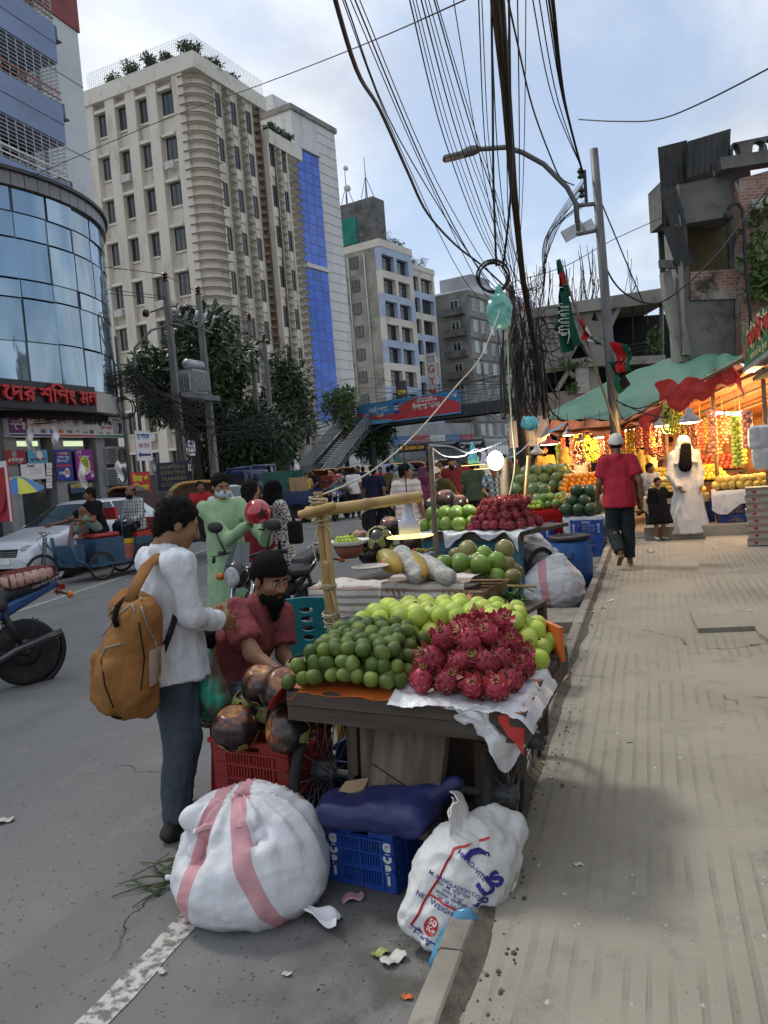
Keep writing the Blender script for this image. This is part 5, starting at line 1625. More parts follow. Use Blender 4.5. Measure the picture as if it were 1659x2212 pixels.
 # ========== vehicles
PAINT_W=M('car_white',(0.62,0.65,0.70),ab=.22,var=.04,spec=.5,coat=.6)
RUBBER=M('rubber',(0.018,0.018,0.019),ab=.85,scale=8,aw=(0.06,0.055,0.05),ap=9)
CHROME=M('chrome',(0.55,0.56,0.58),ab=.18,aC=.95)
BLK=M('black_plastic',(0.02,0.02,0.022),ab=.5)
CGLASS=M('car_glass',(0.03,0.045,0.045),ab=.05,spec=.8)
LENS=M('headlight_lens',(0.45,0.47,0.48),(0.2,0.21,0.22),ab=.08,scale=9,spec=.8)
def bH(parent,c,r,w,spokes=0,axis=(1,0,0),rim=None,name='wheel'):
 """wheel > tyre, rim; axis along local x"""
 mb=MB()
 if spokes:
  mb.torus(c,r-w/2,w/2,az(0,90,0),32,8)
  o=mb.build(name,RUBBER,parent)
  mb=MB();mb.torus(c,r-w*1.1,w*.22,az(0,90,0),32,6);mb.cyl((c[0]-w,c[1],c[2]),(c[0]+w,c[1],c[2]),w*.7,n=10)
  for i in rg(spokes):
   a=2*pi*i/spokes;a2=a+(.35 if i%2 else-.35)
   mb.cyl((c[0]+w*(.7 if i%2 else-.7),c[1]+w*.5*cos(a2),c[2]+w*.5*sin(a2)),(c[0],c[1]+(r-w*1.1)*cos(a),c[2]+(r-w*1.1)*sin(a)),.0028 if r<.4 else .003,n=4)
  mb.build('rim',rim or M('spoke_steel',(0.2,0.19,0.18),ab=.5,aC=.6),o)
 else:
  prof=[(r*.62,-w/2),(r*.9,-w/2),(r,-w*.36),(r,w*.36),(r*.9,w/2),(r*.62,w/2)]
  mb.lathe(prof,c,28,rot=az(0,90,0));o=mb.build(name,RUBBER,parent)
  mb=MB();mb.lathe([(.001,w*.2),(r*.2,w*.25),(r*.3,w*.1),(r*.55,w*.12),(r*.64,w*.42)],c,20,rot=az(0,90,0))
  mb.lathe([(.001,-w*.2),(r*.2,-w*.25),(r*.3,-w*.1),(r*.55,-w*.12),(r*.64,-w*.42)],c,20,rot=az(0,90,0));mb.build('rim',rim or M('alloy',(0.3,0.31,0.32),ab=.35,aC=.8),o)
 return o
def car(ag,loc,rz):
 """saloon car, nose towards local -y"""
 t=bI('car',ag,'car',loc,rz,'white cars in the oncoming lane')
 ys=np.array([-2.2,-2.12,-1.95,-1.2,-.95,-.2,.1,.9,1.35,1.75,2.1,2.2])
 zs=np.array([.50,.68,.76,.90,.95,.98,.98,.98,.98,1.0,.95,.70])
 zt=np.array([.52,.70,.79,.94,.99,1.40,1.46,1.45,1.36,1.06,1.0,.72])
 hw=np.array([.62,.76,.82,.85,.86,.86,.86,.86,.86,.84,.78,.66])
 rw=np.array([.5,.6,.66,.70,.70,.60,.58,.58,.60,.66,.62,.5])
 zb=np.array([.32,.24,.22,.2,.2,.2,.2,.2,.2,.22,.26,.36])
 def sect(y):
  f=lambda a:float(np.interp(y,ys,a))
  w,s,tt,r,b=f(hw),f(zs),f(zt),f(rw),f(zb)
  return np.array([(w*.88,b),(w*.97,b+.12),(w,(b+s)/2),(w*.97,s-.05),(w*.93,s),(r+(w-r)*.25,s+(tt-s)*.62),(r,tt-(tt-s)*.1),(r*.8,tt),(r*.35,tt+.012),(0,tt+.016)])
 def pt(y,v,off=0):
  S=sect(y);full=np.vstack([S,S[::-1][1:]*np.array([-1,1])])
  x=v*(len(full)-1);i=min(int(x),len(full)-2);q=full[i]*(1-(x-i))+full[i+1]*(x-i)
  c=np.array((0,.75));d=q-c;d=d/np.linalg.norm(d)
  return(q[0]+d[0]*off,y,q[1]+d[1]*off)
 Y=np.unique(np.concatenate([np.linspace(-2.2,2.2,40),ys]))
 V=[pt(y,j/36.)for y in Y for j in rg(37)]
 mb=MB();w=37
 mb.add(V,[(i*w+j,i*w+j+1,(i+1)*w+j+1,(i+1)*w+j)for i in rg(len(Y)-1)for j in rg(36)]+[tuple(rg(36,-1,-1)),tuple((len(Y)-1)*w+j for j in rg(37))])
 mb.build('body',PAINT_W,t)
 def patch(name,y0,y1,v0,v1,off,mat,n=8):
  mb=MB();mb.grid(lambda a,b:pt(y0+(y1-y0)*a,v0+(v1-v0)*b,off),n,n,av=.006);return mb.build(name,mat,t)
 patch('windscreen',-.93,-.22,5.9/18,12.1/18,.009,CGLASS,10)
 patch('rear_window',1.38,1.72,6/18,12/18,.008,CGLASS)
 for s in(0,1):
  for a,b in((-.55,.28),(.34,1.25)):
   v=(4.35/18,5.9/18)if s==0 else(12.1/18,13.65/18)
   patch('side_window',a,b,v[0],v[1],.008,CGLASS,6)
 for s in(-1,1):
  F=Fld((-.25,-.2,-.12),(.25,.2,.12),.018);F.ell((0,0,0),(.2,.14,.085),az(0,0,28*s));o=ar(F,'headlight',LENS,t);o.location=(s*.60,-2.0,.66)
  F=Fld((-.1,-.08,-.08),(.1,.08,.08),.014);F.ell((0,0,0),(.085,.05,.06));o=ar(F,'door_mirror',PAINT_W,t);o.location=(s*.95,-.62,.98)
  mb=MB();mb.bbox((s*.55-.12,-2.17,.34),(s*.55+.12,-2.06,.42));mb.build('fog_lamp_recess',BLK,t)
  mb=MB();mb.bbox((s*.72-.1,2.0,.7),(s*.72+.06,2.13,.92));mb.build('tail_light',M('tail_red',(0.35,0.02,0.02),ab=.2),t)
  for y in(-1.35,1.3):
   bH(t,(s*.78,y,.31),.31,.2)
 mb=MB();mb.bbox((-.42,-2.2,.52),(.42,-2.1,.68));[mb.bbox((-.42,-2.215,.54+i*.04),(.42,-2.2,.555+i*.04),1)for i in rg(3)];mb.build('grille',[BLK,CHROME],t)
 mb=MB();mb.bbox((-.45,-2.19,.3),(.45,-2.1,.42));mb.build('lower_grille',BLK,t)
 mb=MB();mb.bbox((-.26,-2.225,.4),(.26,-2.205,.51));mb.build('number_plate',au['print_white'],t)
 return t
car('white saloon car behind the blue cycle van, its bonnet facing the viewer',(-10.95,14.5,0),-4)
car('white saloon car farther back, half hidden behind the checked shirt passenger',(-12.3,22.0,0),-6)
def ae(t,name,segs,r,mat,n=7):
 mb=MB()
 for s in segs:
  mb.tube(s,r,n)
 return mb.build(name,mat,t)
def moto_wheel(t,c,r,w):
 mb=MB();mb.lathe([(r*.7,-w*.4),(r*.9,-w*.5),(r,-w*.2),(r,w*.2),(r*.9,w*.5),(r*.7,w*.4)],c,32,rot=az(0,90,0));o=mb.build('wheel',RUBBER,t)
 mb=MB();mb.torus(c,r*.69,.018,az(0,90,0),28,6);mb.cyl((c[0]-w*.6,c[1],c[2]),(c[0]+w*.6,c[1],c[2]),.035,n=10)
 for i in rg(5):
  a=i*1.257;mb.bar(c,(c[0],c[1]+r*.68*cos(a),c[2]+r*.68*sin(a)),.03,.02,up=(1,0,0))
 mb.lathe([(.04,.05),(r*.42,.05),(r*.42,.056),(.04,.056)],c,22,rot=az(0,90,0));mb.build('rim',M('alloy_dark',(0.06,0.06,0.062),ab=.35,aC=.7),o)
def bA(ag,loc,rz,body,stripe,bF=True,r=.3):
 """nose towards local -y"""
 t=bI('motorbike',ag,'motorbike',loc,rz,'motorbikes')
 moto_wheel(t,(0,-.66,r),r,.10);moto_wheel(t,(0,.66,r),r,.13)
 ae(t,'fork',[[(sx,-.66,r),(sx*1.1,-.42,.92)]for sx in(-.09,.09)],.025,CHROME)
 F=Fld((-.25,-.5,.55),(.25,.3,1.05),.022);F.ell((0,-.12,.80),(.16,.30,.13));F.ell((0,-.28,.84),(.17,.17,.12),k=.05);F.ell((0,.1,.74),(.11,.2,.1),k=.06);ar(F,'tank',body,t)
 F=Fld((-.2,.0,.6),(.2,1.0,1.0),.022);F.box((0,.32,.77),(.13,.22,.05),.05,az(-6),k=.05);F.box((0,.68,.87),(.10,.20,.045),.04,az(10),k=.06);ar(F,'seat',M('seat_vinyl',(0.03,0.031,0.034),ab=.55,aA=.2,aj=200,aL=.001),t)
 F=Fld((-.2,.3,.5),(.2,1.2,1.0),.022);F.cap((0,.3,.64),(0,.98,.88),.10,.04,k=.03,sq=((1,0,0),1.0));ar(F,'tail_cowl',stripe,t)
 F=Fld((-.25,-.45,.2),(.25,.5,.75),.025);F.box((0,-.1,.42),(.13,.2,.14),.05);F.cap((0,-.18,.5),(0,-.3,.62),.1,.1,k=.04);F.box((0,.2,.4),(.1,.2,.1),.04,k=.04);ar(F,'engine',M('engine_dark',(0.045,0.045,0.046),ab=.45,aC=.4),t)
 ae(t,'frame',[[(0,-.42,.9),(0,-.3,.45),(0,.2,.28),(0,.45,.45)],[(.08,.66,r),(.09,.2,.38)],[(-.08,.66,r),(-.09,.2,.38)],[(.1,.5,.7),(.1,.62,.36)],[(-.1,.5,.7),(-.1,.62,.36)]],.022,BLK)
 ae(t,'handlebar',[[(-.36,-.28,1.04),(-.2,-.38,1.06),(0,-.42,1.0),(.2,-.38,1.06),(.36,-.28,1.04)]],.014,BLK)
 for s in(-1,1):
  ae(t,'grip',[[(s*.24,-.355,1.052),(s*.37,-.275,1.04)]],.02,RUBBER)
  ae(t,'lever',[[(s*.22,-.42,1.04),(s*.38,-.36,1.02)]],.007,BLK,5)
  ae(t,'mirror_stalk',[[(s*.22,-.38,1.06),(s*.27,-.4,1.18),(s*.3,-.38,1.25)]],.008,BLK,5)
  F=Fld((-.1,-.05,-.07),(.1,.05,.07),.012);F.ell((0,0,0),(.085,.03,.055));o=ar(F,'mirror',BLK,t);o.location=(s*.31,-.38,1.29)
  mb=MB();mb.ball((s*.2,-.52,.86),(.045,.035,.035),10,6);mb.build('indicator',M('amber',(0.6,0.16,0.02),ab=.2),t)
  ae(t,'indicator',[[(s*.06,1.0,.80),(s*.16,1.04,.78)]],.012,BLK,5)
  mb=MB();mb.ball((s*.19,1.05,.78),(.04,.03,.035),10,6);mb.build('indicator',au['amber'],t)
  ae(t,'footrest',[[(s*.08,.12,.32),(s*.25,.14,.32)]],.012,CHROME,6)
 F=Fld((-.16,-.72,.68),(.16,-.4,1.1),.016);F.ell((0,-.56,.88),(.12,.09,.12));F.cut((0,-.63,.88),(0,-1,-.15));ar(F,'headlamp_shell',body,t)
 mb=MB();mb.ball((0,-.625,.87),(.085,.025,.09),14,8);mb.build('headlight',LENS,t)
 mb=MB();mb.grid(lambda u,v:((u-.5)*(.26-.1*v),-.60+.12*v+.06*(2*u-1)**2,.95+.2*v),8,4,av=.004);mb.build('windshield',M('smoke_screen',(0.05,0.06,0.07),ab=.1,spec=.7),t)
 F=Fld((-.1,-1.0,.3),(.1,-.3,.75),.02)
 for a in np.linspace(.35,2.2,10):
  F.ell((0,-.66-.33*cos(a)*1.0,r+.33*sin(a)),(.07,.06,.022),k=.03)
 ar(F,'front_mudguard',body,t)
 ae(t,'exhaust',[[(.1,-.3,.4),(.12,-.1,.24),(.15,.3,.25),(.17,.55,.36),(.17,.95,.45)]],.035,M('exhaust_dark',(0.1,0.1,0.105),ab=.3,aC=.8),9)
 mb=MB();mb.torus((-.01,.66,r),.34,.03,az(0,90,0),20,6,arc=.3);mb.build('rear_mudguard',BLK,t)
 ae(t,'grab_rail',[[(-.1,.75,.88),(-.12,1.0,.95),(0,1.06,.97),(.12,1.0,.95),(.1,.75,.88)]],.016,M('rail_silver',(0.3,0.31,0.33),ab=.35,aC=.6))
 mb=MB();mb.bbox((-.06,1.0,.82),(.06,1.05,.87));mb.build('tail_light',au['tail_red'],t)
 ae(t,'saree_guard',[[(-.16,.35+i*.09,.36),(-.17,.35+i*.09,.58)]for i in rg(6)]+[[(-.165,.33,.36),(-.165,.85,.36)],[(-.165,.33,.58),(-.165,.85,.55)]],.006,BLK,4)
 ae(t,'rear_footrest',[[(-.1,.42,.40),(-.28,.42,.38)],[(-.17,.35,.38),(-.36,.36,.37),(-.36,.5,.37),(-.17,.5,.38)]],.012,CHROME,6)
 ae(t,'kickstand',[[(-.1,.1,.3),(-.26,.05,.01)]],.014,BLK,6)
 return t
BK_BLUE=M('bike_navy',(0.012,0.03,0.085),ab=.25,coat=.5);BK_BLUE2=M('bike_blue',(0.03,0.10,0.30),ab=.3,coat=.5)
BK_BLACK=M('bike_black',(0.014,0.014,0.016),ab=.25,coat=.5);BK_RED=M('bike_red',(0.25,0.02,0.02),ab=.3)
def bC(lat,dp):
 """yaw that points a vehicle's nose (local -y) along (lateral, depth) as seen by the viewer"""
 d=_ri*lat+_fh*dp
 return math.degrees(math.atan2(d[1],d[0]))+90
rw_=bK(62,1478)
m1=bA('dark navy motorbike parked at the left edge with a netted parcel on its seat',(0,0,0),bC(-.78,-.62),BK_BLUE,BK_BLUE2)
off=Vector((0,.66,0));off.rotate(Euler((0,0,m1.rotation_euler.z)))
m1.location=rw_-off
m2=bA('black motorbike with a smoked screen parked behind the seated vendor',(0,0,0),bC(-.42,-.9),BK_BLACK,BK_BLACK)
rw_=bK(678,1385);off=Vector((0,.66,0));off.rotate(Euler((0,0,m2.rotation_euler.z)))
m2.location=rw_-off
m3=bA('blue and black motorbike ridden towards the viewer down the middle of the road',bK(738,1122),bC(-.25,-1),BK_BLUE2,BK_BLACK)
m4=bA('black motorbike standing behind the man in the striped shirt',bK(862,1148),bC(-.9,-.3),BK_BLACK,BK_BLACK)
t=bI('parcel','pinkish paper parcel strapped under a dark red net on the bike seat','parcel',m1.location,math.degrees(m1.rotation_euler.z))
F=Fld((-.25,.4,.85),(.25,1.1,1.15),.016);F.box((0,.74,.975),(.16,.21,.055),.05,az(8));F.noise(.012,12,5);ar(F,'wrapping',M('parcel_paper',(0.55,0.34,0.27),ab=.7,aA=.3,aj=30),t,wr=.008,wscale=14,wst=(1,1,1))
NET=M('net_red',(0.16,0.025,0.02),ab=.7)
mb=MB()
for i in rg(7):
 u=-.15+i*.05
 mb.tube([(u*1.05,.5+.01*i,.9),(u,.56,1.035),(u,.75,1.05),(u,.93,1.055),(u*1.05,.99,.92)],.0045,4)
 mb.tube([(-.185,.55+i*.065,.9),(-.14,.55+i*.065,1.03+.003*i),(.14,.55+i*.065,1.03+.003*i),(.185,.55+i*.065,.9)],.0045,4)
mb.build('net',NET,t)
def bB(ag,loc,rz,hood):
 """cycle rickshaw, front towards local -y"""
 t=bI('rickshaw',ag,'rickshaw',loc,rz,'cycle rickshaws in the traffic')
 bH(t,(0,-1.25,.35),.35,.045,18);bH(t,(.5,.35,.35),.35,.045,18);bH(t,(-.5,.35,.35),.35,.045,18)
 RF=M('rickshaw_frame',(0.03,0.05,0.07),ab=.4)
 ae(t,'frame',[[(0,-1.25,.35),(0,-1.12,.95)],[(0,-1.15,.8),(0,-.6,.4),(0,.35,.38)],[(0,-1.15,.85),(0,-.5,.82),(0,-.6,.4)],[(-.5,.35,.35),(.5,.35,.35)],[(-.3,-.3,.45),(-.3,.7,.5)],[(.3,-.3,.45),(.3,.7,.5)]],.02,RF)
 ae(t,'handlebar',[[(-.28,-.95,1.02),(-.2,-1.1,1.04),(0,-1.12,.98),(.2,-1.1,1.04),(.28,-.95,1.02)]],.013,CHROME)
 mb=MB();mb.ball((0,-.52,.88),(.1,.14,.04),10,6);mb.build('saddle',BLK,t)
 F=Fld((-.55,-.2,.4),(.55,.9,1.3),.035);F.box((0,.3,.55),(.46,.36,.12),.05);F.box((0,.62,.9),(.46,.06,.3),.05,az(-10),k=.05);ar(F,'body',M('rickshaw_blue',(0.03,0.075,0.12),ab=.5),t)
 mb=MB();mb.box((0,.28,.72),(.84,.5,.1));mb.box((0,.55,.95),(.84,.08,.36),az(-10));mb.build('seat',M('rickshaw_red',(0.35,0.025,0.02),ab=.45),t)
 def hd(u,v):
  a=rad(-8+125*v);x=(u-.5)*2
  return(x*.5,.60-.62*cos(a)*.0-.78*sin(a)*.95+.1,.95+.62*(1-.12*x*x)*sin(a*.95+.35)+.16*v)
 mb=MB();mb.grid(lambda u,v:((u-.5)*1.04,.74-1.02*v,1.0+.68*sin(min(v*2.1,1.75))*(1-.22*(2*u-1)**4)),10,12,av=.012);mb.build('hood',hood,t)
 for sx in(-.53,.53):
  mb=MB();mb.grid(lambda u,v:(sx,.74-1.02*u,1.0+(.65*sin(min(u*2.1,1.75))*.80)*v),10,4,av=.01);mb.build('hood_side',hood,t)
 tr=MB();tr.tube([((u-.5)*1.06,-.29,1.67-.15*(2*u-1)**4)for u in np.linspace(0,1,9)],.035,6);tr.build('hood_trim',M('trim_gold',(0.55,0.36,0.06),(0.3,0.05,0.08),ab=.5,scale=30),t)
 mb=MB();[mb.box((sx*.5,.35,.75),(.09,.75,.03))for sx in(-1,1)];mb.build('mudguard',M('mud_tin',(0.3,0.28,0.25),ab=.4,aC=.5),t)
 return t
HOODS=[M('hood_'+n,c,c2,ab=.6,scale=7)for n,c,c2 in(('grey',(0.35,0.33,0.30),(0.28,0.2,0.1)),('brown',(0.09,0.045,0.035),(0.05,0.05,0.09)),('teal',(0.06,0.30,0.27),(0.05,0.2,0.22)),('blue',(0.03,0.10,0.28),(0.1,0.08,0.1)),('red',(0.35,0.06,0.05),(0.4,0.22,0.06)),('maroon',(0.12,0.02,0.03),(0.25,0.2,0.15)))]
fw_=bK(456,1222)
for lab,x,y,lat,dp,h in(('rickshaw with a pale grey gold fringed hood passing behind the green kurta',432,1205,.45,-.9,0),('rickshaw with a dark brown raised hood behind the checked shirt passenger',292,1185,-.5,-.85,1),('rickshaw with a red patterned flat hood left of the helmeted rider',700,1098,-.5,-.85,4),('rickshaw with a maroon arched hood right behind the helmeted rider',757,1085,-.35,-.95,5),('rickshaw with a turquoise hood and blue back beyond the navy shirt man',838,1092,.3,.95,3),('rickshaw with a teal rounded hood behind the striped shirt man',872,1085,-.6,-.8,2),('rickshaw with a maroon hood in the crowd between the buses and stalls',968,1072,-.5,-.85,5),('rickshaw with a faded hood beside the small truck',648,1095,-.6,-.7,0),('rickshaw with a red hood in the far traffic under the bus front',905,1062,-.4,-.9,4),('rickshaw with a brown hood just left of the red hooded one by the truck',618,1082,-.5,-.8,1),('rickshaw with a blue hood between the stair and the riders',722,1072,-.5,-.85,3),('rickshaw with a grey hood farthest up the road',795,1064,.2,.95,0)):
 bB(lab,bK(x,y),bC(lat,dp),HOODS[h])
def cycle_van():
 f=bK(96,1270);r_=bK(305,1210)
 d=np.array(f)-np.array(r_);L=2.15
 rz=bC(-.66,-.75)
 t=bI('cycle_van','blue flat cycle van with red seats carrying a checked shirt passenger','cycle van',f,rz)
 bH(t,(0,0,.34),.34,.05,20);bH(t,(.42,1.05,.3),.3,.05,20);bH(t,(.5,2.05,.33),.33,.05,20);bH(t,(-.5,2.05,.33),.33,.05,20)
 VB=M('van_blue',(0.018,0.085,0.155),(0.014,0.06,0.115),ab=.5,aw=(0.09,.08,.07),ap=5,coat=.2);VR=M('van_red',(0.42,0.03,0.025),ab=.4,aw=(.2,.03,.02));
 ae(t,'fork',[[(sx*.06,0,.34),(sx*.05,.12,1.0)]for sx in(-1,1)],.02,aT)
 ae(t,'frame',[[(0,.1,.9),(0,.45,.45),(0,2.0,.40)],[(-.5,2.05,.33),(.5,2.05,.33)],[(.42,1.05,.3),(.1,1.05,.38)]],.024,VB)
 ae(t,'handlebar',[[(-.3,.3,1.08),(-.22,.12,1.1),(0,.1,1.02),(.22,.12,1.1),(.3,.3,1.08)]],.014,CHROME)
 ae(t,'brake_cable',[[(.2,.1,1.08),(.1,-.1,.98),(.02,.02,.75)]],.005,BLK,4)
 mb=MB();mb.box((0,.62,.56),(.62,.30,.44));mb.bbox((-.4,.98,.36),(.4,1.62,.86));mb.bbox((-.42,1.9,.45),(.42,2.6,.8));mb.bbox((-.5,.8,.30),(.5,2.6,.36));mb.build('body',VB,t)
 for s in(-1,1):
  mb=MB();mb.tube([(s*.4,.45,.95),(s*.42,.5,.5),(s*.5,.75,.31)],.04,7);mb.build('leg_shield',VB,t)
 F=Fld((-.45,.8,.8),(.45,1.8,1.05),.03);F.box((0,1.28,.91),(.36,.3,.05),.04);ar(F,'driver_seat',VR,t)
 mb=MB();mb.box((0,1.6,1.34),(.5,.07,.26));mb.build('backrest',VR,t)
 ae(t,'seat_rail',[[(.36,1.62,.88),(.36,1.62,1.32)],[(-.36,1.62,.88),(-.36,1.62,1.32)],[(.38,1.62,1.05),(.38,1.9,1.12),(.38,2.0,.8)]],.018,VB)
 mb=MB();mb.bbox((-.4,1.95,.8),(.4,2.5,.9));mb.build('bench',VR,t)
 mb=MB();mb.box((0,2.55,1.02),(.8,.06,.3));mb.build('bench_back',VR,t)
 mb=MB();mb.bbox((-.3,1.64,.36),(.3,1.9,.66));mb.build('pink_box',M('van_pink',(0.55,0.16,0.14),ab=.5),t)
 mb=MB();mb.bbox((-.31,1.63,.67),(.31,1.91,.78));mb.build('yellow_lid',M('van_yellow',(0.6,0.38,0.02),ab=.5),t)
 mb=MB();mb.torus((.5,2.05,.33),.40,.035,az(0,90,0),16,6,arc=.42);mb.build('mudguard',M('mud_tin',(0.3,0.28,0.25),ab=.4,aC=.5),t)
 t.scale=(.9,.9,.9)
 return t
van=cycle_van()
def truck():
 t=bI('truck','small dark blue open truck carrying green glass sheets in its bed','truck',bK(600,1128),bC(-.75,.35))
 TB=M('truck_blue',(0.015,0.035,0.12),ab=.3,coat=.4)
 F=Fld((-.9,-1.9,.5),(.9,-.3,2.1),.05);F.box((0,-1.2,.95),(.78,.6,.4),.1);F.box((0,-1.05,1.5),(.72,.42,.4),.12,k=.1);F.box((0,-1.25,1.55),(.9,.45,.22),.06,op='sub');ar(F,'cab',TB,t)
 ae(t,'cab_pillar',[[(sx*.72,-1.75,1.3),(sx*.66,-1.4,1.95),(sx*.66,-.7,1.97)]for sx in(-1,1)]+[[(-.66,-1.4,1.95),(.66,-1.4,1.95)],[(-.66,-.7,1.97),(.66,-.7,1.97)]],.05,TB)
 mb=MB();mb.box((0,-1.5,1.62),(1.2,.02,.55),az(-28));mb.build('windscreen',CGLASS,t)
 mb=MB();mb.bbox((-.8,-.45,.62),(.8,2.1,.7));mb.bbox((-.82,-.45,.7),(-.77,2.1,1.05));mb.bbox((.77,-.45,.7),(.82,2.1,1.05));mb.bbox((-.8,2.06,.7),(.8,2.1,1.05));mb.build('bed',TB,t)
 ae(t,'bed_frame',[[(sx*.75,-.4,1.0),(sx*.75,-.4,2.0)]for sx in(-1,1)]+[[(-.75,-.4,2.0),(.75,-.4,2.0)]],.04,TB)
 for s in(-1,1):
  for y in(-1.25,1.35):
   bH(t,(s*.7,y,.34),.34,.2)
 mb=MB();mb.bbox((-.8,-.4,.45),(.8,2.05,.6));mb.build('chassis',BLK,t)
 mb=MB();mb.bbox((-.84,-.3,.72),(-.825,2.0,.95));mb.build('side_board',M('plank_worn',(0.25,0.17,0.11),ab=.8),t)
 g=bI('glass_crate','stack of green glass sheets strapped upright in the truck bed','glass sheets',t.location,math.degrees(t.rotation_euler.z))
 for i in rg(5):
  mb=MB();mb.bbox((-.55+i*.2,-.25,.72),(-.47+i*.2,.9,1.75));mb.build('glass_sheet',M('green_glass',(0.05,0.15,0.11),ab=.1,spec=.7),g)
 mb=MB();mb.bbox((-.62,.91,.72),(.5,.97,1.5));mb.build('wood_brace',M('plank_pale',(0.4,0.28,0.15),ab=.8),g)
 return t
TRUCK=truck()
def bus(ag,x,y,lat,dp,dark,text,stripe):
 q=bK(x,y)
 t=bI('bus',ag,'bus',q,bC(lat,dp),'buses in the far traffic')
 B=M('bus_paint_'+dark[0],dark[1],ab=.35)
 F=Fld((-1.3,-.1,.3),(1.3,9.5,3.2),.1);F.box((0,4.6,1.72),(1.22,4.6,1.35),.22);ar(F,'body',B,t)
 mb=MB();mb.grid(lambda u,v:((u-.5)*2.2,-.03-.05*(1-(2*u-1)**2),1.25+1.15*v),8,3,av=.02);mb.build('windscreen',M('bus_glass',(0.16,0.18,0.19),ab=.08,spec=.7),t)
 mb=MB();mb.bbox((-1.1,-.06,2.5),(1.1,-.005,2.95));mb.build('destination_panel',BLK,t)
 ak('lettering',text,t,(0,-.09,2.72),(1,0,0),(0,0,1),.42,M('bus_gold',(0.75,0.38,0.03))if stripe else au['print_white'],1.95,aM=.012,shear=.25)
 for s in(-1,1):
  for i in rg(7):
   mb=MB();mb.bbox((s*1.225-.012,.7+i*1.2,1.5),(s*1.225+.012,1.75+i*1.2,2.45));mb.build('window',au['bus_glass'],t)
  mb=MB();mb.bbox((s*.85-.2,-.07,.72),(s*.85+.2,-.005,.95));mb.build('headlight',LENS,t)
  ae(t,'mirror',[[(s*1.1,-.02,2.6),(s*1.35,-.35,2.4),(s*1.35,-.35,2.0)]],.06,BLK)
  for yy in(1.8,7.2):
   bH(t,(s*1.1,yy,.48),.48,.28)
 mb=MB();[mb.cyl((sx,.4+i*1.1,3.05),(sx,.4+i*1.1,3.3),.02,n=4)for sx in(-1.0,1.0)for i in rg(8)];[mb.cyl((sx,.3,3.3),(sx,8.2,3.3),.025,n=5)for sx in(-1.0,1.0)];mb.build('roof_rack',STEEL2,t)
 return t
bus('dark bus with gold lettering above its windscreen in the far traffic',896,1046,-.42,-.9,('black',(0.02,0.022,0.025)),'SP Golden Line',True)
bus('second dark bus with white lettering behind the stalls, right of the gold lettered one',1020,1032,-.35,-.93,('navy',(0.03,0.035,0.045)),'সুপন',False)
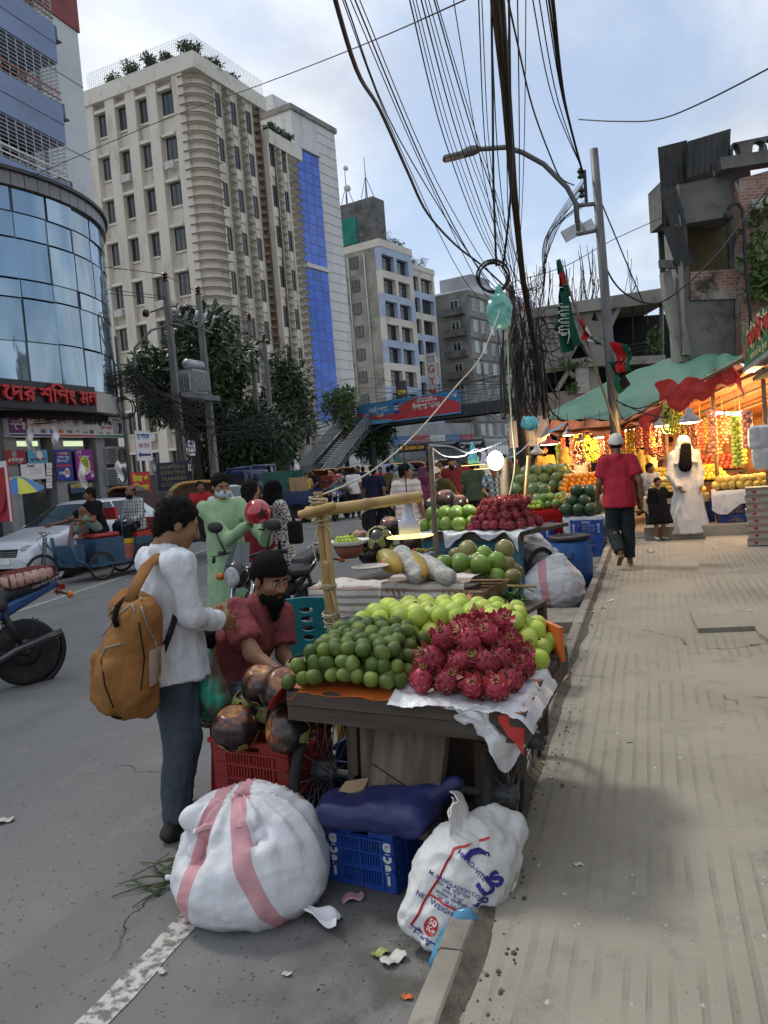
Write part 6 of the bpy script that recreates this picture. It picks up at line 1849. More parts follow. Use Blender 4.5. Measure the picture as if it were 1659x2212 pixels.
# ========== fruit, crates, sacks
FRUIT={}
def fruit_meshes():
 g=np.random.default_rng(5)
 def lump(r,sq,amp,n=14,k=10,seed=0):
  mb=MB();mb.ball((0,0,0),(r,r,r*sq),n,k)
  V=np.array(mb.v);V*=(1+amp*aZ(V/r,1.2,seed,2))[:,None]
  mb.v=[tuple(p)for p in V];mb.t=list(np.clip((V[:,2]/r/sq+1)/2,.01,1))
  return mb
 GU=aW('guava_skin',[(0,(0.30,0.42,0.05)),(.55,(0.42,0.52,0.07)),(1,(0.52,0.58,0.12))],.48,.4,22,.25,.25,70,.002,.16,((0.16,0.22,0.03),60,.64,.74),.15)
 GU2=M('guava_calyx',(0.16,0.15,0.05),ab=.8)
 def guava(seed):
  mb=lump(1,.96,.07,16,11,seed);mb.lathe([(.16,.92),(.2,.99),(.1,.96),(.02,.93)],n=7,m=1,tint=[.3]*4);return mb.mesh('guava',[GU,GU2])
 FRUIT['guava']=[guava(s)for s in rg(4)]
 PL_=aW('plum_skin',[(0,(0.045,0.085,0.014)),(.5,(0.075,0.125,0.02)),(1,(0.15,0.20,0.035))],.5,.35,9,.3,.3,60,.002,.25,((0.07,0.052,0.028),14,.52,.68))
 FRUIT['plum']=[]
 for s in rg(4):
  mb=lump(1,1.22,.06,14,10,20+s);mb.tube([(0,0,1.18),(.05,.03,1.32)],.05,5,1);FRUIT['plum'].append(mb.mesh('hog_plum',[PL_,BARK]))
 DR=aW('dragon_skin',[(0,(0.35,0.035,0.07)),(.5,(0.40,0.07,0.09)),(.78,(0.36,0.22,0.08)),(1,(0.24,0.30,0.06))],.45,.4,9,.22,.2,50,.002,.22,((0.22,0.02,0.05),5,.55,.75),.1)
 def dragon(seed):
  q=np.random.default_rng(seed);mb=lump(.86,1.22,.1,14,10,seed);mb.t=[.12]*len(mb.v)
  for ring in rg(6):
   z=-.85+ring*.34;n=[5,7,7,7,6,5][ring]
   for i in rg(n):
    a=2*pi*(i+.5*(ring%2))/n+q.uniform(-.15,.15);rr=.86*math.sqrt(max(.05,1-(z/1.06)**2))*.98
    o=np.array((cos(a)*rr,sin(a)*rr,z));rad_=np.array((cos(a),sin(a),0));t=np.array((-sin(a),cos(a),0));upv=np.array((0,0,1.))
    L=q.uniform(.30,.5)*(1+.35*(ring>3));out=q.uniform(.02,.22)+.14*(ring>3);w=q.uniform(.2,.29)
    tip=o+upv*L+rad_*out+t*q.uniform(-.1,.1);mid=o+upv*L*.5+rad_*(.1+out*.25)
    b=o-rad_*.05
    mb.add([b-t*w,b+t*w,mid+t*w*.75,mid-t*w*.75,tip,mid+rad_*.04],[(0,1,2,5),(0,5,3),(5,2,4),(3,5,4)],0,[.15,.15,.42,.42,1.0,.4])
  for i in rg(6):
   a=i*1.05;mb.tube([(.12*cos(a),.12*sin(a),1.0),(.2*cos(a),.2*sin(a),1.25),(.34*cos(a+.3),.34*sin(a+.3),1.42)],[.09,.06,.02],4,tint=np.repeat([.5,.8,1.],1))
  return mb.mesh('dragon_fruit',DR)
 FRUIT['dragon']=[dragon(s)for s in(31,32,33,34)]
 TA=aW('palm_fruit_skin',[(0,(0.50,0.24,0.055)),(.26,(0.22,0.07,0.025)),(.48,(0.05,0.02,0.014)),(.7,(0.014,0.010,0.012)),(1,(0.012,0.011,0.013))],.28,.5,2.6,.75,.12,30,.002,.2,None,0,.3)
 TC=M('palm_calyx',(0.33,0.34,0.10),(0.16,0.13,0.05),ab=.6,scale=7)
 def taal(seed):
  mb=MB();pf=[(.02,.70),(.12,.735),(.35,.80),(.62,.74),(.87,.50),(1.0,.12),(.98,-.2),(.86,-.55),(.55,-.82),(.02,-.9)]
  mb.lathe([(a,b)for a,b in pf[::-1]],n=22,tint=[1,.95,.85,.75,.66,.55,.36,.2,.1,.1],wob=lambda a,f:1+.03*cos(3*a+seed))
  for i in rg(6):
   a=i*1.047+seed;c,s_=cos(a),sin(a)
   mb.grid(lambda u,v:((c*(.5+.48*v)-s_*(u-.5)*.7*(1-.5*v))*1.0,s_*(.5+.48*v)+c*(u-.5)*.7*(1-.5*v),-.88+.55*v**1.7-.02),4,4,1,.02)
  return mb.mesh('palm_fruit',[TA,TC])
 FRUIT['taal']=[taal(s)for s in rg(3)]
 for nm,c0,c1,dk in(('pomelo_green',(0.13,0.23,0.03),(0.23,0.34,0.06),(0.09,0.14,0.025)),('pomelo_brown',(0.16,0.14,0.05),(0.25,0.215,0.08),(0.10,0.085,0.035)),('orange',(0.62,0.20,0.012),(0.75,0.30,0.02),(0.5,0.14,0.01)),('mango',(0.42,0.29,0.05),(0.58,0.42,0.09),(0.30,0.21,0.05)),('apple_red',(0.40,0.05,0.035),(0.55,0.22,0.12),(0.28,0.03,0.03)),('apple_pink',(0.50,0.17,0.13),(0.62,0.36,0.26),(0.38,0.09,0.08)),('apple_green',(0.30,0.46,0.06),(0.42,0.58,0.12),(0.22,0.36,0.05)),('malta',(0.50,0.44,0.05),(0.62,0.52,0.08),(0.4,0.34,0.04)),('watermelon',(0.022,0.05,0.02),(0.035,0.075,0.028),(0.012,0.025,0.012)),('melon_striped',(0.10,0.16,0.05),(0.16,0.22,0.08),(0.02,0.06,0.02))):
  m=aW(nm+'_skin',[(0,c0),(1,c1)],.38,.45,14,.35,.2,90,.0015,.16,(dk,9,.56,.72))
  FRUIT[nm]=[]
  for s in rg(2):
   sq={'mango':1.3,'watermelon':1.12,'melon_striped':1.35}.get(nm,.95)
   small=nm in('orange','apple_red','apple_pink','apple_green','malta')
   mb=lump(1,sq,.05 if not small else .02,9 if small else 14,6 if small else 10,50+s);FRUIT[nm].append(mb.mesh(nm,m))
fruit_meshes()
def aJ(kind,name,ag,cat,p,r,group,parent=None,up=None,spin=True):
 o=bJ(name,random.choice(FRUIT[kind]),parent)
 o.location=p
 s=r*ruf(.92,1.07)
 o.scale=(s,s,s)
 if up is None:
  o.rotation_euler=(ruf(0,6.3),ruf(0,6.3),ruf(0,6.3))if spin else(ruf(-.15,.15),ruf(-.15,.15),ruf(0,6.3))
 else:
  q=Vector(up).normalized().to_track_quat('Z','Y').to_euler();o.rotation_euler=q
 if parent is None:
  tag(o,ag,cat,group)
 return o
def a8(kind,name,ag,cat,group,frame,x0,x1,y0,y1,z0,r,layers,shrink=.75,jit=.12,upf=None,hollow=True,arch=0.0,lean=0.0):
 """fruit stacked in layers, each layer resting in the hollows of the one below; frame maps local to world"""
 n=0;step=r*1.9
 for L in rg(layers):
  ix,iy=x0+L*r*shrink,y0+L*r*shrink*1.0+0
  ax,ay=x1-L*r*shrink,y1-L*r*shrink*.6
  nx,ny=max(1,int((ax-ix)/step+.5)),max(1,int((ay-iy)/(step*.9)+.5))
  if ax<=ix or ay<=iy:
   break
  for j in rg(ny):
   for i in rg(nx):
    if hollow and L<layers-1 and 1<=i<nx-1 and 1<j<ny-1 and(L+1)<layers and layers>2 and 2<=i<nx-2 and j<ny-2:
     continue
    x=ix+step*(i+.5*(j%2)*.9)+ruf(-1,1)*r*jit;y=iy+step*.9*j+ruf(-1,1)*r*jit
    z=z0+r+L*r*1.35+ruf(-.1,.1)*r+lean*(y-y0)+arch*r*(1-((x-(x0+x1)/2)/(x1-x0)*2)**2)
    up=None if upf is None else upf(L)
    aJ(kind,name,ag,cat,frame@Vector((x,y,z)),r,group,None,up);n+=1
 return n
def bu(x,y,z,rz):
 return Matrix.Translation((x,y,z))@Matrix.Rotation(rad(rz),4,'Z')
WOOD=M('old_plank',(0.095,0.075,0.058),(0.055,0.043,0.034),0.8,5,aA=.6,aj=30,aL=.004,aE=(.25,2.2,2.2),aw=(0.17,0.15,0.125),ap=3,rvar=.3)
WOODY=M('old_plank_up',(0.12,0.092,0.068),(0.07,0.053,0.04),0.8,5,aA=.6,aj=30,aL=.004,aE=(2.2,2.2,.25),aw=(0.19,0.165,0.135),ap=3,rvar=.25)
BAMBOO=M('bamboo',(0.50,0.34,0.13),(0.36,0.22,0.08),0.45,4,aA=.25,aj=30,aE=(1,1,.15),aw=(0.22,.15,.07),ap=4)
BAMBOO2=M('bamboo_old',(0.20,0.15,0.09),(0.13,0.10,0.065),0.6,4,aA=.3,aj=30,aw=(0.09,.075,.055),ap=4)
TWINE=M('twine',(0.55,0.48,0.33),ab=.8)
PLAST_W=M('white_polythene',(0.66,0.67,0.68),(0.56,0.57,0.60),.35,6,spec=.5,aw=(0.40,.41,.46),ap=7,aA=.5,aj=18,aL=.01)
ORANGE_SHEET=M('orange_sheet',(0.62,0.16,0.03),(0.5,0.1,0.02),.5,5)
RED_SHEET=M('red_sheet',(0.55,0.045,0.04),(0.40,0.03,0.03),.45,4,aA=.3,aj=14)
def a7(ag,loc,rz,w,d,h,mat,text=None,group='plastic crates'):
 """plastic crate: four pierced walls, rim, floor"""
 t=bI('crate',ag,'crate',loc,rz,group)
 key=(w,d,h,mat.name)
 if key not in FRUIT:
  ms=[]
  for L in(w,d):
   holes=[]
   for(a,b)in((.22,.49),(.51,.78)):
    for(c,e)in((.08,.30),(.36,.56),(.60,.76)):
     n=7 if L<.5 else 9
     for i in rg(n):
      x=-L/2+L*(a+(b-a)*(i+.25)/n);holes.append(rect(x,h*c,x+L*(b-a)/n*.5,h*e))
   holes.append(rect(-L*.13,h*.82,L*.13,h*.92))
   mb=MB();bn(mb,rect(-L/2,.0,L/2,h),holes,0,.008)
   for zc in(.33,.58,.79):
    mb.bbox((-L/2+.01,-.008,h*zc-.004),(L/2-.01,-.0005,h*zc+.004))
   for xc in(-.31,0,.31):
    mb.bbox((L*xc-.004,-.007,.01),(L*xc+.004,-.0006,h*.78))
   ms.append(mb.mesh('side',mat))
  mb=MB();mb.bbox((-w/2-.012,-d/2-.012,h-.022),(w/2+.012,-d/2+.0,h));mb.bbox((-w/2-.012,d/2,h-.022),(w/2+.012,d/2+.012,h));mb.bbox((-w/2-.012,-d/2,h-.022),(-w/2,d/2,h));mb.bbox((w/2,-d/2,h-.022),(w/2+.012,d/2,h))
  ms.append(mb.mesh('rim',mat))
  mb=MB();mb.bbox((-w/2+.009,-d/2+.009,.004),(w/2-.009,d/2-.009,.02));ms.append(mb.mesh('floor',mat))
  FRUIT[key]=ms
 a,b,rm,fl=FRUIT[key]
 bJ('side',a,t,(0,-d/2,0));bJ('side',a,t,(0,d/2,0),(0,0,pi));bJ('side',b,t,(w/2,0,0),(0,0,rad(90)));bJ('side',b,t,(-w/2,0,0),(0,0,rad(-90)))
 bJ('rim',rm,t);bJ('floor',fl,t)
 if text:
  for sx in(-1,1):
   for i,ch in en(text):
    ak('lettering',ch,t,(sx*w*.395,-d/2-.006,h*(.70-i*.17)),(1,0,0),(0,0,1),h*.17,au['print_white'],aM=.004,depth=.001)
 return t
CR_B=M('crate_blue',(0.02,0.085,0.40),(0.015,0.065,0.31),.45,5,aw=(0.10,.12,.2),ap=6)
CR_N=M('crate_navy',(0.012,0.035,0.13),(0.01,0.025,0.09),.5,5)
CR_R=M('crate_red',(0.30,0.026,0.024),(0.23,0.02,0.02),.45,5,aw=(0.2,.06,.05),ap=6)
CR_S=M('crate_stall',(0.016,0.06,0.26),(0.012,0.045,0.19),.5,5)
# -- the fruit cart in front
CX_,CY_,CRZ=-.275,3.21,-3
CF=bu(CX_,CY_,.012,CRZ)@Matrix.Rotation(rad(3),4,'Y')
cart=bI('fruit_cart','old wooden fruit cart on bicycle wheels heaped with guavas, green plums and dragon fruit','cart',(CX_,CY_,.012),CRZ);cart.rotation_euler=(0,rad(3),rad(CRZ))
for i in rg(7):
 mb=MB();y=.0+i*.148
 mb.box((0,y+.075,.785),(.98,.142,.03));o=mb.build('plank',WOOD,cart);o.rotation_euler=(ruf(-.01,.01),ruf(-.006,.006),ruf(-.006,.006))
for z,hh,dx,yy in((.772,.055,.0,-.012),(.707,.062,-.004,.0)):
 mb=MB();mb.box((dx,yy,z),(1.0,.04,hh));mb.build('front_board',WOOD,cart)
for sx in(-1,1):
 mb=MB();mb.box((sx*.475,.53,.715),(.045,1.0,.09));mb.build('side_beam',WOOD,cart)
mb=MB();mb.box((0,1.04,.74),(.98,.04,.09));mb.build('back_board',WOOD,cart)
for sx,y in((-.49,.28),(.335,.30),(-.40,.93),(.30,.96)):
 bH(cart,(sx,y,.33),.33,.048,28)
for y in(.29,.945):
 mb=MB();mb.cyl((-.53,y,.33),(.40,y,.33),.02,n=8);mb.cyl((.27,y,.33),(.39,y,.33),.045,n=10);mb.cyl((-.55,y,.33),(-.45,y,.33),.045,n=10);mb.build('axle',aT,cart)
for sx,y in((-.30,.20),(.40,.36),(-.32,.98),(.40,.90)):
 mb=MB();mb.box((sx,y,.54),(.035,.04,.32));mb.build('leg_post',WOODY,cart)
mb=MB();mb.bbox((-.34,.5,.25),(.30,.53,.68));mb.bbox((-.34,.2,.25),(-.31,.5,.68));mb.bbox((-.34,.18,.235),(.32,.52,.25));mb.build('cabinet',WOODY,cart)
mb=MB();mb.box((-.20,.14,.50),(.085,.03,.42));mb.build('door_post',WOODY,cart)
dr=MB();dr.prism([(0,-.015),(.0,-.21),(.29,-.30),(.29,-.03)],-.0,.028);d1=dr.build('door_board',WOODY,cart)
dr=MB();dr.prism([(0,-.217),(0,-.42),(.29,-.46),(.29,-.307)],-.0,.028);d2=dr.build('door_board',WOODY,cart)
dr=MB();dr.prism([(.292,-.025),(.292,-.465),(.32,-.47),(.32,-.02)],-.012,.034);d3=dr.build('door_edge',WOODY,cart)
RING=M('iron_ring',(0.16,0.15,0.13),ab=.5,aC=.7)
dr=MB();dr.torus((.225,-.02,-.285),.032,.0045,az(78),20,6);dr.cyl((.225,-.012,-.253),(.225,.02,-.253),.006,n=6);d4=dr.build('door_ring',RING,cart)
for d_ in(d1,d2,d3,d4):
 d_.location=(-.150,.105,.70);d_.rotation_euler=(rad(-9),rad(5),rad(-7))
mb=MB();mb.box((.255,.30,.47),(.085,.03,.45));mb.build('cabinet_board',WOODY,cart)
mb=MB();mb.torus((.255,.272,.58),.034,.0045,az(85),20,6);mb.cyl((.255,.285,.55),(.255,.27,.5),.006,n=5);mb.build('door_ring',RING,cart)
def aX(name,ag,cat,fn,nu,nv,mat,group=None,av=.003,amp=.008,sc=9,seed=1,frame=None):
 mb=MB();fr=frame or Matrix.Identity(4)
 def g(u,v):
  p=fr@Vector(fn(u,v));n=mnoise.fractal(Vector((p.x*sc,p.y*sc,p.z*sc+seed)),1,2,3)
  n2=abs(mnoise.noise(Vector((p.x*sc*1.7+seed,p.y*sc*1.7,p.z*sc*1.7))))-.25
  return(p.x+n*amp*.7,p.y+n2*amp*.9,p.z+n*amp+n2*amp)
 mb.grid(g,nu,nv,av=av)
 o=mb.build(name,mat);tag(o,ag,cat,group)
 return o
aX('orange_cloth','orange plastic sheet lying under the plums along the cart front edge','sheet',lambda u,v:(-.5+.98*u,-.035+.5*v,(.812 if v>.08 else .80)-.03*(u<.03)*(v<.1)),40,14,ORANGE_SHEET,None,.002,.008,9,1,CF)
aX('orange_cloth','orange red plastic corner folded over the cart edge beside the palm fruits','sheet',lambda u,v:(-.505-.10*v,-.03+.35*u,.825-.12*v**1.4+.02*u),16,8,RED_SHEET,None,.002,.012,10,4,CF)
def pol(u,v):
 x=-.04+.57*u;y=-.06+.58*v
 z=.82
 if x>.47:
  z-=(x-.47)*1.15
 if y<0:
  z-=-y*.35
 return(x,y,z)
aX('polythene_sheet','white polythene sheet spread under the dragon fruit on the cart','sheet',pol,44,34,PLAST_W,None,.002,.013,13,3,CF)
def pol2(u,v):
 x=.22+.27*u-.02*sin(v*9);t=v
 dn=.25*(.30+.70*math.exp(-((u-.66)/.26)**2))*t
 return(x+.03*t,-.05+.10*(1-t)*(u-.4)+.40*max(0,u-.55)+.01*sin(u*20)*t,.826-.02*u-dn+.01*sin(u*22+v*3))
aX('polythene_sheet','crumpled white polythene corner hanging down off the cart front','sheet',pol2,40,30,PLAST_W,None,.002,.016,14,8,CF)
aX('red_cloth','red plastic strip hanging below the white polythene at the cart corner','sheet',lambda u,v:(.40+.09*u,-.04+.02*u,.79-(.03+.12*u)*v),12,10,RED_SHEET,None,.002,.01,10,5,CF)
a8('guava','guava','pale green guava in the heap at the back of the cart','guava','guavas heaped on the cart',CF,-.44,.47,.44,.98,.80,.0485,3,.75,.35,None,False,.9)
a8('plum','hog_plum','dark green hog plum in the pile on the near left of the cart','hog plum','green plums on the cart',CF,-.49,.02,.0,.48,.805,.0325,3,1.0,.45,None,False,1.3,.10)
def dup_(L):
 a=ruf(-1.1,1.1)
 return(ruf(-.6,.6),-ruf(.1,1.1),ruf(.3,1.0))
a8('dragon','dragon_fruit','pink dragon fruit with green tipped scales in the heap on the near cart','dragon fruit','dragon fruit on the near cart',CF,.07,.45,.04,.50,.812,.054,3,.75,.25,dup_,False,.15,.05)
for k,(x,y,z)in en(((.0,.93,.985),(.25,.75,.985))):
 t=bI('cut_guava',('guava cut open like a flower with pink flesh on top of the heap, far back','cut pink guava behind the dragon fruit heap')[k],'guava',CF@Vector((x,y,z)),20*k)
 PK=M('guava_flesh',(0.70,0.28,0.22),(0.6,0.2,0.17),ab=.4)
 for i in rg(6):
  a=i*1.047;mb=MB()
  mb.grid(lambda u,v:(cos(a)*(.014+.035*v**.7)-sin(a)*(u-.5)*.045*sin(pi*min(v+.12,1)),sin(a)*(.014+.035*v**.7)+cos(a)*(u-.5)*.045*sin(pi*min(v+.12,1)),.07*v),4,6,av=.005);mb.build('segment',PK,t)
def leafy(ag,p,n,L,seed,mat=None,name='leaf_sprig',cat='leaves'):
 r=random.Random(seed);t=bI(name,ag,cat,p)
 for i in rg(n):
  a=r.uniform(0,6.28);e=r.uniform(-.1,.6);mb=MB();l_=L*r.uniform(.7,1.2)
  mb.grid(lambda u,v:(cos(a)*l_*v-sin(a)*(u-.5)*l_*.5*sin(pi*(v*.93+.05)),sin(a)*l_*v+cos(a)*(u-.5)*l_*.5*sin(pi*(v*.93+.05)),.015+l_*e*v-l_*.35*v*v+.12*l_*abs(u-.5)),4,6,av=.001)
  mb.build('leaf',mat or LEAF3,t)
 return t
leafy('dark green guava leaves lying on the middle of the heap',CF@Vector((.02,.72,1.0)),3,.10,1,LEAF2);leafy('pale wilted sprig hanging down the guava heap',CF@Vector((-.06,.52,.95)),5,.05,2,LEAF3);leafy('long bright leaf sticking out behind the dragon fruit',CF@Vector((.44,.62,.90)),1,.14,33,LEAF3);leafy('leaf tucked between guavas and dragon fruit',CF@Vector((.16,.78,1.0)),2,.08,6,LEAF2)
for k,pts in en((((-.46,.03,.86),(-.43,.0,.83),(-.41,-.03,.84)),((-.42,.02,.84),(-.36,.0,.855),(-.32,.05,.88)),((-.2,.1,.9),(-.18,.05,.95),(-.14,.04,.94)))):
 mb=MB();mb.tube([CF@Vector(q)-CF@Vector(pts[0])for q in pts],.0035,5);o=mb.build('twig',BARK);o.location=CF@Vector(pts[0]);tag(o,('thin twig poking up at the left end of the plums','bent twig lying across the front plums','short dark twig near the middle of the plum pile')[k],'twig')
a7('dark red plastic crate with black palm fruits on top, stacked on a navy crate',(-1.03,3.60,.262),-10,.44,.36,.27,CR_R)
a7('navy crate underneath the dark red one',(-1.02,3.60,.002),-10,.44,.36,.255,CR_N)
TL='scorched brown and black palm fruit on the red crate'
for(x,y,d,r,up,lab)in((508,1570,3.62,.106,(.1,-.3,1),'palm fruit with an orange top at the left of the red crate'),(618,1578,3.45,.107,(-.9,-.8,.25),'brown palm fruit lying on its side at the right of the red crate'),(566,1478,3.75,.107,(.2,-.3,1),'large palm fruit with orange brown shoulders on the upper tier'),(613,1490,3.62,.100,(.5,-.5,.8),'glossy reddish brown palm fruit on the upper tier touching the cart'),(576,1535,3.8,.10,(.1,.6,.5),'black palm fruit filling the gap between the four brown ones'),(655,1455,4.1,.105,(.2,.2,-1),'black palm fruit half hidden behind the cart corner'),(690,1535,3.85,.105,(0,.3,-1),'black palm fruit in the shade behind the cart wheel'),(540,1530,3.95,.1,(0,.3,-1),'black palm fruit at the back left of the lower tier')):
 aJ('taal','palm_fruit',lab,'palm fruit',at(x,y,d),r,'palm fruits on the red crate',None,up)
g_=a7('bright blue crate lettered in white down both corners under the cart',(-.43,3.47,.002),-11,.33,.48,.275,CR_B,'GOPI')
a7('blue crate deep under the cart behind the left wheel',(-.75,4.05,.002),-11,.4,.3,.26,CR_N)
F=Fld((-.3,-.25,-.1),(.35,.25,.2),.012);F.box((0,0,0),(.23,.12,.045),.04);F.ell((.08,.02,.03),(.17,.12,.06),k=.05);F.cap((.16,.05,.03),(.30,.12,.10),.05,.03,k=.04);F.cap((-.2,0,0),(-.21,-.02,-.07),.05,.03,k=.04);F.noise(.010,9,3)
o=ar(F,'tarpaulin_bundle',M('tarp_navy',(0.02,0.027,0.11),(0.014,0.018,0.075),.5,6,aA=.4,aj=150,aL=.001),None,.012,7,(1,1,2),4);o.location=at(815,1752,3.22);o.rotation_euler=(0,0,rad(-8));tag(o,'folded navy tarpaulin stuffed on top of the lettered blue crate','tarpaulin')
t=bI('cardboard','torn piece of brown cardboard leaning on the tarpaulin under the cart','cardboard',at(750,1715,3.3),30)
mb=MB();mb.prism([(-.09,-.04),(.03,-.05),(.1,.05),(.0,.05)],-.006,.006,axes=((1,0,0),(0,.6,.8),(0,-.8,.6)));mb.build('sheet',M('cardboard',(0.33,0.235,0.14),(0.26,0.18,0.1),.85,8),t)
# -- sacks
def sack_mat(name,stripes,base=(0.70,0.71,0.74),col=(0.56,0.17,0.20)):
 m,nt,v,p=aF(name,.55,0,.3)
 tc=nt.nodes.new('ShaderNodeTexCoord');s=_sep(nt,tc.outputs['Object'])
 c=aN(nt,aB(nt,aq(nt,v,3,6,.7),.4,.75),base,tuple(x*.78 for x in base))
 c=aN(nt,aB(nt,aq(nt,v,7,7,.7),.62,.78),c,(0.36,0.34,0.33))
 w1=nt.nodes.new('ShaderNodeTexWave');w1.inputs['Scale'].default_value=55;w1.bands_direction='DIAGONAL'
 nt.links.new(tc.outputs['Object'],w1.inputs['Vector'])
 for(a,b,cc,wd)in stripes:
  d=am(nt,'ADD',am(nt,'MULTIPLY',s['X'],a),am(nt,'MULTIPLY',s['Z'],b))
  dn=am(nt,'ABSOLUTE',am(nt,'ADD',d,am(nt,'ADD',am(nt,'MULTIPLY',aq(nt,tc.outputs['Object'],4,2),.03),-cc-.015)))
  f=am(nt,'LESS_THAN',dn,wd)
  c=aN(nt,am(nt,'MULTIPLY',f,am(nt,'ADD',am(nt,'MULTIPLY',w1.outputs['Fac'],.45),.5)),c,col)
 nt.links.new(c,p.inputs['Base Color'])
 ck=nt.nodes.new('ShaderNodeTexChecker');ck.inputs['Scale'].default_value=240
 nt.links.new(tc.outputs['Object'],ck.inputs['Vector'])
 _bump(nt,p,am(nt,'ADD',am(nt,'MULTIPLY',ck.outputs['Fac'],.06),am(nt,'ADD',aq(nt,_mapping(nt,v,(1,1,.3)),22,4,.6),am(nt,'MULTIPLY',am(nt,'ABSOLUTE',am(nt,'SUBTRACT',aq(nt,_mapping(nt,v,(1,1,.7),(.4,.3,0)),8,4,.6,.8),.5)),-2.2))),.4,.010)
 return m
def big_sack():
 F=Fld((-.45,-.42,-.02),(.45,.45,.68),.011)
 F.ell((0,0,.17),(.345,.31,.27));F.ell((.02,.03,.30),(.29,.27,.24),k=.08);F.cap((-.05,.02,.42),(.02,.06,.50),.13,.09,k=.1);F.cap((-.14,.0,.45),(-.20,-.06,.50),.075,.045,k=.06);F.cap((.1,.04,.44),(.19,.05,.40),.09,.07,k=.08)
 F.ell((-.17,-.20,.40),(.10,.09,.13),az(20,-20),k=.06,op='sub');F.ell((.12,-.17,.47),(.055,.08,.10),az(35,12),k=.04,op='sub');F.ell((-.02,-.03,.60),(.06,.05,.07),k=.05,op='sub')
 for k,(a,w,L)in en(((-1.9,.018,.26),(-1.55,.02,.36),(-1.25,.016,.30),(-.8,.02,.3),(-2.4,.018,.28),(.2,.02,.3),(-2.9,.018,.26))):
  P=[np.array((cos(a)*(.06+.30*s),.02+sin(a)*(.05+.27*s),.53-.12*s-.30*s*s))for s in np.linspace(0,L/.36,5)]
  for i in rg(4):
   F.cap(P[i],P[i+1],w*(1.2-.2*i),w*(1-.2*i),k=.035)
 F.cap((-.33,-.02,.13),(-.38,-.04,.15),.02,.015,k=.02)
 F.cut((0,0,.001),(0,0,-1));F.noise(.022,3.2,9,(1,1,.8))
 V,Q=F.mesh();N=bo(V,Q);th=np.arctan2(V[:,1]-.03,V[:,0]+.02);top=np.clip((V[:,2]-.06)/.4,0,1)
 rid=lambda P,s,sd:1-2.2*np.abs(aZ(P,s,sd,2))
 d=rid(np.stack([np.cos(th)*1.0,np.sin(th)*1.0,V[:,2]*.7],1),3.4,4)*(.004+.032*top**2)+rid(V*np.array((1,1,1.3)),3.6,8)*.011+rid(V@az(35,25,10).T*np.array((1,.35,1.6)),8,2)*.006
 V=V+N*d[:,None];SKM=sack_mat('sack_weave',((1,.36,.215,.037),(1,-.25,-.24,.035)))
 o=bI('white_sack','','',(0,0,0));bJ('sack_body',aO('sack_body',V,Q.tolist(),SKM),o)
 mb=MB();mb.grid(lambda u,v:(.29+.17*u,-.13+.10*(v-.5)*(.5+u)-.05*u,.035+.03*sin(u*7+v*4)*u+.03*(1-u)+.012*sin(v*11)),12,8,av=.004);mb.build('torn_flap',SKM,o)
 for(a0,a1,zz,hh,r0,sd)in((-3.3,-1.7,.44,.10,.19,1),(-1.9,.2,.45,.12,.15,2),(.1,2.2,.43,.09,.2,3),(2.0,3.1,.42,.11,.2,4)):
  mb=MB()
  def fl(u,v):
   a=a0+(a1-a0)*u;r=r0+.05*v+.035*mnoise.noise(Vector((u*5,v*2,sd)))+.02*sin(u*17+sd);return(cos(a)*r-.03,sin(a)*r*.85+.02,zz-.03+hh*sin(v*2.3)*(.75+.5*mnoise.noise(Vector((u*4,1,sd)))))
  mb.grid(fl,30,10,av=.0035);mb.build('torn_flap',SKM,o)
 tag(o,'big bulging white woven sack with pink stripes in the road before the crates','sack');o.location=(-.90,3.05,.003);o.rotation_euler=(0,0,rad(8));o.scale=(.90,.88,.77)
big_sack()
from mathutils.bvhtree import BVHTree
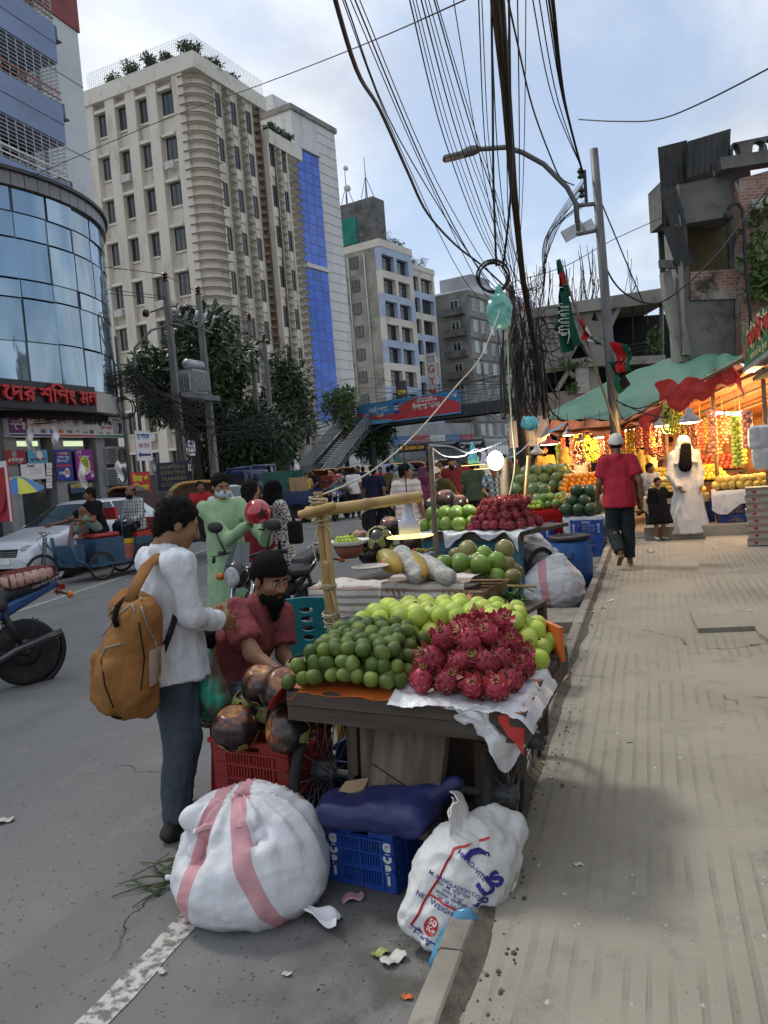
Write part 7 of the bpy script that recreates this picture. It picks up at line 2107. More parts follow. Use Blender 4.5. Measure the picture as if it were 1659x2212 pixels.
def printed_sack():
 F=Fld((-.35,-.3,-.02),(.4,.4,.62),.011)
 F.cap((-.05,-.06,.06),(.02,.05,.30),.135,.165,k=.05,sq=((0,1,0),.62));F.ell((-.01,0,.19),(.165,.10,.2),k=.06);F.cap((.05,.06,.36),(.10,.12,.43),.12,.10,k=.06,sq=((0,1,0),.6))
 F.cap((-.04,-.11,.0),(-.05,-.14,-.02),.06,.05,k=.05)
 F.cut((0,0,.002),(0,0,-1));F.noise(.010,8,2)
 V,Q=F.mesh();N=bo(V,Q);V=V+N*((.5-np.abs(aZ(V*np.array((1.2,1.2,.8)),7,6))*1.8)*.024+(.5-np.abs(aZ(V@az(30,20,40).T,17,9))*1.8)*.009)[:,None]
 SM=sack_mat('feed_sack',(),(0.66,0.66,0.65))
 loc=Vector((-.06,2.98,.003));rz=rad(14)
 t=bI('printed_sack','dirty white feed sack with blue and red print slumped against the kerb','sack',loc,math.degrees(rz));t.rotation_euler=(rad(-6),rad(22),rz);t.scale=(1,1,.9)
 bJ('sack_body',aO('sack_body',V,Q.tolist(),SM),t)
 bv=BVHTree.FromPolygons([Vector(v)for v in V],[tuple(q)for q in Q.tolist()])
 def bx(me,x,z,ang,s,mat,off=.003):
  me.materials.clear();me.materials.append(mat);c,s_=cos(ang),sin(ang)
  import bmesh
  b=bmesh.new();b.from_mesh(me);bmesh.ops.triangulate(b,faces=b.faces)
  for _ in rg(2):
   bmesh.ops.subdivide_edges(b,edges=[e for e in b.edges if e.calc_length()*s>.012],cuts=1)
  bad=[]
  for v in b.verts:
   u,w=v.co.x*s,v.co.y*s
   p=Vector((x+u*c-w*s_,-.5,z+u*s_+w*c));h=bv.ray_cast(p,Vector((0,1,0)))
   if h[0]is None:
    bad.append(v)
   else:
    v.co=h[0]+Vector((0,-off,0))
  bmesh.ops.delete(b,geom=bad,context='VERTS');b.to_mesh(me);b.free()
  bJ('lettering',me,t)
 INKB,INKR=ai('sack_blue',(0.03,0.025,0.22)),ai('sack_red',(0.5,0.03,0.03))
 tm=lambda s,b=.0:text_mesh(s,1.0,0,b)
 bx(tm('NET WEIGHT',.01),-.085,.155,.0-.12,.026,INKB);
 mb=MB();mb.prism(aS(0,0,1,1.45,18),0,.001,axes=((1,0,0),(0,1,0),(0,0,1)));bx(mb.mesh('lettering',INKR),-.085,.085,-.1,.024,INKR)
 bx(tm('50',.02),-.083,.099,-.1,.028,au['print_white'],.005);bx(tm('Kg',.02),-.083,.074,-.1,.028,au['print_white'],.005)
 bx(tm('হাই-প্রো-ভাইট'.replace('্',''),.03),.03,.10,1.18,.046,INKB);bx(tm('হাই-প্রো'.replace('্',''),.03),-.085,.03,-.2,.036,INKB)
 for i,s in en(('M. BANGLADESH CO.','Dr. M. কারখানা','ঢাকা ই-২৩','সাভার, গাজীপুর','ফোন ০২-৭৭')):
  bx(tm(s,.008),-.04,.245-i*.017,-.12,.019 if i else .021,INKB)
 bx(tm('HI-PRO-VITE',.02),.0,.33,-.5,.024,INKB);bx(tm('US',.06),.085,.285,.9,.08,INKB)
 mb=MB();mb.prism([(-1,0),(-.5,.5),(.2,.7),(.9,.5),(1,.2),(.4,.3),(-.2,.1),(-.6,-.3)],0,.001,axes=((1,0,0),(0,1,0),(0,0,1)));bx(mb.mesh('lettering',INKB),.01,.36,.2,.05,INKB)
 for(x0,z0,x1,z1)in((-.15,.05,-.075,.36),(-.075,.36,.04,.44),(-.12,.178,.0,.165)):
  mb=MB();L=math.hypot(x1-x0,z1-z0);mb.prism([(-L/2+L*i/20,-.004)for i in rg(21)]+[(L/2-L*i/20,.004)for i in rg(21)],0,.001,axes=((1,0,0),(0,1,0),(0,0,1)));bx(mb.mesh('lettering',INKR),(x0+x1)/2,(z0+z1)/2,math.atan2(z1-z0,x1-x0),1,INKR)
 def mouth(u,v,k=0):
  x=-.13+.32*u;w=.5-.5*cos(v*pi);return(x+.03*v+.012*sin(v*9+k),.10+.05*u-.13*sin(v*2.9)-.02*k+.02*sin(u*8+k),.52-.17*u-.17*v*(1+.4*u)+.05*sin(v*3.1)+.014*sin(u*13+v*5+k)-.03*k)
 for k in(0,1):
  mb=MB();mb.grid(lambda u,v:np.array(mouth(u,v,k))+.016*np.array((mnoise.noise(Vector((u*5,v*5,k))),mnoise.noise(Vector((u*6,v*6,3+k))),abs(mnoise.noise(Vector((u*4,v*4,7+k)))))),26,22,av=.006);mb.build('folded_mouth',SM,t)
 F=Fld((-.15,-.12,-.02),(.15,.12,.2),.011);F.cap((-.03,-.06,.02),(.05,.02,.13),.035,.05,k=.03,sq=((0,1,0),.5));F.noise(.012,14,8);F.cut((0,0,.0),(0,0,-1))
 o=ar(F,'blue_bag',M('blue_polybag',(0.08,0.30,0.46),(0.05,0.2,0.33),.25,8,spec=.5),None,.012,12,(1,1,1),2);o.location=(.0,2.84,.002);tag(o,'crumpled sky blue plastic bag pinned between feed sack and kerb','bag')
printed_sack()
def a4(ag,loc,rx,ry,rz_,mat,seed,name='white_sack'):
 F=Fld((-rx*1.2,-ry*1.2,-.02),(rx*1.2,ry*1.2,rz_*2.1),.02);F.ell((0,0,rz_*.8),(rx,ry,rz_));F.cap((0,0,rz_*1.5),(.05,0,rz_*1.75),rx*.4,rx*.3,k=.1);F.cut((0,0,.001),(0,0,-1));F.noise(.02,5,seed)
 o=ar(F,name,mat,None,.025,6,(1,1,2.2),seed);o.location=loc;return tag(o,ag,'sack','sacks by the kerb')
SW2=sack_mat('sack_weave_b',((1,.12,-.02,.045),),(0.62,0.62,0.63))
a4('full white sack with one red stripe standing at the kerb by the blue barrel',(-.33,9.02,0),.34,.31,.30,SW2,4)
a4('white sack with red stripe lying flat behind the leafy stall corner',(-.86,9.3,0),.36,.3,.17,SW2,5)
a4('white sack on a navy sheet leaning beside the barrel',(-.75,10.2,.05),.42,.3,.34,SW2,6)
a4('navy blue plastic bundle under the white sack',(-.85,9.75,0),.38,.34,.24,au['tarp_navy'],7,'navy_bundle')
t=bI('barrel','blue plastic barrel with a black lid clamp and side handle at the kerb','barrel',(-.27,10.55,0))
BB=M('barrel_blue',(0.025,0.12,0.36),(0.02,0.095,0.29),.4,4,aw=(0.06,.12,.22),ap=6)
mb=MB();mb.lathe([(.02,0),(.22,0),(.255,.05),(.275,.25),(.272,.42),(.24,.56),(.225,.60)],n=28);mb.build('drum',BB,t)
mb=MB();mb.lathe([(.22,.592),(.258,.60),(.26,.635),(.245,.65),(.225,.65),(.215,.63),(.02,.63)],n=28);mb.build('lid',BLK,t)
mb=MB();mb.tube([(-.05,-.275,.46),(-.06,-.305,.42),(-.05,-.30,.38),(.05,-.30,.38),(.06,-.305,.42),(.05,-.275,.46)],.012,6);mb.build('handle',BLK,t)
for k,(x,y,w,d,lab)in en(((-.22,8.25,.55,.7,'grey concrete drain slab beside the kerb under the full white sack'),(-.75,8.5,.5,.5,'cracked drain slab next to the leafy stall corner'))):
 mb=MB();mb.box((0,0,.05),(w,d,.1));o=mb.build('drain_slab',KERB);o.location=(x,y,.002);o.rotation_euler=(0,0,.06-.2*k);tag(o,lab,'slab')
t=bI('wooden_stool','small pale wooden stool standing in a wooden tray by the kerb','stool',(-.16,5.7,0),-8)
WP=M('pale_wood',(0.30,0.21,0.13),(0.22,0.15,0.095),.75,5,aA=.3,aj=30,aE=(.3,2,2))
mb=MB();mb.box((0,0,.47),(.36,.26,.03));mb.build('seat',WP,t)
for sx in(-1,1):
 for sy in(-1,1):
  mb=MB();mb.bar((sx*.15,sy*.1,.06),(sx*.13,sy*.09,.455),.045);mb.build('leg',WP,t)
mb=MB();[mb.box((sx*.24,0,.08),(.02,.5,.14))for sx in(-1,1)];[mb.box((0,sy*.25,.08),(.46,.02,.14))for sy in(-1,1)];mb.build('tray',WP,t)
t=bI('broom','short reed broom with a red wrapped handle leaning at the kerb','broom',(.0,5.05,.02),15)
mb=MB();[mb.tube([(0,0,.25),(rga(0,.03),rga(0,.03),.52)],.004,4)for _ in rg(26)];mb.build('bristles',WP,t)
mb=MB();mb.cyl((0,0,0),(0,0,.26),.028,n=8);mb.build('handle',RED_SHEET,t)
t=bI('plastic_tray','bright orange red plastic tray tilted behind the dragon fruit','tray',CF@Vector((.44,.88,.86)),30)
mb=MB();mb.box((0,0,0),(.02,.26,.16));mb.box((-.1,.13,0),(.2,.02,.16));mb.build('side',ORANGE_SHEET,t)
aJ('guava','guava','guava wrapped in clear plastic at the back right cart corner','guava',CF@Vector((.42,.74,.86)),.05,'guavas heaped on the cart')
# -- bamboo frame, lamps
def bh(t,name,a,b,r,mat,nodes=.32):
 a,b=np.array(tuple(a)),np.array(tuple(b));L=np.linalg.norm(b-a);k=max(2,int(L/nodes));P,R=[],[]
 for i in rg(k):
  for f,s in((0,1.12),(.06,1.0),(.94,1.0)):
   P.append(a+(b-a)*(i+f)/k);R.append(r*s)
 P.append(b);R.append(r*1.1);mb=MB();mb.tube(P,R,9);return mb.build(name,mat,t)
pb=at(731,1490,4.85);pb=Vector((pb.x,pb.y,.0));pt_=at(686,1062,4.85)
t=bI('bamboo_rack','bamboo post and crossbar tied with twine standing behind the cart','bamboo frame',pb)
bh(t,'pole',(0,0,0),pt_-pb,.026,BAMBOO);bh(t,'pole',(.045,-.03,0),(pt_-pb)*.97+Vector((.045,-.02,0)),.02,BAMBOO);bh(t,'pole',(.0,-.05,0),(pt_-pb)*.74+Vector((.03,-.04,0)),.018,BAMBOO)
bh(t,'crossbar',at(664,1108,4.75)-pb,at(905,1073,5.3)-pb,.036,BAMBOO);bh(t,'split_bar',at(648,1112,4.65)-pb,at(720,1092,4.8)-pb,.024,BAMBOO)
for(x,y)in((688,1085),(690,1102),(694,1130),(708,1270),(716,1330),(720,1350)):
 mb=MB();c=at(x,y,4.83)-pb;[mb.torus(c+Vector((0,0,.008*j)),.052+.004*(j%2),.004,az(ruf(-15,15),ruf(-15,15)),16,4)for j in rg(4)];mb.build('lashing',TWINE,t)
for pts in(((690,1120),(676,1180),(700,1280),(712,1350)),((712,1265),(725,1310),(735,1330),(757,1325)),((718,1335),(735,1370),(730,1405)),((700,1130),(715,1150),(722,1168))):
 mb=MB();mb.tube([at(x,y,4.79)-pb for x,y in pts],.0045,5);mb.build('loose_twine',TWINE,t)
ao('pale cream cord stretched from the bamboo post up to the tied plastic bag',[(684,1074),(800,1020),(900,935),(985,835),(1040,768),(1082,665)],4.8,9.2,.0065,None,mat=M('cream_cord',(0.55,0.5,0.38),ab=.6),name='rope')
ao('thin pale green cord hanging straight down beside the bright lamp',[(1095,700),(1100,830),(1106,920),(1112,1005),(1098,1080)],9.3,9.6,.009,None,mat=M('green_cord',(0.38,0.42,0.25),ab=.6),name='rope')
def poly_bag(ag,x,y,d,w,h,mat,seed):
 F=Fld((-w,-w,-h),(w,w,h),.02);F.ell((0,0,-.05*h),(w*.8,w*.55,h*.62));F.ell((w*.2,0,-h*.4),(w*.55,w*.5,h*.4),k=.08);F.cap((0,0,h*.5),(.02,0,h*.95),w*.25,w*.12,k=.06);F.noise(.03,8,seed)
 o=ar(F,'plastic_bag',mat,None,.035,9,(1,1,1),seed);o.location=at(x,y,d);return tag(o,ag,'plastic bag')
TEAL=M('teal_polybag',(0.16,0.46,0.39),(0.10,0.36,0.31),.3,6,spec=.5,aw=(0.30,.55,.46),ap=5,trans=.0);TEAL2=M('aqua_polybag',(0.10,0.45,0.50),(0.06,0.33,0.38),.3,6,spec=.5,aw=(0.3,.6,.6),ap=5)
poly_bag('inflated sea green plastic bag tied to the cable coil high over the stalls',1078,668,9.3,.18,.28,TEAL,3)
poly_bag('small aqua plastic bag speared on a stick in front of the white banner',1142,912,12.2,.17,.15,TEAL2,5)
mb=MB();[mb.torus((ruf(-.02,.02),0,ruf(-.02,.02)),.165+.012*i,.012,az(90+ruf(-8,8),0,18+ruf(-10,10)),30,6)for i in rg(3)];o=mb.build('cable_coil',WIRE);o.location=at(1068,597,9.3);tag(o,'large loop of black cable hanging above the sea green bag','cable')
for x,y0,d in((1060,-20,8.2),(1098,-10,8.2)):
 ao(('left' if x<1080 else 'right')+' one of two black cables hanging down to the large cable loop',[(x,-90),(x+4,200),(x+6,400),(1072+(x-1060)*.4,575)],d,9.3,.014,None)
BULB_W=M('bulb_body',(0.55,0.57,0.66),ab=.35);BULB_T=M('bulb_teal',(0.12,0.45,0.5),ab=.35)
LEDY=M('led_strip',(0.8,0.7,0.3),ab=.4,emit=(1.0,0.78,0.25,1.1));LEDW=M('led_white',(0.9,0.9,0.9),emit=(1.0,0.97,0.90,9.0));LEDWARM=M('led_warm',(0.9,0.8,0.5),emit=(1.0,0.72,0.32,7.0))
def led(ag,x,y,d,s,body,lens=LEDY):
 t=bI('lamp',ag,'lamp',at(x,y,d));mb=MB()
 mb.lathe([(.09,-.12),(.095,-.02),(.06,.01),(.045,.10),(.04,.16),(.028,.17),(.028,.22),(.01,.23)],n=16);mb.v=[tuple(np.array(v)*s)for v in mb.v];mb.build('bulb_body',body,t)
 mb=MB();mb.lathe([(.0,-.150),(.20,-.149),(.203,-.142),(.0,-.139)],n=20);mb.v=[tuple(np.array(v)*s)for v in mb.v];mb.build('led_panel',lens,t)
 mb=MB();mb.cyl((0,0,.22*s),(0,0,.5),.004,n=4);mb.build('cord',WIRE,t)
 return t
led('grey white LED lamp with a folded yellow strip hanging from the bamboo crossbar',883,1122,5.3,.78,BULB_W);led('turquoise bodied LED lamp with yellow strip hanging by the striped stall',1022,985,11.5,.9,BULB_T);led('pale LED lamp with yellow strip behind the turquoise one',1046,995,13,.9,BULB_W)
t=bI('bamboo_post','thick weathered bamboo post with a dazzling LED lamp at its top','bamboo post',(-.93,9.75,0));bp=at(1089,990,9.65)-Vector((-.93,9.75,0));bh(t,'pole',(0,0,0),bp,.06,BAMBOO2,.4)
lp=at(1070,995,9.55)
t=bI('lamp','dazzling round LED lamp fixed sideways to the weathered bamboo post','lamp',lp);R3=(Vector(CAM)-lp).to_track_quat('Z','Y').to_matrix()@Matrix.Rotation(rad(38),3,'Y')
for nm,pr,mt in(('led_panel',[(.0,.03),(.10,.028),(.115,.012),(.115,.0)],LEDW),('bulb_body',[(.115,.0),(.1,-.03),(.05,-.05),(.04,-.16),(0,-.16)],BULB_W)):
 mb=MB();mb.lathe(pr[::-1],n=18,rot=np.array(R3));mb.build(nm,mt,t)
def point(ag,p,power,col,parent=None,r=.06):
 l=bpy.data.lights.new('lamp_or_fill_light','POINT');l.energy=power;l.color=col;l.shadow_soft_size=r
 o=bpy.data.objects.new('lamp_or_fill_light',l);COL.objects.link(o);o.location=p;return o
point('',lp+Vector((-.1,-.25,.05)),22,(1,.95,.85))
for k,(a,b,r,lab)in en((((1110,1210,9.2),(1142,985,9.4),.022,'slim pale bamboo stick holding cords beside the red cloth table'),((935,1140,8.9),(930,965,8.9),.03,'square wooden prop at the left of the blue cart holding the lamp wire'))):
 p0,p1=at(*a),at(*b);p0.z=0;t=bI('stall_prop',lab,'post',p0);bh(t,'pole',(0,0,0),p1-p0,r,BAMBOO if k==0 else BAMBOO2)
ao('loose white flex drooping between the stall lamps',[(930,965),(960,985),(1000,985),(1030,970),(1060,990),(1110,985),(1150,950)],8.9,11,.008,None,mat=BULB_W)
ao('orange white flex running above the lamps to the square prop',[(928,962),(975,965),(1010,978),(1050,968),(1085,955)],8.9,9.6,.008,None,mat=BULB_W)
# -- second stall: papaya, palm fruit, pomelo
STRIPE=None
def stripe_cloth():
 m,nt,v,p=aF('striped_cloth',.8,0,.2)
 tc=nt.nodes.new('ShaderNodeTexCoord');s=_sep(nt,tc.outputs['Object'])
 f=am(nt,'GREATER_THAN',am(nt,'SINE',am(nt,'MULTIPLY',s['Z'],105)),.25)
 c=aN(nt,f,(0.62,0.58,0.53),(0.33,0.25,0.21));c=aN(nt,aB(nt,aq(nt,v,9,5),.55,.75),c,(0.38,.34,.3));nt.links.new(c,p.inputs['Base Color']);_bump(nt,p,aq(nt,v,25,4),.5,.006);return m
STRIPE=stripe_cloth()
SF=bu(-.95,5.95,0,-13)
st2=bI('fruit_stall','low plank stall skirted with grey sheet and striped cloth behind the cart','stall',(-.95,5.95,0),-13)
for i in rg(6):
 mb=MB();mb.box((-.3,.1+i*.2,.755),(1.25,.19,.03));mb.build('plank',WOOD,st2)
mb=MB();mb.box((-.35,-.02,.70),(1.2,.06,.06));mb.build('front_beam',WOOD,st2)
for i in rg(4):
 mb=MB();mb.box((.50,.1+i*.2,.55),(.40,.19,.03));mb.build('plank',WOOD,st2)
for x,y in((-.88,.03),(.28,.03),(-.88,1.15),(.28,1.15),(.66,.05),(.66,.8)):
 mb=MB();mb.box((x,y,.36),(.06,.06,.70 if x<.5 else .4));mb.build('leg',WOODY,st2)
GSH=M('grey_tarp',(0.36,0.37,0.37),(0.28,0.285,0.29),.6,3,aA=.4,aj=10,aw=(0.2,.2,.19),ap=3)
aX('grey_sheet','grey plastic sheet hanging down the front of the plank stall','sheet',lambda u,v:(-.78+1.05*u,-.06-.05*v-.03*sin(u*12)*v,.68-.62*v),30,16,GSH,None,.003,.02,5,2,SF)
for k,(x0,x1,z1,lab)in en(((-.97,-.28,.58,'left half of the brown striped cloth folded over the stall front'),(-.27,.42,.62,'right half of the striped cloth draped over the wicker basket'))):
 aX('striped_cloth',lab,'cloth',lambda u,v:(x0+(x1-x0)*u,.30*(1-min(1,v*2))-.075+.02*sin(u*9),(.80+.05*k)-(.80+.05*k-z1-.1*k*u)*max(0,v*2-1)+.02*(v<.3)),22,16,STRIPE,None,.004,.016,8,3+k,SF)
t=bI('basket','shallow wicker basket tray tilted under the striped cloth','basket',SF@Vector((.12,.12,.66)),-13)
WK=M('wicker',(0.30,0.20,0.10),(0.2,0.13,0.06),.7,20,aA=.8,aj=60,aL=.006);mb=MB()
for i in rg(6):
 mb.tube([(-.34-i*.012,-.13,i*.022),(.36+i*.016,-.13-i*.012,i*.022+.02),(.36+i*.016,.3,i*.022+.02),(-.34-i*.012,.3,i*.022),(-.34-i*.012,-.13,i*.022)],.012,5)
for i in rg(16):
 mb.tube([(-.33+i*.045,-.13,-.01),(-.35+i*.048,-.2,.14)],.008,4)
mb.build('weave',WK,t)
def stall_taal(x,y,d,r,up,lab):
 aJ('taal','palm_fruit',lab,'palm fruit',at(x,y,d),r,'palm fruits on the second stall',None,up)
for a in((776,1167,6.9,.105,(.1,-.2,1),'orange red palm fruit at the left of the second stall'),(820,1167,6.8,.115,(0,.5,-.4),'shiny black palm fruit sitting beside the orange red one'),(842,1137,7.1,.1,(.2,-.3,1),'red palm fruit on top of the second stall heap'),(888,1170,6.8,.1,(0,-.3,1),'bright red palm fruit under the folded LED lamp'),(800,1195,7.0,.11,(0,.4,-1),'dark palm fruit at the bottom of the second stall heap'),(850,1195,6.8,.1,(.4,.4,-.5),'dark blue black palm fruit behind the striped papaya')):
 stall_taal(*a)
PAPAYA=aW('papaya_skin',[(0,(0.11,0.14,0.03)),(.5,(0.28,0.24,0.05)),(1,(0.5,0.3,0.05))],.45,.4,6,.55,.1,40,.002,.15)
def long_fruit(name,ag,cat,a,b,r,mat):
 a,b=Vector(a),Vector(b);mb=MB();n=9;mb.tube([a+(b-a)*(i/n)-a for i in rg(n+1)],[r*(.12+sin(pi*(i/n*.92+.05))**.7)for i in rg(n+1)],12,tint=[i/n for i in rg(n+1)]);o=mb.build(name,mat);o.location=a;return tag(o,ag,cat)
long_fruit('papaya','green and orange striped papaya resting on the left cloth','papaya',at(822,1195,6.1),at(862,1232,5.8),.075,PAPAYA);long_fruit('papaya','papaya half wrapped in newspaper in the basket','papaya',at(880,1195,6.1),at(918,1243,5.8),.07,PAPAYA);
for k,(a,b,lab)in en((((868,1200,6.05),(900,1240,5.85),'newspaper wrapped round the middle papaya'),((920,1220,6.0),(965,1245,5.8),'newspaper bundle at the right end of the basket'))):
 a,b=at(*a),at(*b);F=Fld((-.25,-.25,-.25),(.25,.25,.25),.014);F.cap((0,0,0),(b-a),.075,.07);F.noise(.012,14,k);o=ar(F,'newspaper',M('newsprint',(0.52,0.51,0.48),(0.30,0.30,0.29),.8,40,aA=.4,aj=14),None,.012,14,(1,1,1),k);o.location=a;tag(o,lab,'newspaper')
a8('pomelo_green','pomelo','smooth green pomelo on the second stall behind the wrapped papayas','pomelo','pomelos on the second stall',bu(-.88,6.6,0,-13),-.02,.45,.0,.3,.79,.085,1)
for k,(x,y,d)in en(((1010,1188,6.75),(1045,1198,6.7),(1090,1187,6.65),(1022,1217,6.6),(1052,1228,6.6),(1093,1220,6.55),(1012,1244,6.5),(1042,1246,6.5),(1073,1247,6.45),(1107,1247,6.4),(1112,1235,6.7),(985,1200,6.9),(1000,1240,6.8))):
 aJ('pomelo_green' if k in(1,8)else 'pomelo_brown','pomelo','brown skinned pomelo stacked at the right end of the second stall' if k not in(1,8)else('green pomelo among the brown ones, upper tier' if k==1 else 'green pomelo among the brown ones, lowest row'),'pomelo',at(x,y,d),.077 if k not in(0,2)else .083,'brown pomelos on the second stall')
t=bI('leaf_branch','leafy green twigs hanging under the brown pomelos','leaves',at(1065,1270,6.3));mb=MB();aP(mb,(0,0,-.05),(.36,.10,.10),260,.05,5,aQ=10,droop=.7);mb.build('foliage',LEAF3,t);mb=MB();mb.tube([(-.42,-.02,.04),(0,-.05,.03),(.34,0,.0)],.01,5);mb.build('stem',BAMBOO,t)
aX('striped_cloth','striped cloth skirt below the leafy twigs','cloth',lambda u,v:(.36+.62*u,-.06-.02*sin(u*14)*v,.53-.42*v),18,10,STRIPE,None,.004,.014,8,9,SF)
leafy('sprig of dark leaves hanging off the right end of the pomelo board',at(1120,1275,6.3),5,.12,8,LEAF2)
def dish(name,ag,c,r,h,mat,mats2=None):
 t=bI(name,ag,name.split('_')[-1],c);mb=MB();mb.lathe([(r*.55,0),(r*.8,h*.4),(r,h),(r*.97,h),(r*.75,h*.45),(.01,h*.2)],n=20);mb.build('dish_wall',mat,t);return t
c=at(755,1205,6.05);dish('clay_pot','red brown clay pot holding up the dish of green berries',c,.115,.09,M('clay',(0.22,0.08,0.05),ab=.8));dish('white_plate','white enamel plate of small green berries with a leaf sprig',c+Vector((0,0,.09)),.165,.045,au['print_white'])
a8('guava','berry','small round green berry on the white plate','berry','berries on the white plate',Matrix.Translation(c+Vector((0,0,.10))),-.09,.10,-.08,.09,.0,.016,3,.9)
leafy('upright leaf sprig growing out of the berry plate',c+Vector((0,.02,.15)),9,.07,4,LEAF3)
dish('dinner_plate','cream plate with sliced brown fruit on the striped cloth',at(800,1228,5.75),.14,.02,M('cream_plate',(0.55,0.5,0.42),ab=.3))
c=at(912,1200,6.2);dish('steel_plate','steel plate of chopped red and green fruit behind the papaya',c,.1,.02,CHROME);mb=MB();[mb.ball((ruf(-.07,.07),ruf(-.06,.06),.02+ruf(0,.03)),(.016,.012,.009),6,4,random.randint(0,1))for _ in rg(46)];o=mb.build('chopped_fruit',[M('chop_red',(0.5,.03,.03)),M('chop_green',(.14,.3,.04))]);o.location=c;tag(o,'chopped red and green fruit pieces on the steel plate','fruit',kind='stuff')
aJ('apple_red','red_fruit','single glossy red fruit at the edge of the striped cloth','fruit',at(836,1217,5.9),.05,None)
# -- third cart (blue), teal chair, red stool
BF=bu(-1.25,9.15,0,-24)
t=bI('fruit_cart','worn turquoise wooden cart of dragon fruit and pomelos in the middle distance','cart',(-1.25,9.15,0),-24)
BW=M('turquoise_wood',(0.035,0.16,0.21),(0.02,0.095,0.13),.7,5,aA=.3,aj=20,aE=(.3,2,2),aw=(0.07,.08,.08))
for i in rg(4):
 mb=MB();mb.box((0,-.01,.28+i*.155),(1.35,.03,.148));mb.build('board',BW,t)
mb=MB();mb.box((0,.5,.86),(1.4,1.05,.04));mb.build('tray',WOOD,t)
mb=MB();mb.box((0,-.04,.84),(1.4,.03,.1));mb.build('front_board',WOOD,t)
for sx in(-1,1):
 bH(t,(sx*.62,.5,.33),.33,.048,16);mb=MB();mb.box((sx*.66,.0,.4),(.06,.06,.8));mb.build('leg',BW,t)
aX('white_sheet','white sheet draped over the front of the turquoise cart','sheet',lambda u,v:(-.72+1.45*u,.30-.40*min(1,v*1.6)-.02,.90-(.05+.22*max(0,sin(u*8.5-.9))**3*(u>.3)+.06*sin(u*19))*max(0,v*1.6-.8)),44,14,PLAST_W,None,.003,.02,8,5,BF)
a8('dragon','dragon_fruit','dragon fruit in the heap on the turquoise cart under the bright lamp','dragon fruit','dragon fruit on the turquoise cart',BF,.02,.66,.02,.62,.88,.058,4,.7,.2,dup_,False,.6)
a8('pomelo_green','pomelo','green pomelo on the turquoise cart left of the dragon fruit','pomelo','green pomelos on the turquoise cart',BF,-.68,-.08,.05,.45,.885,.09,2,.8)
for(x,y,d,lab)in((962,1078,10.2,'large orange brown palm fruit behind the green pomelos'),(990,1088,10.2,'palm fruit right of the large orange brown one on the turquoise cart'),(937,1092,10.3,'flat orange palm fruit at the left end of the turquoise cart')):
 aJ('taal','palm_fruit',lab,'palm fruit',at(x,y,d),.13,'palm fruits on the turquoise cart',None,(0,-.2,1))
def chair_teal():
 c=at(684,1400,5.85);t=bI('plastic_chair','teal plastic chair with round holes in its back behind the vendor','chair',(c.x,c.y,0),12)
 TE=M('teal_plastic',(0.006,0.15,0.17),(0.005,0.12,0.14),.4,4)
 holes=[aS(0,.78-i*.068,.052-.003*i,.022,14)for i in rg(5)]
 out=[(-.165,.40),(.165,.40),(.175,.6),(.21,.83),(.17,.86),(0,.872),(-.17,.86),(-.21,.83),(-.175,.6)]
 mb=MB();bn(mb,out,holes,-.012,.012);o=mb.build('backrest',TE,t);o.location=(0,-.20,0);o.rotation_euler=(rad(8),0,0);o.location=(0,-.13,0)
 F=Fld((-.3,-.3,.3),(.3,.3,.5),.014);F.box((0,.02,.41),(.21,.21,.02),.02);ar(F,'seat',TE,t)
 for sx in(-1,1):
  for sy in(-1,1):
   mb=MB();mb.bar((sx*.22,.02+sy*.22,0),(sx*.185,.02+sy*.185,.41),.05,.035);mb.build('leg',TE,t)
  mb=MB();mb.tube([(sx*.19,-.22,.84),(sx*.22,-.17,.62),(sx*.24,.0,.6),(sx*.225,.2,.56),(sx*.2,.21,.42)],.02,6);mb.build('arm',TE,t)
 return t
chair_teal()
t=bI('plastic_stool','bright red plastic stool under the seated vendor','stool',(-1.47,4.12,0),20)
RS_=M('stool_red',(0.50,0.025,0.02),(0.42,0.02,0.018),.4,4)
F=Fld((-.2,-.2,.38),(.2,.2,.46),.012);F.box((0,0,.43),(.15,.15,.02),.02);ar(F,'seat',RS_,t)
side=[(-.19,0),(-.145,0),(-.125,.1),(.125,.1),(.145,0),(.19,0),(.15,.42),(-.15,.42)]
for k in rg(4):
 mb=MB();bn(mb,side,[[(-.10,.15),(.10,.15),(.075,.36),(-.075,.36)]],-.008,.008);o=mb.build('side_panel',RS_,t);a=k*pi/2;o.location=(sin(a)*.155,-cos(a)*.155,0);o.rotation_euler=(rad(-4),0,a)
 o.rotation_euler=Euler((0,0,a))
 # -- lit fruit market on the right
SWARM=(1.0,0.55,0.20)
GTARP=M('green_tarpaulin',(0.042,0.145,0.095),(0.032,0.115,0.076),.55,1.2,aA=.35,aj=9,aL=.02,aw=(0.075,.19,.135),ap=2)
def lerp(a,b,t):
 return a+(b-a)*t
def aR(P,t):
 x=t*(len(P)-1);i=min(int(x),len(P)-2);return lerp(P[i],P[i+1],x-i)
near=[at(1190,906,24),at(1350,903,16.5),at(1475,838,14.4),at(1598,777,13.0)]
far=[at(1180,895,24.5),at(1316,824,27),at(1430,778,24),at(1545,764,20),at(1605,768,17)]
def tarp(u,v):
 p=lerp(aR(near,u),aR(far,u),v);p=Vector(p);p.z-=.10*sin(pi*v)*abs(sin(u*9.4))-.03*sin(u*40+v*5);return p
t=bI('market_stall','long lit fruit market stall under a green tarpaulin roof with orange awning','stall',(1.5,17,.15))
OFF=Vector((1.5,17,.15))
mb=MB();mb.grid(lambda u,v:tarp(u,v)-OFF,60,14,av=.012);mb.build('tarpaulin_roof',GTARP,t)
for pts in(near[1:],far[:2]):
 mb=MB();mb.tube([Vector(p)-OFF+Vector((0,0,-.03))for p in pts],.035,7);mb.build('roof_pole',STEEL2,t)
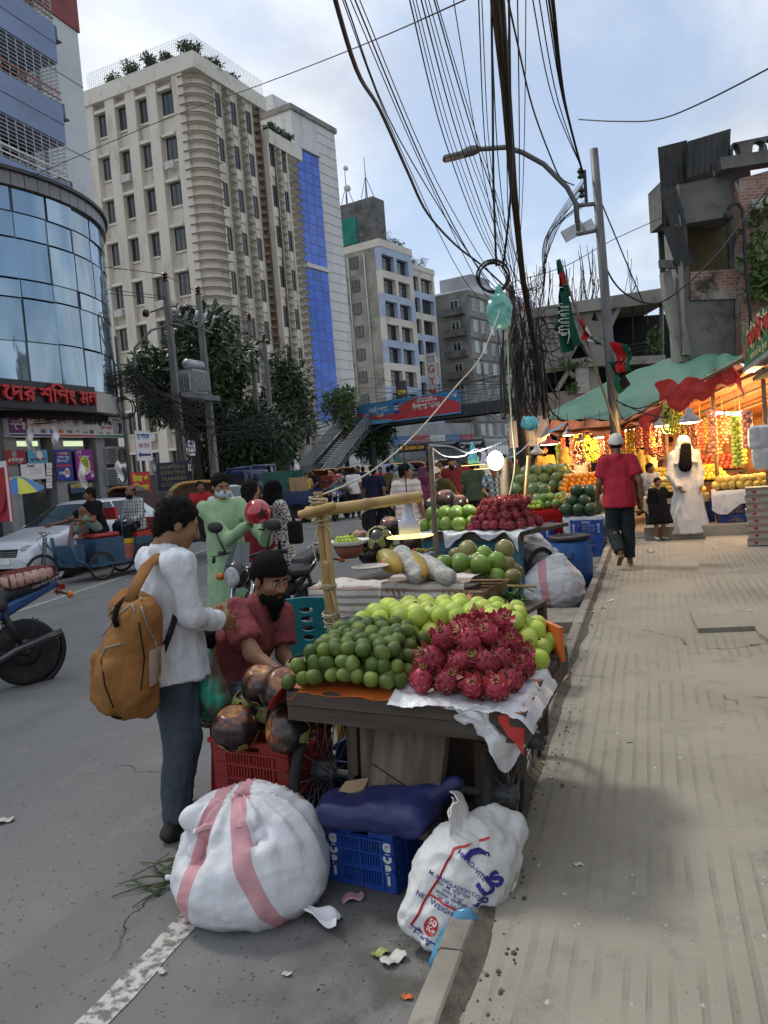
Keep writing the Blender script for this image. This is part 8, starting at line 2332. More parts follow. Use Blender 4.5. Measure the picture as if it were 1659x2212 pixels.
FR=[at(1186,942,23.3),at(1335,934,16.3),at(1475,874,14.2),at(1625,805,12.2)]
AW=M('awning_orange',(0.60,0.16,0.03),(0.42,0.09,0.02),.5,3,aA=.4,aj=10,aL=.02)
def awn(u,v):
 p=Vector(aR(FR,u));q=Vector(aR(near,u));q.z+=.0;p=lerp(q+Vector((0,.05,-.04)),p,v);p.z+=.05*sin(u*31+v*2)*v+.03*sin(u*67);return p-OFF
mb=MB();mb.grid(awn,60,8,av=.008);mb.build('awning',AW,t)
def inner(u,v,h0=0.0):
 p=Vector(aR(FR,u));return Vector((p.x+2.6*v,p.y+1.6*v,p.z+.15+h0-.12*v))
mb=MB();mb.grid(lambda u,v:inner(u,v)-OFF,30,8,av=.02);mb.build('ceiling_sheet',M('ceiling_orange',(0.36,0.13,0.035),(0.22,0.09,0.04),.7,2),t)
mb=MB();mb.grid(lambda u,v:Vector((inner(u,1).x,inner(u,1).y,.15+(inner(u,1).z-.15)*v))-OFF,30,6,av=.03);mb.build('back_wall',M('stall_back',(0.25,0.13,0.06),(0.13,0.065,0.035),.85,3),t)
for u in(.02,.27,.5,.73,.96):
 p=inner(u,.12);mb=MB();mb.cyl(Vector((p.x,p.y,.15))-OFF,p-OFF,.035,n=7);mb.build('post',BAMBOO2,t)
for k in rg(3):
 mb=MB();mb.tube([inner(u,.05+.25*k,-.12)-OFF for u in np.linspace(0,1,9)],.03,6);mb.build('hanging_rail',BAMBOO2,t)
mb=MB();mb.tube([at(1400,878,13.5)-OFF,at(1520,820,12.4)-OFF,at(1665,742,11)-OFF],.032,7);mb.build('bamboo_beam',BAMBOO2,t)
rd=[at(1415,838,12.6),at(1470,836,12.5),at(1530,830,12.3),at(1560,808,12.1),at(1600,812,11.8)]
aX('red_cloth','crumpled red tarpaulin flung over the front roof pole of the lit stall','cloth',lambda u,v:tuple(Vector(aR(rd,u))+Vector((.05*v,.1*v,.10-(.30+.10*sin(u*7))*v+.05*sin(u*23)))),40,12,RED_SHEET,None,.006,.07,3,5)
aX('red_cloth','red tarpaulin strip sagging under the roof pole by the street lamp','cloth',lambda u,v:tuple(lerp(at(1380,905,15.4),at(1470,862,14),u)+Vector((0,0,.02-.38*v*sin(pi*(.15+.8*u))))),24,8,RED_SHEET,None,.006,.05,4,6)
wb=PL(at(1145,935,21.5),18.6);a_,b_=wb(1098,912),wb(1188,962)
t2=bI('banner','pale white vinyl banner hung slanting at the road end of the stalls','banner',wb.w(*a_),18.6)
mb=MB();mb.grid(lambda u,v:((b_[0]-a_[0])*u,.05*sin(u*5),-.70*v+.12*u-.1*u*v),14,8,av=.006);mb.build('sheet',M('vinyl_pale',(0.50,0.50,0.53),ab=.5,scale=2),t2)
aX('blue_awning','sky blue plastic awning edge behind the pale banner','awning',lambda u,v:tuple(lerp(at(1130,965,22),at(1200,930,21),u)+Vector((.3*v,.8*v,.25*v))),10,6,M('sky_sheet',(0.06,0.28,0.50),ab=.5),None,.006,.03,3,7)
SHADE=M('lamp_shade',(0.45,0.45,0.43),ab=.4);SHR=M('lamp_shade_red',(0.30,0.04,0.05),ab=.4)
for k,(x,y,d,lab)in en(((1490,909,12.6,'white conical lamp nearest the street end of the awning, right of the grapes'),(1432,917,14.5,'small glowing lamp left of the white conical one'),(1298,942,18.5,'glowing lamp over the orange heap beside the lamp pole'),(1265,949,19.5,'glowing lamp above the grapes at the middle of the stall'),(1228,938,21,'glowing lamp over the watermelon end of the stall'),(1186,958,20.5,'red shaded lamp hanging outside the stall end'),(1160,978,18.5,'clear white shade lamp hanging beside the red shaded one'),(1212,968,23,'bright cluster lamp at the far end of the stall'))):
 p=at(x,y,d);t3=bI('hanging_lamp',lab,'lamp',p,0,'lamps hung in the fruit market');R_=.19 if k not in(5,)else .28
 mb=MB();mb.lathe([(R_,-.02),(R_*.9,.02),(.07,.10),(.05,.18),(.03,.2)],n=16);mb.build('shade',SHR if k==5 else SHADE,t3)
 mb=MB();mb.lathe([(.0,-.05),(R_*.75,-.035),(R_*.8,-.02),(0,-.01)],n=14);mb.build('bulb',LEDWARM if k!=6 else BULB_W,t3)
 mb=MB();mb.cyl((0,0,.2),(0,0,.6),.006,n=4);mb.build('cord',WIRE,t3)
 if k not in(5,6):
  point('',p+Vector((0,0,-.16)),70 if k else 22,SWARM,r=.1)
for x,y,d in((1585,892,13.2),(1545,893,13.6),(1600,893,12.8),(1360,930,17.5)):
 p=at(x,y,d);t3=bI('tube_lamp','short white tube lamp clipped under the awning %s'%{1585:'beside the green apple string',1545:'left of the green apple string',1600:'at the street end',1360:'behind the skullcap man'}[x],'lamp',p);mb=MB();mb.cyl((-.12,0,0),(.12,.02,0),.025,n=8);mb.build('tube',LEDW,t3);point('',p+Vector((.3,.3,-.25)),30,SWARM,r=.1)
point('',inner(.12,.5,-.7),70,SWARM);point('',inner(.62,.5,-.8),80,SWARM);point('',inner(.3,.45,-.7),80,SWARM);point('',inner(.88,.5,-.8),60,SWARM)  # fill lights with no fixture, added to brighten the stall interior and back wall
def a9(x,y0,y1,d,kind,w,lab):
 p=at(x,y0,d);L=(y1-y0)/FPX*d;r=.036 if w<.9 else .04
 t3=bI('fruit_string',lab,'fruit string',p,ruf(0,90),'strings of fruit hung in nets');n=int(L/(r*1.62))
 for i in rg(n):
  for j in rg(4):
   a=j*pi/2+i*.78;q=random.choice(FRUIT[kind]);o=bJ('apple',q,t3,(cos(a)*r*1.32,sin(a)*r*1.32,-i*r*1.62-r),(ruf(0,6),ruf(0,6),0));s=r*ruf(.92,1.05);o.scale=(s,s,s)
 mb=MB();mb.cyl((0,0,-.05),(0,0,.35),.006,n=4);mb.build('string',TWINE,t3)
for a in((1588,886,1012,12.9,'apple_green',1,'long string of green apples hanging at the street end of the stall'),(1598,890,1008,13.9,'malta',1,'string of glowing yellow fruit just behind the green apples'),(1612,886,968,12.6,'apple_pink',1,'string of pinkish apples right of the green apple string'),(1536,884,992,13.3,'apple_pink',1,'long string of pink red apples left of the tube lamps'),(1545,905,985,14.6,'malta',1,'string of yellow fruit peeping behind the pink red apples'),(1512,905,980,14.6,'apple_red',.8,'string of deep red apples beside the brown grapes'),(1360,908,1005,17,'malta',1,'string of yellow malta right of the skullcap man'),(1350,912,1000,17.8,'malta',1,'second string of yellow malta close behind the first'),(1326,912,975,17.4,'apple_red',1,'thick red apple string behind the skullcap man'),(1340,908,975,17.1,'apple_red',1,'red apple string left of the yellow malta strings'),(1378,920,968,17,'apple_pink',1,'short string of orange pink apples right of the malta'),(1262,928,955,20,'apple_pink',.8,'short string of orange red fruit over the middle lamps'),(1282,928,958,19.5,'apple_red',.8,'short red string left of the lamp pole'),(1215,945,1010,22,'apple_red',.8,'red string hanging by the tan abaya'),(1205,955,1010,22.4,'apple_green',.8,'green string at the far stall end'),(1220,965,1012,22.5,'malta',.8,'yellow string just right of the far red one'),(1570,900,945,15.5,'apple_pink',.8,'far pink string inside the stall behind the striped tee'),(1235,945,1000,20.5,'apple_pink',.8,'pink orange string left of the red grapes'),(1310,932,985,18.2,'apple_pink',.8,'orange pink string right behind the lamp pole'),(1395,915,985,16.6,'apple_red',.8,'red string between the malta strings and the beige tee'),(1405,905,975,17.6,'malta',.8,'yellow string deep behind the beige tee man'),(1432,925,985,16.8,'apple_pink',.8,'pale pink string over the head of the pink tee man'),(1475,900,965,16.2,'malta',.8,'yellow string inside behind the white veil'),(1525,900,960,16,'malta',.8,'inner yellow string left of the pink red apples'),(1245,940,985,21.5,'malta',.8,'yellow string deep at the middle lamps'),(1560,888,960,14.2,'apple_red',.8,'dark red string between the pink and green ones')):
 a9(*a)
GRM={'green':M('grape_green',(0.34,0.40,0.05),(0.24,0.30,0.03),.3,20),'red':M('grape_red',(0.22,0.06,0.045),(0.13,0.03,0.03),.3,20)}
for k,(x,y,d,c,w,h,lab)in en(((1268,968,19,'green',.22,.6,'bunch of green grapes under the middle lamps'),(1285,972,19,'green',.2,.6,'yellowish green grape bunch beside the first green one'),(1250,975,19.5,'red',.26,.65,'wide bunch of red grapes left of the green grapes'),(1460,905,14.2,'green',.24,.5,'bright green grapes above the white abaya'),(1442,905,14.4,'green',.2,.5,'green grape bunch left of the bright one'),(1488,945,14,'red',.26,.75,'large bunch of dark red grapes behind the white veil'),(1415,945,14.8,'red',.22,.7,'dark red grape bunch above the beige tee man'),(1298,958,19,'red',.2,.5,'small red grape bunch by the lamp pole'))):
 p=at(x,y,d);mb=MB();g=np.random.default_rng(k)
 for i in rg(130):
  z=g.random();a=g.random()*6.28;rr=w*(.35+.65*sin(pi*min(1,.25+z*.7)))*.5;mb.ball((cos(a)*rr,sin(a)*rr,h*(z-.5)),.026,6,4)
 t3=bI('grape_bunch',lab,'grapes',p,0,'grape bunches');o=mb.build('grapes',GRM[c],t3);o['kind']='stuff'
def bj(ag,x0,x1,y0,y1,z,rz,mat,drop=.2):
 F_=bu(x0,y0,0,rz);w=x1-x0;d=y1-y0;t3=bI('market_table',ag,'table',(x0,y0,0),rz);mb=MB();mb.box((w/2,d/2,z-.03),(w,d,.05));mb.build('table_top',WOOD,t3)
 for sx in(.06,w-.06):
  for sy in(.06,d-.06):
   mb=MB();mb.box((sx,sy,z/2),(.05,.05,z-.06));mb.build('leg',WOODY,t3)
 if mat:
  aX('table_cloth','cloth hanging over the edge of the '+ag,'cloth',lambda u,v:(w*(1.06*u-.03),max(0,.3-.45*v)-.035,z+.008-max(0,v-.66)/.34*(drop+.08*sin(u*11))),26,12,mat,None,.004,.02,5,int(x0*10),F_)
 return F_
CREAMC=ah('cloth_cream',(0.55,0.48,0.32));REDC=ah('cloth_scarlet',(0.34,0.012,0.012),(0.28,.01,.01),4)
T1=bj('mango table in front of the pink apple strings',.62,1.62,14.55,15.4,.80,-3,CREAMC);a8('mango','mango','yellow mango in the pyramid on the cream clothed table','mango','mangoes on the market tables',T1,.08,.95,.06,.6,.82,.048,4,.9)
T2=bj('longer mango table under the striped stall keeper',1.70,2.75,14.2,15.2,.86,-3,PLAST_W,.3);a8('mango','mango','large greenish mango on the white clothed table','mango','large mangoes',T2,.05,.95,.05,.6,.88,.062,2,.9)
T3=bj('orange table behind the skullcap man',-1.0,.4,17.0,18.2,.82,12,CREAMC,.4);a8('orange','orange','orange in the heap glowing under the stall lamps','orange','oranges in the lit stall',T3,.05,1.35,.05,.8,.84,.062,4,.7,.12,None,True)
T4=bj('yellow fruit table at the back under the grapes',.7,2.2,16.6,17.6,.9,0,None);a8('malta','malta','yellow malta in the back heap behind the white abaya','malta','maltas at the back',T4,.05,1.45,.05,.8,.92,.05,4,.8)
T8=bj('back orange table along the stall wall',-.3,2.0,19.2,20.2,1.0,10,None);a8('orange','orange','orange in the tall back heap by the wall','orange','oranges along the back wall',T8,.05,2.2,.05,.5,1.0,.085,3,.6,.12,None,True)
T9=bj('red apple table in the middle of the stall',1.0,2.6,17.8,18.6,1.05,0,None);a8('apple_red','apple','red apple in the heap at the back','apple','red apples at the back',T9,.05,1.5,.05,.6,1.07,.055,4,.6,.12,None,True)
T5=bj('scarlet clothed melon table by the slim bamboo stick',-1.42,-.66,13.95,14.8,.74,-12,REDC,.42);a8('melon_striped','melon','striped melon on the scarlet clothed table','melon','striped melons',T5,.0,.75,.35,.8,.76,.12,2,.8);a8('pomelo_green','pomelo','green pomelo beside the striped melons on the scarlet table','pomelo','pomelos on the scarlet table',T5,.35,.8,.1,.4,.76,.075,2,.8);a8('guava','guava','guava at the front of the scarlet clothed table','guava','guavas on the scarlet table',T5,.0,.45,.02,.2,.76,.045,2,.8)
T6=bj('watermelon table by the crates at the kerb',-.62,.06,13.55,14.3,.62,-8,PLAST_W,.2);a8('watermelon','watermelon','dark round watermelon on the white clothed crate table at the kerb','watermelon','watermelons at the kerb',T6,.03,.68,.05,.6,.64,.105,3,.75)
T7=bj('long green table between the lamps and the yellow shirt',-2.1,-.4,17.5,18.6,.8,10,None);a8('melon_striped','melon','large striped watermelon on the table before the mustard shirt','melon','far melons',T7,.1,1.6,.05,.9,.82,.13,3,.8)
mb=MB();[mb.ball((rga(0,.11),rga(0,.1),ruf(0,.2)),.021,6,4)for _ in rg(170)];o=mb.build('longan_fruit',au['mango_skin']);o.location=T5@Vector((.86,.2,.74));tag(o,'heap of small tan longan fruit in a basket by the scarlet cloth','fruit',kind='stuff')
t3=bI('basket','round wicker basket of longans beside the scarlet cloth','basket',T5@Vector((.86,.2,.56)));mb=MB();mb.lathe([(.13,0),(.2,.2),(.21,.2),(.2,.17),(.12,.02),(.01,.02)],n=20);mb.build('weave',WK,t3)
for k,(x,y,z)in en(((.95,.05,.75),(.18,.06,.75),(.06,.12,.75))):
 dish('clay_bowl',('clay bowl stacked on the scarlet table end','pale bowl of cut fruit on the scarlet table','white wrapped bowl left on the scarlet table')[k],T5@Vector((x-.3,y,z)),.09,.08,[au['clay'],au['cream_plate'],au['print_white']][k])
def bk(x,y,z0,rz,n,w,d,h,mat,lab,text=None):
 for i in rg(n):
  a7(lab+(' at the bottom of its stack',' second from the bottom',' third from the bottom')[i],(x,y,z0+i*(h+.004)),rz,w,d,h,mat,text if i else None,'blue crates under the market tables')
bk(-1.08,13.72,0,-10,2,.5,.33,.28,CR_B,'blue crate under the scarlet cloth','GOPI');bk(-.25,13.5,0,-8,2,.5,.34,.29,CR_B,'blue crate beneath the watermelons at the kerb','CFA')
for k,(x,y,lab)in en(((.95,14.75,'blue crate left below the mango pyramid'),(1.48,14.7,'blue crate right below the mango pyramid'),(2.02,14.4,'blue crate left below the large mangoes'),(2.56,14.35,'blue crate right below the large mangoes'),(.1,16.9,'blue crate in the shade behind the girl'))):
 bk(x,y,STB_:=.17,-3,2,.5,.36,.27,CR_S,lab)
mb=MB();mb.prism([(-.55,0),(1.4,-.12),(1.38,.45),(-.5,.5)],.0,.2,axes=((1,0,0),(0,1,0),(0,0,1)));o=mb.build('stall_step',KERB);o.location=(1.15,14.02,.14);tag(o,'low worn concrete step in front of the blue crates','step')
BOXM=M('carton_white',(0.52,0.49,0.42),(0.42,0.38,0.32),.7,12);BOXP=M('carton_print',(0.33,0.19,0.26),(0.40,0.30,0.08),.6,30)
for c in rg(2):
 for i in rg(8):
  t3=bI('fruit_carton','%s white fruit carton of the %s stack at the pavement edge of the stall'%(('lowest','second','third','fourth','fifth','sixth','seventh','topmost')[i],('outer','inner')[c]),'carton',(2.18+c*.37+ruf(-.012,.012),12.55-c*.04+ruf(-.01,.01),.186+i*.102),-6,'stacked fruit cartons')
  mb=MB();mb.bbox((-.175,-.14,0),(.175,.14,.098));mb.build('box',BOXM,t3);mb=MB();mb.bbox((-.165,-.144,.058),(.165,-.1405,.09));mb.bbox((-.178,-.12,.055),(-.1755,.12,.09));mb.build('print',BOXP,t3);mb=MB();mb.prism(aS(-.06,.035,.028,.018,12),-.1435,-.1408);mb.build('logo',au['print_red'],t3)
sg=PL((2.1,0),-90)
def S2(x,y):
 return sg(x,y)
A,B,Cc,D=S2(1604,722),S2(1621,787),S2(1664,742),S2(1664,640)
uE=A[0]+4.2
t3=bI('signboard','green shop signboard with bold red and cream Bengali letters at the right edge','sign',(2.1,0,0),-90)
zt,zb_=A[1],B[1]
mb=MB();mb.bbox((A[0],0,zb_),(uE,.12,zt));mb.build('board',M('sign_green',(0.012,0.15,0.065),ab=.4),t3)
mb=MB();mb.bbox((A[0]-.04,-.015,zb_-.06),(uE,.13,zb_-.002));mb.build('frame',STEEL2,t3)
hh_=zt-zb_;CRL=M('letter_cream',(0.65,0.58,0.30));
ak('lettering','চনচিন ফল',t3,(A[0]+1.75,-.004,zb_+hh_*.62),(1,0,0),(0,0,1),hh_*.62,CRL,2.6,aM=.035,depth=.002);ak('lettering','চনচিন ফল',t3,(A[0]+1.75,-.010,zb_+hh_*.62),(1,0,0),(0,0,1),hh_*.62,au['letter_red'],2.56,aM=.012,depth=.002)
ak('lettering','পাইকারি ও খুচরা',t3,(A[0]+1.6,-.006,zb_+hh_*.16),(1,0,0),(0,0,1),hh_*.2,CRL,1.6,depth=.002);mb=MB();mb.prism(aS(A[0]+.22,zb_+hh_*.42,.13,hh_*.2,14),-.006,-.001);mb.build('emblem',au['letter_red'],t3)
t3=bI('shop','dark shopfront with a sloping board roof under the green signboard','shop',(2.75,7.6,.13));mb=MB();mb.bbox((.3,-7,0),(.5,4.4,3.4));mb.build('wall',M('shop_dark',(0.10,0.085,0.07),(0.06,0.05,0.045),.8,2),t3);mb=MB();mb.grid(lambda u,v:(-.62+.9*u,1.2+3.4*v,2.42+.12*u-.05*v),4,4,av=.05);mb.build('roof_board',M('roof_board',(0.05,0.043,0.038),ab=.8),t3)
for k in rg(4):
 mb=MB();mb.bar((-.6,1.5+k*.9,2.36),(.28,1.5+k*.9,2.46),.06);mb.build('rafter',BAMBOO2,t3)
for k,(x,y,w,h)in en(((1640,945,.28,.32),(1646,990,.25,.3))):
 F=Fld((-.2,-.15,-.25),(.2,.15,.25),.02);F.box((0,0,0),(w*.5,.08,h*.5),.05);F.noise(.02,10,k);o=ar(F,'plastic_bag',PLAST_W,None,.02,10);o.location=at(x,y,11.3);tag(o,('upper white plastic bundle hung at the stall end','lower white plastic bundle hung at the stall end')[k],'bag')
fb=at(1335,940,14.9);ft=at(1208,560,15.6)
t3=bI('flag_pole','leaning bamboo flag pole lashed to the street lamp with several flags','flag pole',fb);bh(t3,'pole',(0,0,0),ft-fb,.022,BAMBOO2,.5)
def flag(lab,pts,d,mats,seed,name='flag'):
 P=[[at(x,y,d)for x,y in row]for row in pts];t4=bI(name,lab,'flag',P[0][0]);o0=Vector(P[0][0]);n=len(mats)
 for i in rg(n):
  mb=MB();mb.grid(lambda u,v:lerp(aR(P[0],(i+u)/n),aR(P[1],(i+u)/n),v)-o0+Vector((.03,.10,0))*sin(v*8+seed+u*2/n),8,14,av=.004);mb.build('cloth',mats[i],t4)
 return t4
FG_=ah('flag_green',(0.012,0.085,0.05),(0.009,0.06,0.038));FW_,FB_,FR_=ah('flag_white',(.55,.55,.55)),ah('flag_black',(.015,.015,.016)),ah('flag_red',(.33,.02,.025))
fl=flag('long dark green flag with white Arabic script and a sword drooping from the pole',(((1222,625),(1235,690),(1255,745)),((1205,640),(1206,700),(1218,765))),15.4,[FG_],1)
P0=Vector(fl.location)
ak('lettering','لا اله الا الله',fl,at(1219,690,15.28)-P0,at(1219,735,15.3)-at(1216,650,15.3),at(1240,690,15.3)-at(1205,690,15.3),.22,FW_,.62,aM=.004);mb=MB();mb.tube([at(x,y,15.28)-P0 for x,y in((1228,712),(1230,725),(1226,742))],.012,5);mb.build('sword',FW_,fl)
flag('small green and red national flag at the tip of the leaning pole',(((1208,562),(1218,600),(1232,640)),((1204,566),(1212,610),(1210,645))),15.5,[FG_,FR_,FG_],2)
flag('white, black, green and red striped flag hanging mid pole',(((1256,685),(1290,745)),((1258,735),(1302,742))),15.2,[FR_,FW_,FG_],3)
flag('red and green cloth knotted round the street lamp pole',(((1320,738),(1360,745)),((1335,805),(1365,800))),14.7,[FR_,FR_,FG_],4);flag('dark green and grey rag drooping on the street lamp pole',(((1318,782),(1350,780)),((1335,852),(1358,830))),14.7,[FG_,FB_],5)
for x0,y0,x1,y1 in((1330,865,1480,905),(1310,800,1345,905),(1345,875,1420,865)):
 ao('wire lashed round the street lamp pole to the stall roof, run %s'%{1330:'along the pole',1310:'down the bamboo',1345:'to the red cloth'}[x0],[(x0,y0),((x0+x1)/2,(y0+y1)/2+12),(x1,y1)],14.8,14,.012,None)
t3=bI('banner','red printed banner panel with a dark ring at the left edge','banner',at(6,1066,15.5),18.6-40);mb=MB();mb.bbox((-.9,0,-.55),(.28,.03,.62));mb.build('panel',au['print_red'],t3);mb=MB();mb.torus((-.2,-.01,-.1),.3,.03,az(90));mb.build('print',au['bike_red'],t3);mb=MB();mb.bbox((.2,-.01,-.55),(.28,-.001,.62));mb.bbox((-.9,-.012,.5),(.28,-.0012,.62));mb.build('border',au['print_white'],t3)
up=at(38,1055,20);t3=bI('umbrella','blue and yellow street umbrella leaning over a small stall by the mall','umbrella',up);t3.scale=(.72,.72,.72)
for i in rg(8):
 a0,a1=i*pi/4,(i+1)*pi/4;mb=MB();mb.grid(lambda u,v:(cos(a0+(a1-a0)*u)*.85*v*(1-.05*sin(pi*u)),sin(a0+(a1-a0)*u)*.85*v,.42*(1-v**1.7)),4,6,av=.006);o=mb.build('panel',[ai('umb_blue',(0.04,.16,.42)),ai('umb_yellow',(.5,.5,.06))][i%2],t3);o.rotation_euler=(rad(8),rad(12),0)
mb=MB();mb.cyl((0,0,-1.6),(0,0,.42),.02,n=6);mb.build('pole',STEEL2,t3)
LG=M('litter_green',(0.30,0.36,0.12));LP=M('litter_paper',(0.55,0.53,0.5));LB_=M('litter_brown',(0.10,0.07,0.045));LPK=M('litter_pink',(0.52,0.28,0.34))
for k,(x,y,s,m_,z,lab)in en(((762,1942,.05,LPK,0,'torn pink paper scrap beside the lettered crate'),(850,2075,.05,LP,0,'crumpled white paper strip near the kerb'),(822,2060,.035,LG,0,'yellowing leaf on the road near the feed sack'),(640,2052,.0,LP,0,''),(620,2105,.018,LP,0,'small white chalky stub on the open road'),(880,2155,.02,ORANGE_SHEET,0,'orange peel scrap by the kerb at the bottom'),(1172,1648,.022,LG,.13,'pale green fruit peel on the pavement by the cart'),(1180,1612,.012,LG,.13,'tiny green peel nearer the cloth'),(1190,1680,.014,LP,.13,'white fruit chip on the dusty pavement'),(1215,1697,.016,LB_,.13,'curled brown peel on the pavement'),(1240,1697,.012,LPK,.13,'pink dragon fruit scale dropped on the pavement'),(1360,1603,.016,LG,.13,'yellow green peel alone in mid pavement'),(1222,1578,.010,LB_,.13,'thin dark twig piece by the kerb'),(1320,1298,.035,LP,.13,'white crumpled tissue near the white sacks'),(1280,1323,.03,LP,.13,'grey plastic scrap at the kerb edge by the sacks'),(1620,1318,.02,LP,.18,'white scrap on the raised slab'),(1645,1355,.05,LG,.14,'fallen green leaf under the broken slab edge'),(1085,1900,.03,LB_,.14,'splintered brown stick in the kerb dirt'),(1250,1868,.02,LP,.13,'small blue white wrapper on the pavement'),(10,1775,.05,LP,0,'white paper scrap at the far left of the road'),(350,2100,.02,LP,0,'pale crumpled scrap on the road line'),(1405,1190,.07,LP,.15,'white plastic sheet scrap at the girl feet'))):
 if s:
  p=bK(x,y,z+.004);mb=MB();a=ruf(0,3);mb.grid(lambda u,v:((u-.5)*2*s*(1-.4*abs(v-.5)),(v-.5)*s*1.1,s*.35*abs(sin(u*4+k))+.1*s*sin(v*6)),6,5,av=.0015);o=mb.build('litter',m_);o.location=p;o.rotation_euler=(0,0,a);tag(o,lab,'litter')
t3=bI('leaf_stalks','heap of cut green leaf stalks on the road behind the big white sack','stalks',bK(338,1905));t3.scale=(.7,.7,.7)
for i in rg(13):
 a=ruf(2.6,4.4);L=ruf(.15,.42);mb=MB();mb.tube([(.12,.03*i-.15,.012+.004*i),(.12+cos(a)*L*.5,.03*i-.15+sin(a)*L*.4,.02+.004*i),(.12+cos(a)*L,.03*i-.15+sin(a)*L*.8,.008)],[.008,.006,.003],5);mb.build('stalk',M('stalk_olive',(0.075,0.10,0.035),(0.05,0.06,0.03),.7),t3)
 # ========== people
def bL(name,c):
 m,nt,v,p=aF(name,.5,0,.35)
 a=nt.nodes.new('ShaderNodeAttribute');a.attribute_name='tint'
 col=aN(nt,aB(nt,aq(nt,v,14,5),.35,.7),c,tuple(x*.82 for x in c))
 col=aN(nt,a.outputs['Fac'],col,(c[0]*.75,c[1]*.42,c[2]*.45))
 nt.links.new(col,p.inputs['Base Color']);_bump(nt,p,aq(nt,v,160,3),.12,.001)
 p.inputs['Subsurface Weight'].default_value=.12;p.inputs['Subsurface Radius'].default_value=(.012,.005,.003);p.inputs['Subsurface Scale'].default_value=.5
 return m
SK={'mid':bL('skin_brown',(0.29,0.148,0.084)),'dark':bL('skin_dark',(0.19,0.094,0.054)),'light':bL('skin_light',(0.31,0.17,0.10))}
HAIR=M('hair_black',(0.006,0.0055,0.005),(0.011,0.010,0.009),.8,40,spec=.12,aA=.9,aj=120,aL=.003,aE=(1,1,.3))
GREYHAIR=M('hair_grey',(0.30,0.30,0.30),(0.06,0.06,0.065),.8,30,spec=.15,aA=.8,aj=110,aL=.003)
EYE=M('eye_dark',(0.012,0.009,0.008),ab=.15);EYEW=M('eye_white',(0.55,0.52,0.48),ab=.25)
def ba(name,a,b,c,s=60,w=.3):
 m,nt,v,p=aF(name,.85,0,.2);tc=nt.nodes.new('ShaderNodeTexCoord');q=_sep(nt,tc.outputs['Object'])
 sx=am(nt,'SINE',am(nt,'MULTIPLY',am(nt,'ADD',q['X'],am(nt,'MULTIPLY',q['Y'],.7)),s));sz=am(nt,'SINE',am(nt,'MULTIPLY',q['Z'],s))
 col=aN(nt,am(nt,'GREATER_THAN',sx,w),a,b);col=aN(nt,am(nt,'GREATER_THAN',sz,w),col,c);nt.links.new(col,p.inputs['Base Color']);return m
def striped(name,a,b,s=75,w=.2):
 return ba(name,a,a,b,s,w)
HANDS={}
def hand(curl):
 if curl not in HANDS:
  F=Fld((-.09,-.06,-.2),(.04,.09,.02),.0052)
  F.cap((0,0,.012),(0,0,-.03),.025,.027,k=.01,sq=((1,0,0),.7));F.box((-.002,0,-.055),(.014,.038,.042),.013,k=.02)
  for y,L in((.028,.074),(.0095,.082),(-.0095,.077),(-.027,.06)):
   p=np.array((-.002,y,-.09));a=curl*.35
   for i,f in en((.45,.32,.26)):
    q=p+np.array((-sin(a),y*.12,-cos(a)))*L*f;F.cap(p,q,.0088-.0008*i,.0082-.0009*i,k=.004);p=q;a+=curl*(.75-.1*i)
  F.cap((0,.026,-.022),(-.012,.052,-.05),.013,.0105,k=.012);F.cap((-.012,.052,-.05),(-.012-.02*curl,.058-.012*curl,-.085),.0105,.0085,k=.005)
  HANDS[curl]=F.mesh()
 return HANDS[curl]
def head_mesh(h,female=False):
 k=('head',h)
 if k not in HANDS:
  F=Fld((-.1,-.13,-.14),(.1,.14,.14),h)
  F.ell((0,-.014,.032),(.076,.097,.088));F.ell((0,.02,-.04),(.061,.073,.078),k=.03);F.ell((0,.064,-.098),(.026,.022,.02),k=.035);F.cap((0,-.03,-.06),(0,-.035,-.13),.053,.054,k=.03)
  F.cap((-.036,.079,.024),(.036,.079,.024),.012,k=.022)
  for s in(-1,1):
   F.ell((s*.040,.062,-.022),(.024,.024,.022),k=.03);F.ell((s*.031,.099,.006),(.017,.016,.011),k=.014,op='sub');F.ell((s*.078,-.008,-.008),(.010,.021,.033),k=.008);F.ell((s*.012,.098,-.033),(.010,.010,.009),k=.01)
  F.cap((0,.090,.012),(0,.113,-.029),.009,.0125,k=.014);F.cap((-.021,.083,-.058),(.021,.083,-.058),.008,k=.008);F.cap((-.017,.083,-.070),(.017,.083,-.070),.008,k=.008);F.cap((-.022,.094,-.0645),(.022,.094,-.0645),.0028,k=.003,op='sub')
  HANDS[k]=F.mesh()
 return HANDS[k]
JD=dict(pel=(0,0,.92),chest=(0,.005,1.23),neck=(0,-.012,1.43),head=(0,.018,1.567),sh=(.178,-.012,1.372),el=(.235,-.035,1.09),ha=(.245,.06,.845),hip=(.088,0,.90),kn=(.098,.02,.49),an=(.1,-.012,.085),to=(.115,.165,.03))
PG='people in the street'
